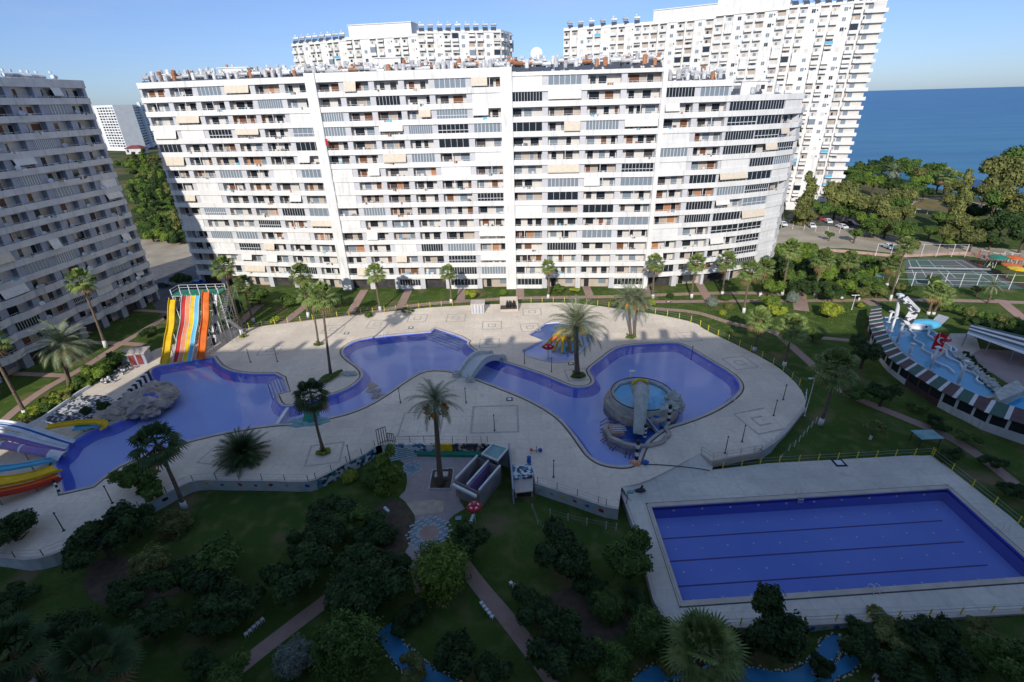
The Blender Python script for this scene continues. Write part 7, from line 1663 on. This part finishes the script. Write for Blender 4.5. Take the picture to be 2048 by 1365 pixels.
# flag: red with white crescent and star
c = W(1872, 715, az); f = Wy(1880, 684, c.y); r = thing('flag', 'red flag with white crescent and star over the turquoise pool', 'flag', (c.x, c.y, az)); X = f-Vector((c.x, c.y, az)); m = MB(); m.tube([(0, 0, 0), (-1.0+X.x*0, 0, X.z+1.8)], .05, 6); m.build('pole', 'alu', r)
def wave(u_, v_): return (X.x-1.0+u_*2.0, .12*math.sin(u_*7+v_*2), X.z+1.5-v_*3.0+.18*math.sin(u_*5)-.35*u_*v_)
m = MB(); nu_, nv_ = 10, 12
for i in range(nu_):
    for j in range(nv_): m.quad(wave(i/nu_, j/nv_), wave((i+1)/nu_, j/nv_), wave((i+1)/nu_, (j+1)/nv_), wave(i/nu_, (j+1)/nv_))
m.build('cloth', mat('flag_red', (.55, .01, .015), .8), r)
def fq(x, y): p = Vector(wave(.5+x, .42+y)); p.y -= .06; return p
m = MB(); Rr, rr2, off = .30, .24, .09; pts_o = [(Rr*math.cos(R(t)), Rr*math.sin(R(t))) for t in range(38, 323, 15)]; pts_i = [(off+rr2*math.cos(R(t)), rr2*math.sin(R(t))) for t in range(50, 311, 13)][:len(pts_o)]
for a, b, c_, d_ in zip(pts_o[:-1], pts_o[1:], pts_i[1:], pts_i[:-1]): m.quad(fq(a[0], a[1]*.66), fq(b[0], b[1]*.66), fq(c_[0], c_[1]*.66), fq(d_[0], d_[1]*.66))
star = [(.30+(.13 if k % 2 == 0 else .052)*math.cos(R(180+36*k)), (.13 if k % 2 == 0 else .052)*math.sin(R(180+36*k))) for k in range(10)]
for k in range(10): a, b = star[k], star[(k+1) % 10]; m.tri(fq(.30, 0), fq(a[0], a[1]*.66), fq(b[0], b[1]*.66))
m.build('crescent_and_star', 'pwhite', r)
c = W(1888, 672, az); parasol('small red and white mushroom canopy behind the flag', 1886, 676, 1.3, az+2.8, 'red', 'pwhite', az)
# ------------------------------------------------------------------ tennis court, playground, cars
def court():
    zz = .0; A_ = px([(1806, 517), (1926, 518), (2052, 579), (1818, 572)], 0)
    struct(sheet(offset(A_, .01), zf=lambda x, y: th(x, y)*0+.03).build('tennis_court', 'court')); a, b, c_, d_ = A_
    m = MB()
    f = lambda u_, v_: a.lerp(b, u_).lerp(d_.lerp(c_, u_), v_)
    for u0, v0, u1, v1 in ((.08, .08, .92, .08), (.08, .92, .92, .92), (.08, .08, .08, .92), (.92, .08, .92, .92), (.2, .08, .2, .92), (.8, .08, .8, .92), (.2, .28, .8, .28), (.2, .72, .8, .72), (.5, .28, .5, .72), (.0, .5, 1, .5), (.4, .05, .4, .95)): strip(m, [f(u0, v0), f(u1, v1)], .13, .045)
    o = struct(m.build('court_line', 'pwhite')); m = MB(); strip(m, [f(1.02, -.05), f(1.02, 1.0)], 1.3, .04); struct(m.build('red_strip', 'awm'))
    fence('tall white mesh fence posts along the near side of the tennis court', [f(-.12, 1.02), f(1.25, 1.02)], lambda x, y: 0, post='alu', h=3.6, w=.11, step=3.4, rails=(3.5, 1.8), railw=.04, railm='alu')
    fence('tall white fence posts along the far side of the tennis court', [f(-.5, -.08), f(1.1, -.08)], lambda x, y: 0, post='alu', h=3.6, w=.10, step=4.0, rails=(3.5,), railw=.04, railm='alu')
    n_ = thing('tennis_net', 'low net across the middle of the tennis court', 'net'); m = MB(); a_, b_ = f(.02, .5), f(.98, .5); wall_strip(m, [a_, b_], .03, .6, 1.0); m.build('net_mesh', 'greymetal', n_); m = MB(); m.bar((*a_, 1.0), (*b_, 1.0), .07); m.build('net_tape', 'pwhite', n_)
M['court'] = mat('worn_green_court', (.07, .14, .10), .9, (.13, .125, .12), .09)
court()
m = MB(); wall_strip(m, px([(1560, 497), (1690, 505), (1795, 515), (1930, 508), (1985, 520)]), .35, -.2, .7); tag(m.build('brick_wall', 'brick'), 'low red-white wall between the sandy strip and the tennis court', 'wall')
cols_ = ['cyan', 'orange', 'yellow', 'orange']
for i, (x, y, l_) in enumerate([(1998, 514, 'green canopy post of the playground at the right edge'), (2030, 515, 'orange playground canopy, the farther one'), (2024, 530, 'orange playground canopy, the nearer one'), (2036, 537, 'small yellow playground canopy at the right edge')]):
    parasol(l_, x, y, 2.0 if i else 2.2, 3.2, ['green', 'orange', 'orange', 'yellow'][i], ['green', 'orange', 'orange', 'yellow'][i], 0)
pr = random.Random(6)
for i in range(9):
    c = W(1955+i*11+pr.uniform(-4, 4), 522+pr.uniform(-4, 16), 0); r = thing('play_frame', 'metal play frame in the cluttered playground at the right edge', 'play frame', (c.x, c.y, 0), pr.uniform(0, 3), 'play frames at the right edge')
    for s in (-1, 1): m = MB(); m.bar((s, -.6, 0), (s, 0, 2.3), .09); m.bar((s, .6, 0), (s, 0, 2.3), .09); m.build('leg', ['darkmetal', 'red', 'alu'][i % 3], r)
    m = MB(); m.bar((-1.1, 0, 2.3), (1.1, 0, 2.3), .09); m.build('top_bar', 'alu', r); m = MB(); m.box(-.3, .3, -.15, .15, .4, .5); m.bar((-.25, 0, .5), (-.25, 0, 2.3), .03); m.bar((.25, 0, .5), (.25, 0, 2.3), .03); m.build('swing_seat', ['red', 'blue', 'yellow'][i % 3], r)
for (x, y, l_) in ((1748, 553, 'blue tent canopy among the trees left of the tennis court'), (1722, 566, 'light blue tent roof below the other one by the citrus tree')):
    c = W(x, y, 1.6); r = thing('tent', l_, 'tent', (c.x, c.y, 0)); m = MB(); k = [(-1.5, -1.2, 1.8), (1.5, -1.2, 1.8), (1.5, 1.2, 1.8), (-1.5, 1.2, 1.8)]
    for a, b in zip(k, k[1:]+k[:1]): m.tri(a, b, (0, 0, 2.6))
    m.build('canopy', 'cyan' if y > 560 else 'awn_blue', r)
    for q in k: m = MB(); m.bar((q[0], q[1], 0), q, .07); m.build('pole', 'alu', r)
c = W(1752, 545, 2); 
def car(label, p, col, rz_, group=None):
    c = W(*p, -.05); z = th(c.x, c.y)+.06; r = thing('parked_car', label, 'car', (c.x, c.y, z), rz_, group); m = MB()
    prof = [(-2.1, .35), (-2.15, .75), (-1.9, .95), (-1.3, 1.0), (-.8, 1.42), (.75, 1.45), (1.35, 1.0), (2.0, .85), (2.15, .6), (2.1, .35)]
    n_ = len(prof); i0 = 0
    for s in (-.85, .85):
        for x, zz in prof: m.v.append((x, s*(1 if zz < 1.1 else .8), zz))
    m.f.append(tuple(range(n_))); m.m.append(0); m.f.append(tuple(range(2*n_-1, n_-1, -1))); m.m.append(0)
    for i in range(n_): j = (i+1) % n_; m.f.append((i, i+n_, j+n_, j)); m.m.append(0)
    m.build('body', col, r); m = MB()
    for s in (-1, 1): m.quad((-1.15, s*.83, 1.03), (-.72, s*.73, 1.36), (.68, s*.73, 1.38), (1.15, s*.83, 1.03))
    m.quad((.85, -.62, 1.41), (.85, .62, 1.41), (1.38, .72, 1.02), (1.38, -.72, 1.02)); m.quad((-.9, -.62, 1.38), (-.9, .62, 1.38), (-1.32, .72, 1.02), (-1.32, -.72, 1.02)); m.build('windows', 'glass', r)
    for x in (-1.3, 1.3):
        for s in (-.8, .8): m = MB(); m.tube([(x, s-.1, .33), (x, s+.1, .33)], .33, 12); m.build('wheel', 'black', r)
CARS = [((1565, 452), 'pwhite', 'white car parked nearest the curved end of the long block'), ((1588, 447), 'darkmetal', 'dark car beside the white one behind the curved block end'), ((1622, 455), 'alu', 'silver car on the near side of the car park'), ((1640, 441), 'red', 'red car in the car park under the feathery trees'), ((1655, 446), 'pwhite', 'white car right of the red one in the car park'), ((1683, 457), 'alu', 'silver car between two feathery trees at the car park fence'), ((1695, 449), 'darkmetal', 'dark blue car at the right end of the car park'), ((1604, 438), 'darkmetal', 'dark car at the back row of the car park'), ((1775, 497), 'pwhite', 'white van-like car behind the tennis court fence')]
for i, (p, col, l_) in enumerate(CARS): car(l_, p, col, R(85+pr.uniform(-12, 12)))
car('dark car in the shade at the left street below the left block corner', (325, 575), 'darkmetal', R(20)); car('blue car in the shade by the end of the long block', (396, 572), 'blue', R(5))
fence('grey mesh fence between the sandy strip and the car park', px([(1562, 457), (1640, 464), (1730, 470), (1800, 478)]), lambda x, y: -.05, post='alu', h=1.9, w=.09, step=3.5, rails=(1.85, 1.0, .2), railw=.04)
r = thing('goal_frame', 'white football goal on the seaside clearing', 'goal'); a, b = W(1828, 432, -1), W(1852, 434, -1); m = MB(); m.bar(a, a+Vector((0, 0, 2.6)), .15); m.bar(b, b+Vector((0, 0, 2.6)), .15); m.build('post', 'pwhite', r); m = MB(); m.bar(a+Vector((0, 0, 2.6)), b+Vector((0, 0, 2.6)), .15); m.build('crossbar', 'pwhite', r)
c = W(1855, 897, -.7); r = thing('sun_shelter', 'small shelter with pale green roof beyond the far corner of the swimming pool deck', 'shelter', (c.x, c.y+.8, th(c.x, c.y+.8))); m = MB(); m.box(-1.5, 1.5, -1.0, 1.0, 1.5, 1.6); m.build('roof', 'teal', r)
for x in (-1.3, 1.3):
    for y in (-.8, .8): m = MB(); m.box(x-.05, x+.05, y-.05, y+.05, 0, 1.5); m.build('post', 'darkmetal', r)
lamp('street lamp on the dirt corner in the left gap', (285, 512), 9, 1, 0)
